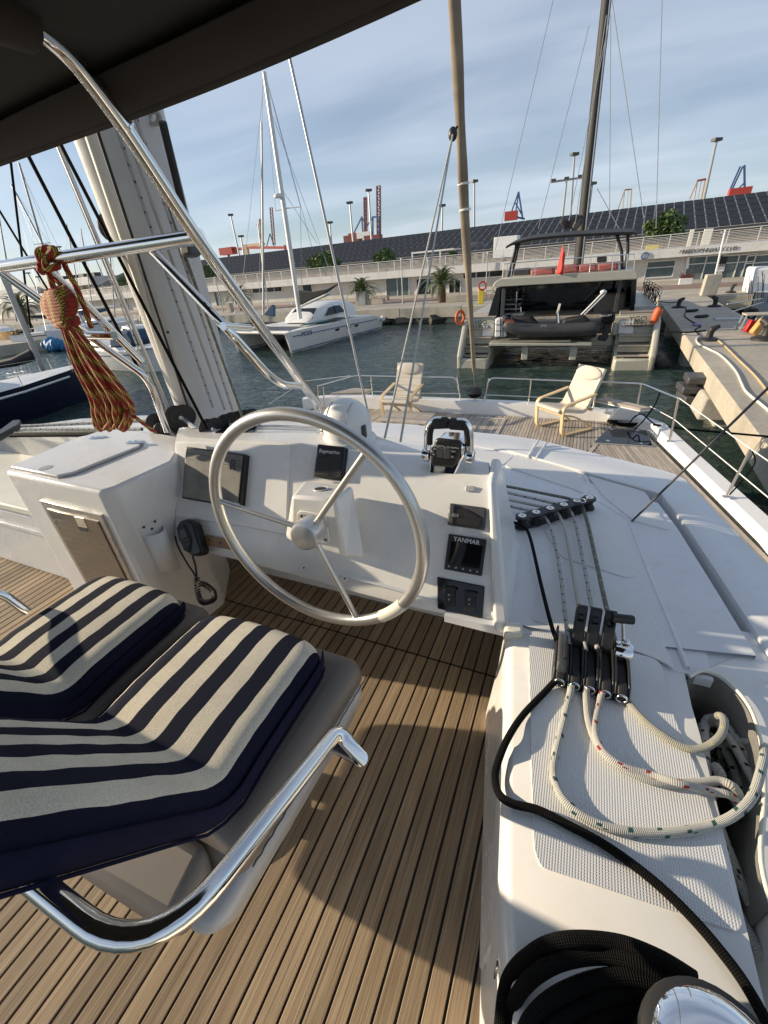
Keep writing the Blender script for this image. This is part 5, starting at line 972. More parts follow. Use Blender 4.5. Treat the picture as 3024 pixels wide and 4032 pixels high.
# batten car track bead on the port edge and ropes up the face
def mline(bx, by, tx, ty_, r, mt, name, parent=ms, Yd=0): a_ = py(bx, by, my(by) + Yd); b_ = py(tx, ty_, my(ty_) + Yd); d_ = b_ - a_; return MB().tube([a_, a_ + d_ * .5, a_ + d_ * 2.3], r, 8).build(name, M[mt], parent, 60)
mline(745, 1690, 372, 560, .024, 'cream', 'track_bead', Yd=-.165); mline(768, 1690, 398, 560, .0055, 'blackm', 'track_slot', Yd=-.19)
MB().lathe([(.008, 0), (.006, .004)], py(660, 1307, my(1307) - .2), (0.6, -.8, 0), 8).build('rivet', M['dgrey'], ms)
hl_ = (((795, 1478), (595, 900), 'rope_d', 'white dark-flecked halyard up the mast face, left'), ((841, 1489), (640, 920), 'rope_w', 'plain white halyard up the mast face, middle'), ((876, 1495), (690, 930), 'rope_r', 'white red-flecked halyard up the mast face, right'))
for (bx, by), (tx, ty_), mt, lab in hl_:
    a_ = py(bx, by, my(by) - .185); b_ = py(tx, ty_, my(ty_) - .185); d_ = b_ - a_; MB().tube([a_ - d_ * .3, a_ + d_ * .5, a_ + d_ * 2.2], .0058, 8).build('halyard', M[mt], smooth=60, label=lab, cat='rope', group='halyards along the mast')
def stay(p, q_, r, mt, lab, ext=1.0, cat='stay', n=8): p, q_ = V(p), V(q_); return MB().tube([p, p + (q_ - p) * .5, p + (q_ - p) * ext], r, n).build('rigging_line', M[mt], smooth=60, label=lab, cat=cat)
stay(py(815, 1690, 1.38), py(250, 590, 1.38), .0068, 'rope_k', 'black rope crossing in front of the mast face', 1.7); stay(py(668, 1690, 1.5), py(115, 620, 1.5), .008, 'rope_k', 'black rope left of the mast, lower end at the double block', 1.7)
stay(py(700, 1700, 1.52), py(240, 600, 1.52), .0095, 'alu', 'worn grey rod with peeling paint left of the mast', 1.7); stay(py(675, 1695, 1.54), py(232, 600, 1.54), .004, 'rope_d', 'thin flecked line running beside the worn grey rod', 1.7)
stay(px(955, 1640, -1.45), px(690, 900, -1.45), .0065, 'rope_o', 'grey line down the starboard side of the mast', 2.2); stay(py(120, 1290, 3.0), py(45, 660, 3.0), .010, 'rope_k', 'thin black shroud crossing the sky at far left', 1.4); stay(py(200, 1160, 3.0), py(-20, 800, 3.0), .010, 'rope_k', 'black line slanting across the upper left sky', 1.3)
def mblock(x, y, Y, s, lab, rot=.5):
    p = py(x, y, Y); t = thing('block', lab, 'pulley block', p, 'black blocks at the mast foot')
    for d in (-.55, .55): MB().lathe([(s * .95, -.004), (s, 0), (s * .95, .004)], p + V((.025 * d, .02 * d, 0)), (.8, -.6, 0), 18).build('cheek', M['black'], t, 40)
    MB().lathe([(s * .75, -.008), (s * .6, 0), (s * .75, .008)], p, (.8, -.6, 0), 16).build('sheave', M['dgrey'], t, 40); MB().lathe([(.010, -.03), (.010, .03)], p, (.8, -.6, 0), 10).build('pin', M['steel'], t); MB().tube([p, p + V((.05, .03, -.08))], .012, 6).build('shackle', M['steel'], t)
for a in ((630, 1665, 1.5, .055, 'black double block at the lower left of the mast'), (655, 1690, 1.48, .045, 'smaller black block beside the double block'), (710, 1640, 1.5, .06, 'black block on the port edge of the mast foot'), (835, 1683, 1.42, .045, 'low black block in front of the mast face'), (905, 1668, 1.5, .05, 'black turning block right of the mast, nearest'), (930, 1660, 1.52, .05, 'black turning block right of the mast, second'), (955, 1655, 1.54, .05, 'black turning block right of the mast, third'), (980, 1650, 1.56, .05, 'black turning block right of the mast, farthest'), (468, 895, 1.5, .06, 'black block high on the port side of the mast')): mblock(*a)
MB().tube([py(640, 480, my(480) - .06), py(752, 950, my(950) - .06)], .013, 8).build('side_conduit', M['blackm'], ms, 60)
MB().prism([px(x, y, -1.42) for x, y in ((700, 960), (735, 960), (762, 1010), (742, 1018), (712, 1010))], (.05, 0, 0)).build('cleat_box', M['dgrey'], bevel=.01, label='grey winch bracket on the starboard mast side', cat='bracket')
for k in range(2): MB().tube([py(600 + 22 * math.cos(t * .4) + k * 10, 465 + 26 * math.sin(t * .4), 1.5) for t in range(16)], .006, 6, True).build('rope_loop', M['rope_w'], smooth=60, label='white rope loop high on the mast under the canvas' if k == 0 else 'second white rope loop beside it under the canvas', cat='rope')
# lines led aft on the port roof to a small organiser
og2 = MB().prism([pz(x, y, -.80) for x, y in ((0, 1722), (60, 1675), (90, 1672), (85, 1690), (0, 1740), (-40, 1745))], (0, 0, .04)).build('deck_organiser', M['black'], bevel=.006, label='black organiser plate on the port roof at left edge', cat='deck organiser')
for k, (a, b, mt, lab) in enumerate((((85, 1678), (620, 1655), 'rope_d', 'flecked line on the port roof, uppermost'), ((85, 1690), (560, 1690), 'rope_d', 'flecked line on the port roof, second from top'), ((60, 1706), (480, 1700), 'rope_o', 'greenish line on the port roof, third from top'), ((40, 1716), (440, 1712), 'rope_k', 'dark line on the port roof, lowest'))): MB().tube([pz(*a, -.775), pz(*b, -.775)], .011, 8).build('control_line', M[mt], smooth=60, label=lab, cat='rope', group='control lines on the port roof')
# ================================================================== red rope hank on the cross rail
rh = thing('red_rope_hank', 'red and yellow rope hank tied to the steel rail', 'rope', py(450, 1690, RYr)); HY = RYr + .01
def ry(x, y, d=0): return py(x, y, HY + d)
for k, L_ in enumerate((((165, 1040, -.03), (150, 1000, -.045), (160, 985, -.02), (175, 990, .03), (180, 1040, .04), (165, 1072, .0)), ((178, 1035, -.035), (172, 985, -.03), (195, 978, .01), (205, 1000, .03), (195, 1050, .04), (160, 1065, -.03), (160, 1045, -.04)), ((200, 980, -.03), (215, 985, -.03), (180, 1020, -.04), (185, 1055, -.045), (225, 1050, -.03), (222, 1040, .0)))): MB().tube(crom([ry(*p) for p in L_], 6), .0115, 10).build('knot_turn', M['rope_red'], rh, 60)
MB().tube(crom([ry(*p) for p in ((250, 1025, .03), (262, 1060, 0), (300, 1130), (320, 1180), (335, 1215), (345, 1250), (362, 1293))], 6), .0095, 10).build('tail', M['rope_red'], rh, 60)
MB().tube(crom([ry(*p) for p in ((185, 1050, -.02), (200, 1100), (215, 1150), (225, 1180))], 6), .0105, 10).build('neck', M['rope_red'], rh, 60)
for k in range(10):    # wraps of the ball
    yc_ = 1146 + k * 13; cx_ = 222 + k * 3.0; hw = 52 * math.sin(.5 + k * .26) + 10; P = []
    for t in range(14): a_ = t * 2 * math.pi / 14; P.append(ry(cx_ + hw * math.cos(a_), yc_ - 12 * math.cos(a_) * .9 + 6 * math.sin(a_), -.05 * math.sin(a_)))
    MB().tube(P, .0115, 10, True).build('wrap', M['rope_red'], rh, 60)
MB().ell(ry(238, 1200), (.05, .034, .06), 14, 10).build('core', M['rope_red'], rh, 60)
for k in range(2): cx_, yc_ = 262 + 4 * k, 1262 + k * 14; MB().tube([ry(cx_ + 40 * math.cos(t * .45), yc_ - 8 * math.cos(t * .45), -.045 * math.sin(t * .45)) for t in range(14)], .0115, 10, True).build('collar_wrap', M['rope_red'], rh, 60)
for k in range(13):
    s = k / 12; x0 = 240 + 46 * s; xb0 = 362 + s * 100; xb1 = xb0 + 34 + 14 * (k % 3); yb = 1668 + 14 * math.sin(k * 1.3); dd = .03 * math.sin(k * 2.4)
    MB().tube(crom([ry(x0, 1262, dd), ry(lerp(x0, xb0, .45) - 8, 1420, dd), ry(xb0 - 4, 1570, dd * 1.3), ry(xb0 + 6, yb - 40, dd), ry((xb0 + xb1) / 2, yb + 12, dd), ry(xb1 + 2, yb - 34, dd + .01), ry(xb1 - 4, 1580, -dd), ry(lerp(x0 + 6, xb1, .5), 1430, -dd), ry(x0 + 6, 1275, -dd)], 6), .0098, 10).build('strand', M['rope_red'], rh, 60)
MB().tube(crom([ry(528, 1640), ry(570, 1672, .05), ry(612, 1702, .1)], 5), .0085, 8).build('lead', M['rope_red'], rh, 60)
# ================================================================== foredeck furniture and rails
def strip(pts, x0, x1, th):
    P = [V((0, y, z)) for y, z in pts]; m = MB(); A = []; n = len(P)
    for i in range(n):
        t = (P[min(i + 1, n - 1)] - P[max(i - 1, 0)]).normalized(); q_ = V((0, -t.z, t.y)) * th / 2; A.append((P[i] + q_, P[i] - q_))
    m.v = [V((x, p.y, p.z)) for a, b in A for x, p in ((x0, a), (x1, a), (x1, b), (x0, b))]
    for i in range(n - 1):
        for k in range(4): m.f.append([i * 4 + k, i * 4 + (k + 1) % 4, (i + 1) * 4 + (k + 1) % 4, (i + 1) * 4 + k])
    m.f.append([3, 2, 1, 0]); m.f.append([4 * n - 4, 4 * n - 3, 4 * n - 2, 4 * n - 1]); return m
def yz(L_): return [(p.y, p.z) for p in bend([V((0, y, z)) for y, z in L_], .10, 6)]
def lounge(loc, rz, lab):
    t = thing('lounge_chair', lab, 'chair', (0, 0, 0), 'bentwood lounge chairs on the foredeck')
    for s in (-1, 1):
        x0 = s * .30 - .03; x1 = x0 + .06
        strip(yz([(.34, .015), (-.32, .015), (-.36, .50), (.30, .60)]), x0, x1, .024).build('side_frame', M['pale'], t, 40)
        strip(yz([(-.34, .36), (.0, .26), (.36, .03)]), s * .245 - .025, s * .245 + .025, .022).build('support', M['pale'], t, 40)
    MB().box((0, -.33, .36), (.56, .03, .05)).build('front_rail', M['pale'], t, bevel=.006); MB().box((0, .30, .34), (.56, .03, .05)).build('rear_rail', M['pale'], t, bevel=.006)
    P = [(-.40, .40), (-.36, .425), (-.2, .40), (0, .355), (.12, .335), (.19, .37), (.26, .50), (.36, .72), (.43, .90), (.455, .965)]
    m = strip(yz(P) if False else [(p.y, p.z) for p in crom([V((0, y, z)) for y, z in P], 4)], -.27, .27, .055); m.build('cushion', M['cush'], t, bevel=.02, seg=3)
    for k in range(15): s = (k + .5) / 15; i = min(int(s * 9), 8); f = s * 9 - i; y = lerp(P[i][0], P[i + 1][0], f); z = lerp(P[i][1], P[i + 1][1], f); MB().tube([V((-.262, y - .022, z + .024)), V((.262, y - .022, z + .024))], .006, 5).build('rib', M['cush'], t, 60)
    MB().ell((0, .375, .88), (.262, .032, .11), 16, 8, Matrix.Rotation(-.35, 3, 'X')).build('head_pillow', M['cush'], t, 60)
    t.location = loc; t.rotation_euler = (0, 0, rz)
c1 = (pz(2204, 1720, DZ) + pz(2110, 1682, DZ)) / 2; f1 = (pz(2204, 1720, DZ) - pz(2110, 1682, DZ)).normalized(); ang = math.atan2(f1.y, f1.x)
lounge(c1 + V((-f1.y, f1.x, 0)) * .33, ang, 'sunlit beige lounge chair at the starboard bow'); lounge(V((-3.06, 7.60, DZ)), -.04, 'shaded beige lounge chair behind the low wooden table')
tb = thing('low_table', 'low slatted weathered wooden table on the foredeck', 'table', (-2.65, 6.8, DZ)); tc_ = [pz(x, y, DZ + .30) for x, y in ((1484, 1652), (1528, 1618), (1716, 1626), (1676, 1666))]
for k in range(5):
    a, b = k / 5 + .01, (k + 1) / 5 - .01; MB().prism([tc_[0].lerp(tc_[1], a), tc_[3].lerp(tc_[2], a), tc_[3].lerp(tc_[2], b), tc_[0].lerp(tc_[1], b)], (0, 0, -.03)).build('slat', M['teak2'], tb, bevel=.003)
for i, p in enumerate(tc_): q_ = p.lerp(sum(tc_, V((0, 0, 0))) / 4, .22); MB().box((q_.x, q_.y, DZ + .135), (.06, .06, .27)).build('leg', M['teak2'], tb)
hs = thing('deck_hatch', 'teak covered deck hatch with white frame, amidships', 'hatch', pz(1930, 1670, DZ)); H_ = [pz(x, y, DZ + .008) for x, y in ((1868, 1700), (1880, 1643), (1990, 1650), (1960, 1708))]
MB().tube([H_[1], H_[2], H_[3]], .007, 6).build('frame', M['white'], hs); MB().tube([H_[3], H_[0], H_[1]], .005, 6).build('frame', M['greyg'], hs); MB().lathe([(.02, 0), (.02, .012)], pz(1945, 1690, DZ + .004), n=10).build('latch', M['steel'], hs)
dh = thing('glazed_hatch', 'dark smoked glass hatch in the starboard bow deck', 'hatch', pz(2460, 1730, DZ)); Q_ = [pz(x, y, DZ + .01) for x, y in ((2338, 1744), (2392, 1690), (2545, 1697), (2570, 1758))]
MB().prism(Q_, (0, 0, .012)).build('pane', M['blackg'], dh, bevel=.004)
for x, y in ((2408, 1690), (2510, 1695), (2393, 1736), (2522, 1746)): p = pz(x, y, DZ + .022); MB().box(p, (.05, .05, .014)).build('fitting', M['steel'], dh, bevel=.004)
MB().tube([Q_[0], Q_[1], Q_[2], Q_[3], Q_[0]], .008, 6).build('frame', M['greyg'], dh)
m = MB(); rc = pz(2455, 1672, DZ)
for k in range(10): r_ = .10 + .012 * (k % 5); m.tube([rc + V((r_ * 1.7 * math.cos(t * .45 + k), r_ * math.sin(t * .45 + k), .02 + .005 * k + .010 * math.sin(t * 1.7 + k))) for t in range(15)], .013, 7)
m.build('rope_heap', M['rope_k'], smooth=60, label='heap of black mooring rope behind the smoked hatch', cat='rope')
ga, gb = pz(2490, 1668, DZ + .06), py(2590, 1560, 7.3)
for k, L_ in enumerate((((2480, 1665, .1), (2500, 1640, .2), (2530, 1632, .25), (2570, 1665, .18), (2600, 1680, .12)), ((2500, 1690, .1), (2530, 1660, .15), (2575, 1600, .5), (2600, 1540, .72)))): MB().tube(crom([pz(x, y, DZ + h) for x, y, h in L_], 6), .011, 8).build('mooring_rope', M['rope_k'], smooth=60, label=('black mooring rope led from the heap to the fairlead' if k == 0 else 'black rope led up to the pulpit rail'), cat='rope')
MB().tube([pz(2575, 1672, -2.4), py(2700, 1690, 8.5), pz(3060, 1722, -3.0)], .018, 8).build('shore_line', M['rope_k'], smooth=60, label='black shore line crossing the water to the pier', cat='rope')
fl_ = thing('fairlead', 'white bow fairlead block on the starboard gunwale', 'fairlead', pz(2460, 1640, -2.44)); p = py(2462, 1630, 7.95); MB().hexa([p + V(q) for q in ((-.25, -.08, -.10), (.25, -.08, -.10), (.25, .1, -.10), (-.25, .1, -.10), (-.12, -.05, .10), (.14, -.05, .10), (.14, .08, .10), (-.12, .08, .10))]).build('casting', M['white'], fl_, bevel=.03)
cl = thing('cleat', 'steel mooring cleat on the bow bulwark', 'cleat', py(2400, 1622, 8.1)); p = py(2402, 1622, 8.1); MB().tube(crom([p + V((-.17, 0, .06)), p + V((-.06, 0, .055)), p + V((.06, 0, .055)), p + V((.17, 0, .06))], 5), .014, 8).build('horns', M['steel'], cl, 60)
for s in (-.06, .06): MB().tube([p + V((s, 0, -.02)), p + V((s, 0, .055))], .015, 8).build('post', M['steel'], cl)
# bow seats
def bowseat(P, z, lab):
    t = thing('pulpit_perch', lab, 'bow seat', sum([pz(*q, z) for q in P], V((0, 0, 0))) / 4, 'teak pulpit seats'); A = [pz(*q, z) for q in P]
    for k in range(6): a, b = k / 6 + .008, (k + 1) / 6 - .008; MB().prism([A[0].lerp(A[1], a), A[3].lerp(A[2], a), A[3].lerp(A[2], b), A[0].lerp(A[1], b)], (0, 0, -.03)).build('slat', M['teak2'], t)
    MB().prism([q + V((0, 0, -.035)) for q in A], (0, 0, -.02)).build('carrier', M['white'], t, bevel=.006)
bowseat(((2345, 1571), (2392, 1564), (2562, 1604), (2522, 1608)), -2.12, 'teak pulpit seat at the starboard bow corner'); bowseat(((1298, 1548), (1395, 1527), (1462, 1532), (1440, 1545)), -2.12, 'teak pulpit seat at the port bow, left')
# pulpits and lifelines
def rail(name, lab, tops, posts, mids=(), r=.014, cat='railing'):
    t = thing(name, lab, cat, posts[0][0]); MB().tube(bend(tops, .12, 5), r, 10).build('top_rail', M['steel'], t, 60)
    for a, b in posts: MB().tube([a, b], r * .9, 10).build('post', M['steel'], t, 60); MB().lathe([(.035, 0), (.035, .01), (.02, .015)], a, n=12).build('foot', M['steel'], t)
    for P in mids: MB().tube(P, r * .6, 8).build('mid_rail', M['steel'], t, 60)
b8 = lambda x, y: py(x, y, 8.17)
rail('bow_railing', 'starboard steel pulpit rail round the bow', [b8(1904, 1595), b8(1925, 1488), b8(2091, 1494), b8(2353, 1504), py(2525, 1510, 7.9), py(2668, 1568, 6.9)], [(b8(1904, 1595), b8(1925, 1490)), (b8(2078, 1612), b8(2091, 1494)), (b8(2332, 1628), b8(2353, 1504)), (py(2502, 1640, 7.9), py(2525, 1510, 7.9))], [[b8(1915, 1555), b8(2086, 1562), b8(2340, 1575)], ])
rail('bow_railing', 'port steel pulpit rail behind the shaded chair', [b8(1816, 1592), b8(1798, 1486), b8(1652, 1484), b8(1460, 1480), b8(1400, 1478), py(1250, 1520, 7.6)], [(b8(1816, 1592), b8(1798, 1486)), (b8(1652, 1590), b8(1652, 1484)), (b8(1470, 1584), b8(1460, 1480)), (py(1255, 1600, 7.6), py(1250, 1520, 7.6))], [[b8(1806, 1550), b8(1652, 1548), b8(1464, 1540)]])
g1, g2 = pz(2636, 1738, -2.49), pz(2860, 1957, -2.49); u1, u2 = py(2672, 1566, g1.y), py(2957, 1768, g2.y)
ll = thing('lifeline', 'starboard lifelines with two steel stanchions', 'lifeline', g1)
for a, b in ((g1, u1), (g2, u2)): MB().tube([a, b], .016, 10).build('stanchion', M['steel'], ll, 60); MB().lathe([(.04, 0), (.04, .012), (.022, .02)], a, n=12).build('foot', M['steel'], ll)
MB().tube([u1, u2], .006, 6).build('wire', M['white'], ll); MB().tube([u2, u2 + (u2 - u1) * .8 + V((.05, 0, -.02))], .006, 6).build('wire', M['white'], ll); m1, m2 = g1.lerp(u1, .52), g2.lerp(u2, .52); MB().tube([py(2560, 1600, 7.7), m1, m2, m2 + (m2 - m1)], .006, 6).build('wire', M['white'], ll); MB().tube(crom([u2 + V((.02, .02, -.02)), u2 + V((.12, .12, -.2)), g2 + V((.1, .05, .2)), g2 + V((.02, 0, .03))], 6), .008, 6).build('lashing', M['rope_k'], ll, 60)
MB().tube([py(1060, 1590, 7.0), py(1200, 1500, 8.2), py(1380, 1480, 8.3)], .007, 6).build('port_lifeline', M['white'], smooth=60, label='thin port lifeline wire over the water', cat='wire')
MB().tube([py(1280, 1610, 7.2), py(1272, 1525, 7.2)], .015, 8).build('port_stanchion', M['steel'], smooth=60, label='single port stanchion behind the wheel rim', cat='stanchion')
# ---- furled headsail and rigging ahead
B0 = py(1870, 1548, 8.15); T0 = px(1786, 0, -1.72); fd = T0 - B0
fs = thing('furled_sail', 'beige rolled headsail hanging ahead of the bow', 'sail', B0); m = MB(); rows = []
NS = 120
for i in range(NS + 1):
    s = .10 + i / NS * 3.2; c = B0 + fd * s; rr_ = lerp(.03, .062, min(1, max(0, (s - .1) / .55))) * (1 - .12 * max(0, s - 1)) * (1 + .05 * math.sin(i * .9)); ring = []
    for k in range(16): a_ = 2 * math.pi * k / 16; ring.append(c + V((math.cos(a_), math.sin(a_), 0)) * rr_ * (1 + .30 * math.exp(-((a_ - (i * .19) % 6.283 + 9.42) % 6.283 - 3.14) ** 2 * 2.2)))
    rows.append(ring + [ring[0]])
m.grid(rows); m.build('rolled_cloth', M['beigesail'], fs, 50)
for s, l_ in ((.68, .02), (.62, .03)): c = B0 + fd * s; MB().tube([c + V((math.cos(t * .3 + 3.6), math.sin(t * .3 + 3.6), .06 * t * .3)) * .069 for t in range(10)], .016, 5).build('white_mark', M['white'], fs)
MB().tube([B0 + fd * -.035, B0 + fd * .12], .014, 8).build('stay_foot', M['steel'], fs); c = B0 + fd * .005
MB().lathe([(.03, -.07), (.13, -.05), (.135, -.035), (.06, -.02), (.06, .02), (.135, .035), (.13, .05), (.04, .09)], c, fd.normalized(), 20).build('furler_drum', M['black'], fs, 40)
bk = py(1783, 528, 6.3); k_ = thing('sheet_block', 'black clew block where the jib sheets meet the sail', 'pulley block', bk); MB().ell(bk, (.055, .04, .07), 12, 8).build('cheek', M['black'], k_, 60); MB().tube([bk, px(1800, 500, -1.72)], .015, 6).build('strop', M['rope_k'], k_)
for e, lab_ in ((pz(1515, 1724, -.72), 'left jib sheet from the sail down to the roof'), (pz(1577, 1738, -.74), 'right jib sheet from the sail down to the roof')): MB().tube([bk, e], [.010, .0062], 8).build('jib_sheet', M['rope_w'], smooth=60, label=lab_, cat='rope')
stay(py(1458, 1668, 2.3), py(1143, 240, 2.3), .0072, 'alu', 'grey wire stay running up from beside the compass', 1.8); stay(pz(2487, 2053, RFZ), py(3024, 1528, 1.75), .0045, 'dgrey', 'grey wire slanting from the roof to the right edge', 1.5)
# ================================================================== champagne catamaran moored ahead
yg = thing('champagne_catamaran', 'champagne coloured catamaran moored stern towards the camera', 'catamaran', (-1.36, 20.2, WZ))
def P_(L_, Y): return [py(x, y, Y) for x, y in L_]
def ex(L_, Y0, Y1, mt, name, bevel=.03, parent=yg, dx=0): return MB().prism(P_(L_, Y0), V((-.06 * 0 + dx, Y1 - Y0, 0))).build(name, M[mt], parent, bevel=bevel)
for sd2, xo, xi in ((-1, py(1803, 1400, 20.2).x, py(1925, 1400, 20.2).x), (1, py(2585, 1400, 20.0).x, py(2412, 1440, 20.0).x)):
    Y0 = 20.1
    hullm = MB(); secs = []
    for y, k, zt in ((21.3, 1.0, -2.28), (25, 1.0, -2.2), (29, .9, -2.15), (32.5, .45, -2.1), (34, .06, -2.1)):
        o_, i_ = xo, xi; c = (o_ + i_) / 2; hw = (i_ - o_) / 2 * k; secs.append([V((c - hw, y, zt)), V((c - hw * 1.0, y, -3.2)), V((c - hw * .75, y, WZ - .2)), V((c + hw * .75, y, WZ - .2)), V((c + hw, y, -3.4)), V((c + hw, y, zt)), V((c - hw, y, zt))])
    hullm.grid(secs); hullm.f.append([0, 1, 2, 3, 4, 5]); hullm.build('hull', M['hullc'], yg, 30)
    w_ = xi - xo; sgn = 1 if w_ > 0 else -1; aw = abs(w_)
    MB().box(((xo + xi) / 2, 20.75, WZ + .16), (aw * .96, 1.4, .55)).build('swim_platform', M['hullc'], yg, bevel=.08)
    for k in range(4): MB().box(((xo + xi) / 2 + sgn * .06, 20.62 + .26 * k + .35, WZ + .36 + .36 * k), (aw * .80, .9, .30)).build('step', M['greyg'] if False else M['hullc'], yg, bevel=.02); MB().box(((xo + xi) / 2 + sgn * .06, 20.40 + .26 * k, WZ + .516 + .36 * k), (aw * .78, .38, .012)).build('tread', M['teak2'], yg)
    MB().prism([V((xo, y, z)) for y, z in ((20.05, WZ - .05), (20.0, WZ + .55), (20.25, WZ + .95), (20.9, WZ + 1.75), (21.5, -2.25), (21.6, WZ))], (sgn * .22, 0, 0)).build('cheek', M['hullc'], yg, bevel=.07, seg=3)
    MB().prism([V((xi, y, z)) for y, z in ((20.15, WZ - .05), (20.15, WZ + .4), (21.5, WZ + .9), (21.6, WZ))], (-sgn * .14, 0, 0)).build('inner_cheek', M['hullc'], yg, bevel=.04)
    MB().box(((xo + xi) / 2, 26, -2.27), (aw * 1.0, 9.4, .06)).build('side_deck', M['teak2'], yg)
ex([(1862, 1262), (1958, 1257), (1958, 1336), (1852, 1336)], 21.25, 22, 'hullc', 'transom_block', .05); ex([(2418, 1246), (2575, 1240), (2590, 1322), (2408, 1322)], 21.25, 22, 'hullc', 'transom_block', .05)
for L_ in ([(1898, 1272), (1948, 1270), (1946, 1326), (1895, 1328)], [(2436, 1262), (2502, 1256), (2496, 1318), (2430, 1316)]): h2 = ex(L_, 21.2, 21.28, 'hullc', 'locker_hatch', .02); MB().prism([p.lerp(sum(P_(L_, 21.17), V((0, 0, 0))) / 4, .14) for p in P_(L_, 21.17)], (0, .05, 0)).build('hatch_panel', M['white'], h2, bevel=.01)
for t_, x, y, s in (('YGO', 1892, 1270, .28), ('VALLETTA', 1885, 1289, .24), ('YGO.', 2516, 1256, .30), ('VALLETTA', 2522, 1278, .26)): label3d(t_, s, M['lbld'], yg, py(x, y, 21.14), (1, 0, 0), (0, 0, 1), .01)
# bridge deck, tender platform with slats
ex([(1958, 1330), (2412, 1320), (2412, 1362), (1990, 1372)], 21.6, 28, 'hullc', 'bridge_deck', .05)
a, b, c, d = py(1926, 1352, 20.15), py(2298, 1357, 20.15), py(2330, 1336, 21.4), py(1968, 1330, 21.4)
MB().prism([py(1926, 1350, 20.15), py(2330, 1352, 20.15), py(2330, 1362, 20.15), py(1926, 1362, 20.15)], (0, 1.3, 0)).build('tender_platform', M['hullc'], yg, bevel=.02)
zt_ = py(1926, 1350, 20.15).z + .012; x0_, x1_ = py(1930, 1350, 20.15).x, py(2245, 1352, 20.15).x
for k in range(44): x = lerp(x0_, x1_, (k + .5) / 44); MB().box((x, 20.8, zt_), ((x1_ - x0_) / 44 * .62, 1.26, .02)).build('platform_slat', M['hullc'], yg)
for x in (2068, 2258): p = py(x, 1385, 20.6); MB().box((p.x, 20.6, p.z), (.28, .3, .65)).build('platform_arm', M['hullc'], yg, bevel=.03)
# cockpit and saloon
ex([(1962, 1130), (2508, 1098), (2500, 1245), (1950, 1258)], 24.3, 29, 'glassd', 'saloon', .05)
ex([(1955, 1132), (1972, 1131), (1960, 1252), (1918, 1254)], 21.6, 24.2, 'glassd', 'side_screen', .01); ex([(2488, 1100), (2508, 1098), (2496, 1240), (2478, 1242)], 21.6, 24.2, 'glassd', 'side_screen', .01)
ex([(1978, 1132), (1992, 1131), (1984, 1252), (1969, 1253)], 21.5, 21.65, 'dgrey', 'pillar', .01); ex([(2438, 1102), (2452, 1101), (2430, 1228), (2414, 1230)], 21.5, 21.65, 'dgrey', 'pillar', .01)
ex([(1950, 1252), (2500, 1238), (2500, 1250), (1950, 1262)], 21.7, 26, 'teak2', 'cockpit_floor', .01); ex([(2345, 1160), (2470, 1150), (2458, 1240), (2330, 1245)], 22.8, 23.6, 'taupe', 'cockpit_sofa', .08); ex([(2120, 1240), (2185, 1236), (2182, 1246), (2120, 1250)], 22.3, 23, 'wood', 'cockpit_table', .02); ex([(2012, 1235), (2062, 1232), (2060, 1244), (2012, 1247)], 22.0, 22.6, 'hullc', 'cockpit_seat', .03)
for k in range(4): p = py(1990 + 5, 1180 + k * 17, 22.8); MB().box((p.x + .35, 22.8 + .2 * k * -1, p.z), (.7, .25, .05)).build('stair_tread', M['greyg'], yg)
MB().tube(P_([(1990, 1150), (2020, 1180), (2050, 1210), (2050, 1230)], 22.4), .03, 6).build('stair_rail', M['steel'], yg); MB().tube(P_([(2058, 1130), (2035, 1148), (2030, 1225)], 22.6), .035, 6).build('roof_strut', M['steel'], yg)
# hardtop edge and flybridge
ht = MB(); rows = []
prof_ = [(1940, 1132), (1938, 1126), (1948, 1110), (1968, 1098), (2000, 1095)]; 
MB().prism(P_([(1940, 1131), (1940, 1124), (1950, 1109), (1972, 1097), (2200, 1082), (2495, 1062), (2508, 1066), (2514, 1080), (2512, 1100), (2200, 1117)], 21.2), (0, 7.0, 0)).build('hardtop', M['hullc'], yg, bevel=.14, seg=3)
for L_ in ([(2088, 1062), (2180, 1056), (2180, 1082), (2090, 1088)], [(2203, 1045), (2276, 1040), (2276, 1074), (2203, 1078)], [(2278, 1042), (2350, 1037), (2350, 1070), (2278, 1074)], [(2352, 1038), (2435, 1033), (2435, 1064), (2352, 1070)]): ex(L_, 22.3, 23.2, 'pink', 'fly_cushion', .08)
ex([(2350, 1012), (2390, 1008), (2390, 1032), (2350, 1035)], 24, 24.6, 'taupe', 'fly_headrest', .06); ex([(2020, 1060), (2085, 1055), (2085, 1085), (2020, 1088)], 23.5, 24.2, 'dgrey', 'fly_grill', .05)
rl = []
for x, y0, y1 in ((1978, 1094, 1040), (1992, 1093, 1037), (2012, 1092, 1035), (2105, 1086, 1028), (2206, 1080, 1020), (2321, 1072, 1012), (2408, 1068, 1005), (2465, 1064, 1002), (2494, 1062, 1000)): MB().tube([py(x, y0, 21.5), py(x + 6, y1, 21.5)], .022, 6).build('fly_post', M['steel'], yg, 60)
MB().tube(P_([(1984, 1040), (2110, 1028), (2212, 1020), (2327, 1012), (2414, 1005), (2500, 1000)], 21.5), .02, 6).build('fly_rail', M['steel'], yg, 60); MB().tube(P_([(1982, 1066), (2210, 1050), (2495, 1030)], 21.5), .012, 6).build('fly_rail', M['steel'], yg, 60)
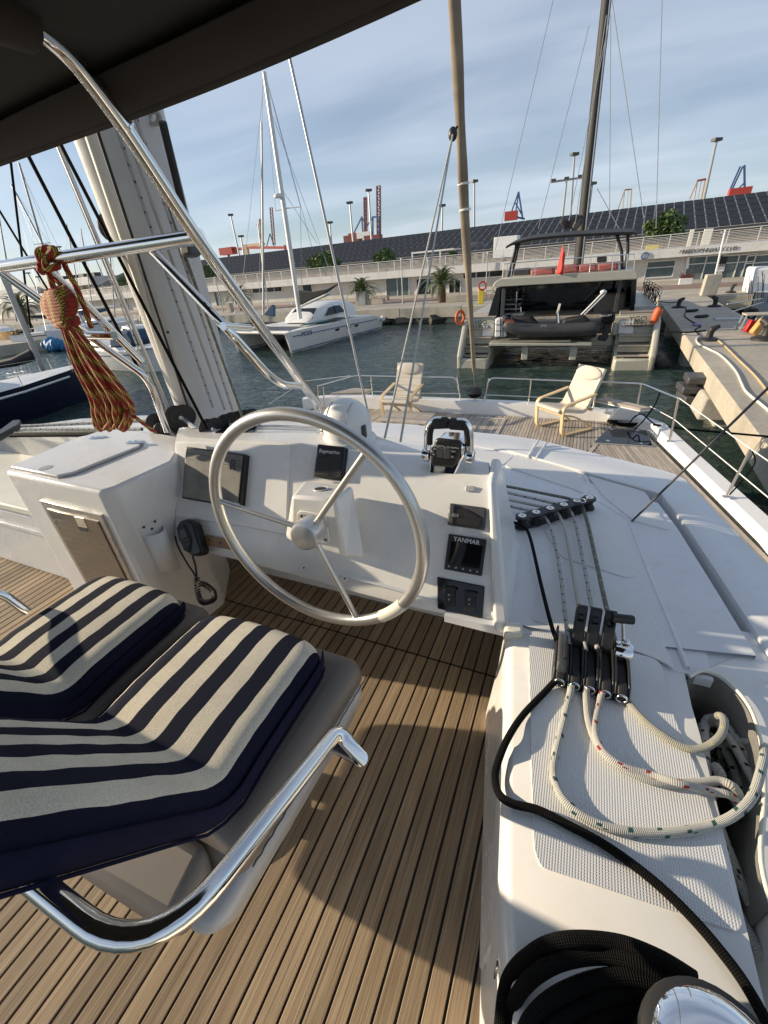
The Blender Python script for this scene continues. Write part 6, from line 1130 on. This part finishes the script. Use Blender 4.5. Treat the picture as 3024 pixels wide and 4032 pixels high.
MB().grid([[py(x, y, 22.2) + V((0, 0, -.06)), py(x, y, 22.2), py(x, y, 22.2) + V((0, 1.6, .16)), py(x, y, 22.2) + V((0, 3.4, .02))] for x, y in crom([V(q) for q in ((1992, 972, 0), (2020, 958, 0), (2080, 942, 0), (2160, 932, 0), (2260, 924, 0), (2400, 917, 0), (2490, 915, 0), (2508, 922, 0))], 4) for x, y in ((x, y),)] if False else [[py(q.x, q.y, 22.2) + V((0, 0, -.07)), py(q.x, q.y, 22.2), py(q.x, q.y, 22.2) + V((0, 1.6, .16)), py(q.x, q.y, 22.2) + V((0, 3.4, .02))] for q in crom([V(q) for q in ((1992, 972, 0), (2020, 958, 0), (2080, 942, 0), (2160, 932, 0), (2260, 924, 0), (2400, 917, 0), (2490, 915, 0), (2508, 922, 0))], 4)]).build('fly_bimini', M['blackm'], yg, 50, solid=.05)
for P in ([(2044, 958), (2030, 1020), (2012, 1090)], [(2035, 960), (2020, 1020), (2000, 1092)], [(2428, 922), (2448, 990), (2450, 1062)], [(2472, 918), (2472, 990), (2462, 1062)]): MB().tube(P_(P, 22.4), .06, 8).build('bimini_leg', M['blackm'], yg, 60)
# mast, sail pack, stays
ma, mb_ = py(2272, 1085, 27.5), py(2388, 0, 27.5); mdr = mb_ - ma
MB().tube([ma, ma + mdr * .5, ma + mdr * 1.3], [.21, .19, .16], 14, sy=1.3).build('mast', M['blackm'], yg, 60); MB().tube([ma + V((.17, -.2, 0)), ma + mdr * 1.3 + V((.13, -.14, 0))], .04, 6).build('mast_track', M['alu'], yg)
MB().prism(P_([(2203, 878), (2218, 858), (2240, 868), (2262, 848), (2292, 846), (2302, 862), (2288, 880), (2262, 908), (2240, 896), (2222, 904)], 26.2), (0, .5, 0)).build('sail_bag', M['blackm'], yg, bevel=.06); MB().prism(P_([(2262, 872), (2296, 858), (2300, 872), (2270, 904), (2252, 898)], 26.05), (0, .2, 0)).build('sail_fold', M['dgrey'], yg, bevel=.04)
for a, b in (((2178, 0), (1950, 985)), ((2607, 0), (2583, 900)), ((2388, 60), (2265, 880)), ((2395, 100), (2240, 870)), ((2320, 100), (2120, 900)), ((2405, 60), (2400, 860)), ((2410, 0), (2535, 860)), ((2350, 740), (2440, 905))): MB().tube([py(*a, 26), py(*b, 26)], .016, 5).build('rigging_wire', M['galv'], yg)
fg = thing('red_ensign', 'red ensign hanging on its staff at the flybridge', 'flag', py(2195, 1080, 21.3)); MB().tube(P_([(2190, 1080), (2218, 962)], 21.25), .02, 6).build('staff', M['wood'], fg)
MB().grid([[py(lerp(2188, 2216, t) , lerp(1078, 968, t), 21.2), py(lerp(2204, 2222, t) + 3 * math.sin(6 * t), lerp(1080, 985, t), 21.1), py(lerp(2216, 2226, t), lerp(1082, 1000, t), 21.22)] for t in [k / 8 for k in range(9)]]).build('cloth', M['redfl'], fg, 60, solid=.01)
# side lifelines, buoys
for k in range(7): y = 22.5 + k * 1.3; x = py(2600, 1230, 21.3).x; MB().tube([V((x, y, -2.25)), V((x + .03, y, -1.5))], .02, 6).build('stanchion', M['steel'], yg)
MB().tube([V((py(2600, 1230, 21.3).x + .03, 22.5, -1.52)), V((py(2600, 1230, 21.3).x + .03, 31, -1.5))], .012, 5).build('lifeline', M['blackm'], yg)
for k in range(9): y = 22.6 + k * .7; x = py(2600, 1230, 21.3).x; MB().tube(crom([V((x - .1, y, -2.15)), V((x + .05, y + .2, -1.9 + .25 * math.sin(k * 2))), V((x - .15, y + .5, -1.6)), V((x + .02, y + .6, -2.2))], 4), .016, 6).build('hanging_rope', M['rope_k'], yg, 60)
ol = thing('orange_lifebuoy', 'orange horseshoe buoy on the catamaran port quarter', 'lifebuoy', py(1812, 1270, 21)); c = py(1812, 1250, 21); MB().tube([c + V((.14 * math.cos(t * .42), .18 * math.cos(t * .42), .27 * math.sin(t * .42))) for t in range(15)], .07, 8, True).build('ring', M['orange'], ol, 60)
oo = thing('orange_float', 'orange rescue float on the catamaran starboard quarter', 'lifebuoy', py(2585, 1280, 20.9)); MB().tube(crom(P_([(2575, 1275), (2582, 1250), (2595, 1222), (2602, 1212)], 20.9), 4), [.06, .1, .12, .14, .15, .15, .16, .16, .16, .15, .14, .12, .1], 8).build('float', M['orange'], oo, 60); MB().tube(P_([(2600, 1222), (2600, 1205)], 20.9), .10, 8).build('light', M['dgrey'], oo)
fd2 = thing('black_fender', 'long black fender between catamaran and pier', 'fender', py(2610, 1430, 20.6)); MB().tube(crom(P_([(2585, 1400), (2600, 1420), (2620, 1450)], 20.6), 5), [.12, .2, .24, .26, .27, .27, .27, .26, .24, .2, .12], 12).build('body', M['dgrey'], fd2, 60)
# tender on the platform
td = thing('tender', 'grey inflatable tender with outboard on the platform', 'dinghy', py(2170, 1335, 20.9)); tz = zt_
for Yt in (20.45, 21.35): MB().tube(crom(P_([(1990, 1268), (2010, 1285), (2060, 1297), (2180, 1300), (2300, 1295), (2362, 1290)], Yt), 4), [.10, .18, .22, .24, .25] + [.26] * 13 + [.25, .22, .16], 14).build('tube', M['rubber'], td, 60)
MB().tube(crom([py(1996, 1268, 20.45), py(1985, 1258, 20.9), py(1996, 1262, 21.35)], 6), .19, 12).build('bow_tube', M['rubber'], td, 60)
MB().prism(P_([(2000, 1285), (2355, 1300), (2345, 1332), (2040, 1335)], 20.55), (0, .75, 0)).build('keel', M['blackm'], td, bevel=.1, seg=3); MB().prism(P_([(2012, 1250), (2090, 1248), (2115, 1276), (2030, 1280)], 20.6), (0, .6, 0)).build('bow_cover', M['blackm'], td, bevel=.08); MB().prism(P_([(2220, 1258), (2300, 1244), (2325, 1270), (2210, 1284)], 20.6), (0, .6, 0)).build('stern_cover', M['blackm'], td, bevel=.08)
MB().tube(P_([(2200, 1296), (2195, 1230), (2205, 1195)], 20.8), .06, 8).build('console_post', M['steel'], td); label3d('YGO', .2, plain('orange_print', (.7, .16, .05), .5, var=0), td, py(2003, 1266, 20.15), (1, 0, -.1), (0, 0, 1), .01); label3d('ZAR', .14, M['lblg'], td, py(2140, 1282, 20.17), (1, 0, 0), (0, 0, 1), .01)
ob = thing('outboard_motor', 'black outboard motor on the tender transom', 'outboard', py(2400, 1330, 20.6)); MB().prism(P_([(2362, 1262), (2370, 1235), (2392, 1224), (2415, 1226), (2425, 1240), (2420, 1268), (2400, 1278), (2370, 1276)], 20.4), (0, .45, 0)).build('cowl', M['blackg'], ob, bevel=.07, seg=3); MB().prism(P_([(2380, 1276), (2412, 1272), (2390, 1330), (2368, 1330)], 20.5), (0, .25, 0)).build('leg', M['blackm'], ob, bevel=.04); MB().prism(P_([(2360, 1322), (2400, 1322), (2385, 1345), (2350, 1340)], 20.5), (0, .25, 0)).build('gearcase', M['blackm'], ob, bevel=.04); label3d('MERCURY', .10, M['lbl'], ob, py(2385, 1243, 20.38), (1, 0, .1), (0, 0, 1), .01)
wb_ = thing('white_float', 'white square float strapped beside the tender bow', 'float', py(1972, 1330, 20.6)); MB().prism(P_([(1950, 1254), (1992, 1252), (1992, 1326), (1947, 1328)], 20.5), (0, .45, 0)).build('body', M['white'], wb_, bevel=.06, seg=3)
for x in (1969, 1979): MB().prism(P_([(x, 1252), (x + 3, 1252), (x + 3, 1328), (x, 1328)], 20.47), (0, .03, 0)).build('strap', M['blackm'], wb_)
for y in (1278, 1302): MB().prism(P_([(1950, y), (1992, y - 1), (1992, y + 1), (1950, y + 2)], 20.48), (0, .02, 0)).build('strap', M['dgrey'], wb_)
ps = thing('gangway', 'white folding gangway pole raised behind the tender', 'gangway', py(2300, 1240, 21.2)); MB().tube(P_([(2288, 1240), (2378, 1148)], 21.2), .035, 8).build('rail', M['white'], ps, 60); MB().tube(P_([(2300, 1240), (2384, 1156)], 21.2), .03, 8).build('rail', M['white'], ps, 60); MB().ell(py(2376, 1150, 21.2), (.13, .1, .09), 10, 6).build('end', M['white'], ps, 60)
# ================================================================== white catamaran MODI
bo, so = V((-17.26, 23.88, 0)), V((-15.53, 34.87, 0)); ad = (so - bo).normalized(); sdm = V((-ad.y, ad.x, 0))   # sdm points to port (left)
if sdm.x > 0: sdm = -sdm
md2 = thing('white_catamaran', 'white catamaran with black sail cover, bow towards camera', 'catamaran', (bo.x - 3, 29, WZ)); LM = (so - bo).length
zb_, zs_ = py(1129, 1310, bo.y).z, py(1497, 1238, so.y).z
def mp_(s, t, z): return bo + ad * s + sdm * t + V((0, 0, z))
for off_ in (0, 5.2):
    hm = MB(); secs = []
    for s, wd, zt in ((-.35, .06, zb_), (.8, .5, zb_ + .02), (3, 1.1, lerp(zb_, zs_, .3) + .06), (7, 1.35, lerp(zb_, zs_, .65) + .05), (10.4, 1.2, zs_), (11.2, 1.0, zs_ - .35)):
        t0 = off_ if off_ == 0 else off_; dirn_ = 1 if off_ == 0 else 1
        secs.append([mp_(s, off_ + (.0 if off_ == 0 else 0), zt), mp_(s + (.25 if s < 0 else 0), off_ + .02, -3.6), mp_(s + (.35 if s < 0 else 0), off_ + wd * .25, WZ - .25), mp_(s + (.35 if s < 0 else 0), off_ + wd * .75, WZ - .25), mp_(s + (.25 if s < 0 else 0), off_ + wd, -3.6), mp_(s, off_ + wd, zt), mp_(s, off_, zt)])
    hm.grid(secs); hm.f.append([k for k in range(6)]); hm.f.append([35 + k for k in range(6)]); hm.build('hull', M['hullw'], md2, 35)
    for zz_, r_ in ((.10, .03),): MB().tube([mp_(s, off_ - .015, lerp(WZ + .12, WZ + .14, s / 11)) for s in (.1, 3, 7, 10.8)], .035, 5).build('boot_stripe', M['bluep'], md2)
for s0, s1 in ((.35, 1.2), (2.1, 10.4)): MB().tube([mp_(s, -.02, lerp(zb_, zs_, s / 11) - .28) for s in [lerp(s0, s1, k / 6) for k in range(7)]], .028, 5).build('sheer_stripe', M['bluep'], md2)
label3d('MODI', .40, M['bluep'], md2, mp_(1.65, -.02, lerp(zb_, zs_, .15) - .26), ad, (0, 0, 1), .03)
for s in (5.0, 6.4, 7.4): MB().box(mp_(s, .0, lerp(zb_, zs_, s / 11) - .42), (.08, .45, .14), math.atan2(-ad.x, ad.y)).build('port_light', M['glassd'], md2, bevel=.03)
MB().prism([mp_(3.2, .4, zb_ + .02), mp_(3.2, 6.2, zb_ + .02), mp_(10.6, 6.2, zs_ + .02), mp_(10.6, .4, zs_ + .02)], (0, 0, -.45)).build('bridge_deck', M['hullw'], md2); MB().prism([mp_(.5, .5, zb_ - .03), mp_(.5, 5.4, zb_ - .03), mp_(3.1, 5.4, zb_ - .03), mp_(3.1, .9, zb_ - .03)], (0, 0, -.03)).build('trampoline', M['dgrey'], md2); MB().prism([mp_(4.0, .5, zb_ + .03), mp_(4.0, 1.6, zb_ + .03), mp_(6.6, 1.6, zb_ + .12), mp_(6.6, .5, zb_ + .12)], (0, 0, .03)).build('deck_mat', M['dgrey'], md2)
MB().tube([mp_(.3, .2, zb_ - .05), mp_(.3, 5.8, zb_ - .05)], .12, 8).build('bow_beam', M['hullw'], md2, 60)
cabm = MB(); rows = []
for i, (s, h, w0) in enumerate(((4.2, .05, .5), (4.7, .55, .72), (5.6, 1.02, .85), (7.0, 1.22, .92), (8.4, 1.2, .92), (9.2, 1.05, .9), (9.3, .0, .9))):
    c = mp_(s, 3.2, zb_ + .03); rows.append([c + sdm * (w0 * 2.2 * math.copysign(abs(math.cos(a)) ** .55, math.cos(a))) * -1 + V((0, 0, h * abs(math.sin(a)) ** .6)) for a in [math.pi * k / 14 for k in range(15)]])
cabm.grid(rows); cb_ = cabm.build('cabin', M['hullw'], md2, 50)
def cabpt(s, t, z): return mp_(s, t, z)
for L_ in ([(4.55, 1.9, .30), (4.55, 4.4, .30), (5.25, 4.1, .92), (5.25, 2.15, .92)], [(5.4, 1.27, .38), (6.4, 1.17, .38), (6.4, 1.30, .92), (6.0, 1.33, .86)], [(6.5, 1.17, .40), (7.6, 1.17, .42), (7.2, 1.30, .90), (6.5, 1.30, .93)]): P = [cabpt(s, t - .06, zb_ + .03 + z) for s, t, z in L_]; MB().prism(P, sdm * .12 if L_[0][0] > 5 else ad * .15).build('cabin_window', M['glassd'], md2)
mt0, mt1 = py(1182, 1255, 28.2), py(1040, 285, 28.2); MB().tube([mt0, mt0.lerp(mt1, .5), mt1], [.17, .16, .12], 10, sy=1.4).build('mast', M['hullw'], md2, 60)
MB().prism(P_([(1174, 1143), (1225, 1150), (1285, 1138), (1331, 1116), (1279, 1155), (1212, 1185), (1180, 1202)], 27.8), (0, .35, 0)).build('sail_cover', M['blackm'], md2, bevel=.04); MB().tube(P_([(1186, 1205), (1300, 1155)], 28.8), .09, 8).build('boom', M['hullw'], md2, 60)
MB().lathe([(.25, 0), (.30, .05), (.30, .16), (.2, .24)], py(1098, 780, 28.0), n=14).build('radar_dome', M['white'], md2, 40); MB().tube(P_([(1085, 830), (1128, 820), (1183, 814)], 28.1), .035, 6).build('spreader', M['hullw'], md2)
for a, b in (((1045, 300), (1183, 814)), ((1183, 814), (1190, 1220)), ((1045, 300), (1085, 830)), ((1050, 310), (1230, 980)), ((1060, 420), (1310, 1100)), ((1042, 290), (935, 1300)), ((1120, 760), (1250, 960)), ((1035, 300), (1020, 1240))): MB().tube([py(*a, 28.4), py(*b, 28.4)], .014, 4).build('rigging_wire', M['galv'], md2)
MB().ell(mp_(3.9, 1.0, zb_ + .12), (.35, 1.6, .07), 16, 6, Matrix.Rotation(-.25, 3, 'Z')).build('paddle_board', plain('teal_board', (.05, .16, .16), .3), smooth=60, label='teal and white paddle board on the white catamaran deck', cat='paddle board')
MB().ell(mp_(11.0, -.15, zs_ - .3), (.2, .2, .24), 10, 8).build('ball_fender', M['white'], smooth=60, label='white ball fender at the white catamaran stern', cat='fender')
# second thin mast beside it with blue cover
sm = thing('docked_sloop', 'small sloop with blue sail cover behind the white catamaran', 'sailboat', pz(1010, 1300, WZ)); MB().tube([py(1038, 1240, 31), py(1030, 480, 31)], [.09, .06], 8).build('mast', M['galv'], sm, 60); MB().tube([py(1058, 1235, 31), py(1015, 880, 31)], .05, 6).build('stay', M['galv'], sm); MB().prism(P_([(1035, 1240), (1078, 1248), (1078, 1205), (1068, 1200)], 30.5), (0, .3, 0)).build('sail_cover', M['bluebag'], sm, bevel=.06)
def mono(name, lab, bow, stern, beam, fb, mt, mast=None, cover=None, cabin=True, stripe=None, cat='sailboat', group='boats moored on the left'):
    bow, stern = V(bow), V(stern); t = thing(name, lab, cat, ((bow.x + stern.x) / 2, (bow.y + stern.y) / 2, WZ), group); a = (stern - bow); L_ = a.length; a.normalize(); s = V((-a.y, a.x, 0)); m = MB(); secs = []
    pt = lambda d, w_, z: V((bow.x, bow.y, 0)) + a * d + s * w_ + V((0, 0, z))
    for f, w_, zt in ((-.02, .02, 1.12), (.12, .42, 1.06), (.3, .78, 1.0), (.55, 1.0, .96), (.8, .92, .95), (1.0, .70, 1.0)):
        hw = beam / 2 * w_; z1 = WZ + fb * zt; secs.append([pt(f * L_, -hw, z1), pt(f * L_ + .1 * (f < .05), -hw * .92, WZ + fb * .4), pt(f * L_ + .3 * (f < .05), -hw * .6, WZ - .2), pt(f * L_ + .3 * (f < .05), hw * .6, WZ - .2), pt(f * L_ + .1 * (f < .05), hw * .92, WZ + fb * .4), pt(f * L_, hw, z1)])
    m.grid(secs); m.f.append([30, 31, 32, 33, 34, 35]); m.build('hull', M[mt], t, 40)
    d = MB(); d.grid([[q[0] + V((0, 0, .015)), (q[0] + q[5]) / 2 + V((0, 0, .07)), q[5] + V((0, 0, .015))] for q in secs]); d.build('deck', M['hullw'], t, 40)
    if stripe: MB().tube([q[1] + (q[0] - q[1]) * .75 + s * -.02 for q in secs[1:]], .04, 5).tube([q[4] + (q[5] - q[4]) * .75 + s * .02 for q in secs[1:]], .04, 5).build('stripe', M[stripe], t)
    if cabin:
        c = MB(); rows = []
        for f, h in ((.28, .02), (.34, .28), (.6, .42), (.72, .42), (.725, 0)): hw = beam * .30; rows.append([pt(f * L_, -hw, WZ + fb), pt(f * L_, -hw * .85, WZ + fb + h), pt(f * L_, 0, WZ + fb + h * 1.15), pt(f * L_, hw * .85, WZ + fb + h), pt(f * L_, hw, WZ + fb)])
        c.grid(rows); c.build('cabin', M['hullw'], t, 40)
        for sg in (-1, 1): MB().prism([pt(f * L_, sg * beam * .30, WZ + fb + z) for f, z in ((.40, .10), (.66, .12), (.66, .30), (.42, .26))], s * sg * .02).build('cabin_window', M['glassd'], t)
    for k in range(5):
        for sg in (-1, 1): q = pt((.1 + .2 * k) * L_, sg * beam / 2 * (.40, .8, .95, .95, .8)[k], WZ + fb * 1.0); MB().tube([q, q + V((0, 0, .6))], .015, 5).build('stanchion', M['steel'], t)
    for sg in (-1, 1): MB().tube([pt((.1 + .2 * k) * L_, sg * beam / 2 * (.40, .8, .95, .95, .8)[k], WZ + fb + .6) for k in range(5)], .008, 4).build('lifeline', M['galv'], t)
    if mast:
        mp0 = pt(.42 * L_, 0, WZ + fb + .3); mp1 = V(mast) if not isinstance(mast, (int, float)) else mp0 + V((0, 0, mast)); MB().tube([mp0, mp1], [.11, .08], 8).build('mast', M['galv'], t, 60)
        for sg in (-1, 1):
            sp = mp0.lerp(mp1, .55) + s * sg * .9; MB().tube([mp0.lerp(mp1, .55), sp], .03, 5).build('spreader', M['galv'], t); MB().tube([pt(.45 * L_, sg * beam * .45, WZ + fb), sp, mp1], .012, 4).build('shroud', M['galv'], t)
        MB().tube([pt(0, 0, WZ + fb * 1.1), mp0.lerp(mp1, .95)], .014, 4).build('forestay', M['galv'], t); be = mp0 + a * L_ * .36 + V((0, 0, .9)); MB().tube([mp0 + V((0, 0, .8)), be], .07, 8).build('boom', M['galv'], t)
        if cover: MB().tube([mp0 + V((0, 0, 1.15)), mp0.lerp(be, .5) + V((0, 0, .45)), be + V((0, 0, .15))], [.24, .18, .09], 8, sy=1.4).build('sail_cover', M[cover], t, 60)
    return t
nb = pz(395, 1552, WZ); ns = pz(-330, 1762, WZ)
nv = mono('navy_sailboat', 'navy blue hulled sailboat with white deck at the left', nb, nb + (ns - nb).normalized() * 12.5, 3.6, 1.35, 'navyh', None, None, True, 'white')
mq0, mq1 = py(178, 1478, 13.2), py(0, 1060, 13.2); MB().tube([mq0, mq0 + (mq1 - mq0) * 3], .13, 10, sy=1.3).build('mast', M['alu'], nv, 60); MB().tube([py(135, 1395, 13.2), py(60, 1425, 12.6), py(-80, 1450, 12)], [.3, .22, .15], 10).build('sail_cover', M['blackm'], nv, 60)
for k in range(3): p = py(40 + k * 28, 1478 - k * 4, 12.8); m = MB(); m.tube([p + V((-.2, 0, -.4)), p + V((-.2, 0, .1)), p + V((.2, 0, .1)), p + V((.2, 0, -.4))], .02, 5); m.tube([p + V((-.2, .2, -.1)), p + V((-.2, .25, .45)), p + V((.2, .25, .45)), p + V((.2, .2, -.1))], .02, 5); m.box(p + V((0, .05, -.08)), (.42, .4, .03)); m.build('folding_chair', M['white'], smooth=60, label=('white folding chair on the navy sailboat, leftmost', 'white folding chair on the navy sailboat, middle', 'white folding chair on the navy sailboat, rightmost')[k], cat='chair', group='folding chairs on the navy boat')
def sea(x, y): return pz(x, y, WZ)
p = sea(105, 1385); mono('white_sloop', 'white sloop showing its flat transom beside the concrete pontoon', p + V((-2.5, 9.5, 0)), p, 3.4, 1.5, 'hullw', py(74, 640, p.y + 5), 'blackm', True, 'lbld')
p = sea(215, 1378); mono('white_yacht', 'white yacht bow carrying the crumpled blue tarpaulin', p, p + V((-1.5, 10, 0)), 3.4, 1.5, 'hullw', py(45, 727, p.y + 6), 'bluebag')
p = sea(640, 1462); mono('grey_yacht', 'grey and white yacht moored just left of the big mast', p, p + V((-10, 2.6, 0)), 3.4, 1.15, 'hullw', None, None, True, 'bluep')
p2 = py(470, 1335, 17.5); MB().prism([py(x, y, 17.2) for x, y in ((425, 1310), (500, 1305), (525, 1345), (522, 1368), (430, 1372))], (0, 1.6, 0)).build('sprayhood', M['bluebag'], bevel=.15, seg=3, label='navy sprayhood on the grey yacht left of mast', cat='sprayhood')
p = sea(560, 1330); mono('motor_yacht', 'white motor yacht with pale awning behind the tubes', p, p + V((-13, 3, 0)), 4.0, 1.5, 'hullw', None, None, True, None, 'motor boat'); MB().grid([[py(x, y, 24 + d) for x, y in ((300, 1225), (360, 1212), (440, 1205), (520, 1215))] for d in (0, 1.5, 3)]).build('awning', M['hullw'], smooth=50, solid=.06, label='pale awning over the white motor yacht', cat='awning')
p = sea(640, 1375); mono('white_cruiser', 'small white cruiser with orange lantern near the mast', p, p + V((-9, 4, 0)), 3.2, 1.2, 'hullw', None, None, True, 'bluep', 'boat')
p = sea(60, 1340); mono('orange_boat', 'orange varnished boat hull at the far left edge', p, p + V((-9, 3, 0)), 2.8, 1.0, 'amber', None, None, True, None, 'boat')
m = MB(); tp_ = py(215, 1362, sea(215, 1378).y - .5); 
for k in range(11): m.ell(tp_ + V((-1.0 + .2 * k, .25 * math.sin(k * 2), .10 * math.sin(k * 1.7) + .12)), (.5 - .03 * abs(k - 5), .6, .42 + .10 * math.sin(k * 2.3)), 9, 6, Matrix.Rotation(k * .7, 3, 'X'))
m.build('blue_tarpaulin', M['bluetarp'], smooth=50, label='crumpled bright blue tarpaulin over a dinghy at left', cat='tarpaulin')
MB().prism([sea(-200, 1430) + V((0, 0, .9)), sea(92, 1392) + V((0, 0, .9)), sea(92, 1392) + V((1, 2.5, .9)), sea(-300, 1400) + V((-4, 3, .9))], (0, 0, -1.2)).build('pontoon', M['conc'], kind='structure')
# scatter of further masts and stays along the left quay
for k, (bx, by, tx, ty, r) in enumerate(((25, 1180, -20, 760, .07), (300, 1200, 262, 880, .05), (340, 1200, 318, 900, .05), (420, 1190, 398, 560, .06), (520, 1180, 505, 760, .05))):
    b_ = py(bx, by, 36); t_ = py(tx, ty, 36); g_ = thing('distant_mast', ('thin mast at the extreme left behind the rail', 'thin mast left of the worn rod, first', 'thin mast left of the worn rod, second', 'thin mast with a short spreader behind the big mast edge', 'thin mast just seen through the rigging')[k], 'mast', b_, 'distant masts on the left'); MB().tube([b_ + V((0, 0, -2.6)), t_], [r * 1.2, r], 6).build('spar', M['galv'], g_, 60); c = b_.lerp(t_, .62); MB().tube([c + V((-.7, 0, 0)), c + V((.7, 0, 0))], .03, 5).build('spreader', M['galv'], g_)
    for s in (-1, 1): MB().tube([b_ + V((s * 1.2, 0, -1)), c + V((s * .7, 0, 0)), t_], .012, 4).build('shroud', M['galv'], g_)
# ---- boat at the right edge
p = sea(2945, 1262); rb = mono('right_yacht', 'grey yacht bow hung with ropes at the right edge', p, p + V((7, 7, 0)), 3.8, 1.35, 'greyg', None, None, True, None, 'sailboat', None)
MB().prism([py(x, y, p.y + 2.5) for x, y in ((2950, 1160), (2975, 1052), (3080, 1050), (3080, 1150))], (0, 2, 0)).build('white_hood', M['white'], bevel=.15, seg=3, label='white hood over the right yacht foredeck', cat='hood'); 
m = MB()
for k in range(9): x = 2950 + k * 11 + 6 * math.sin(k * 5); m.tube(crom([py(x, 1085 + 20 * math.sin(k), p.y - .1), py(x + 6 * math.sin(k * 2), 1130 + 12 * math.cos(k), p.y - .3), py(x - 4, 1185 + 10 * math.sin(3 * k), p.y - .2)], 4), .012, 6)
m.build('rope_bundle', M['rope_k'], smooth=60, label='tangled dark ropes hanging from the right yacht bow', cat='rope'); MB().tube([p + V((.4, -.2, 1.0)), kz(1100, 500)], .03, 6).build('bow_line', M['cream'], smooth=60, label='pale bow line from the right yacht, lower', cat='rope'); MB().tube([p + V((.3, -.2, 1.2)), kz(1030, 380)], .03, 6).build('bow_line', M['cream'], smooth=60, label='pale bow line from the right yacht, upper', cat='rope')
MB().tube([p + V((-.1 + .3 * math.cos(t * .42), -.5, .35 + .3 * math.sin(t * .42))) for t in range(15)], .12, 8, True).build('tyre_fender', M['blackm'], smooth=60, label='black tyre fender under the right yacht bow', cat='fender')
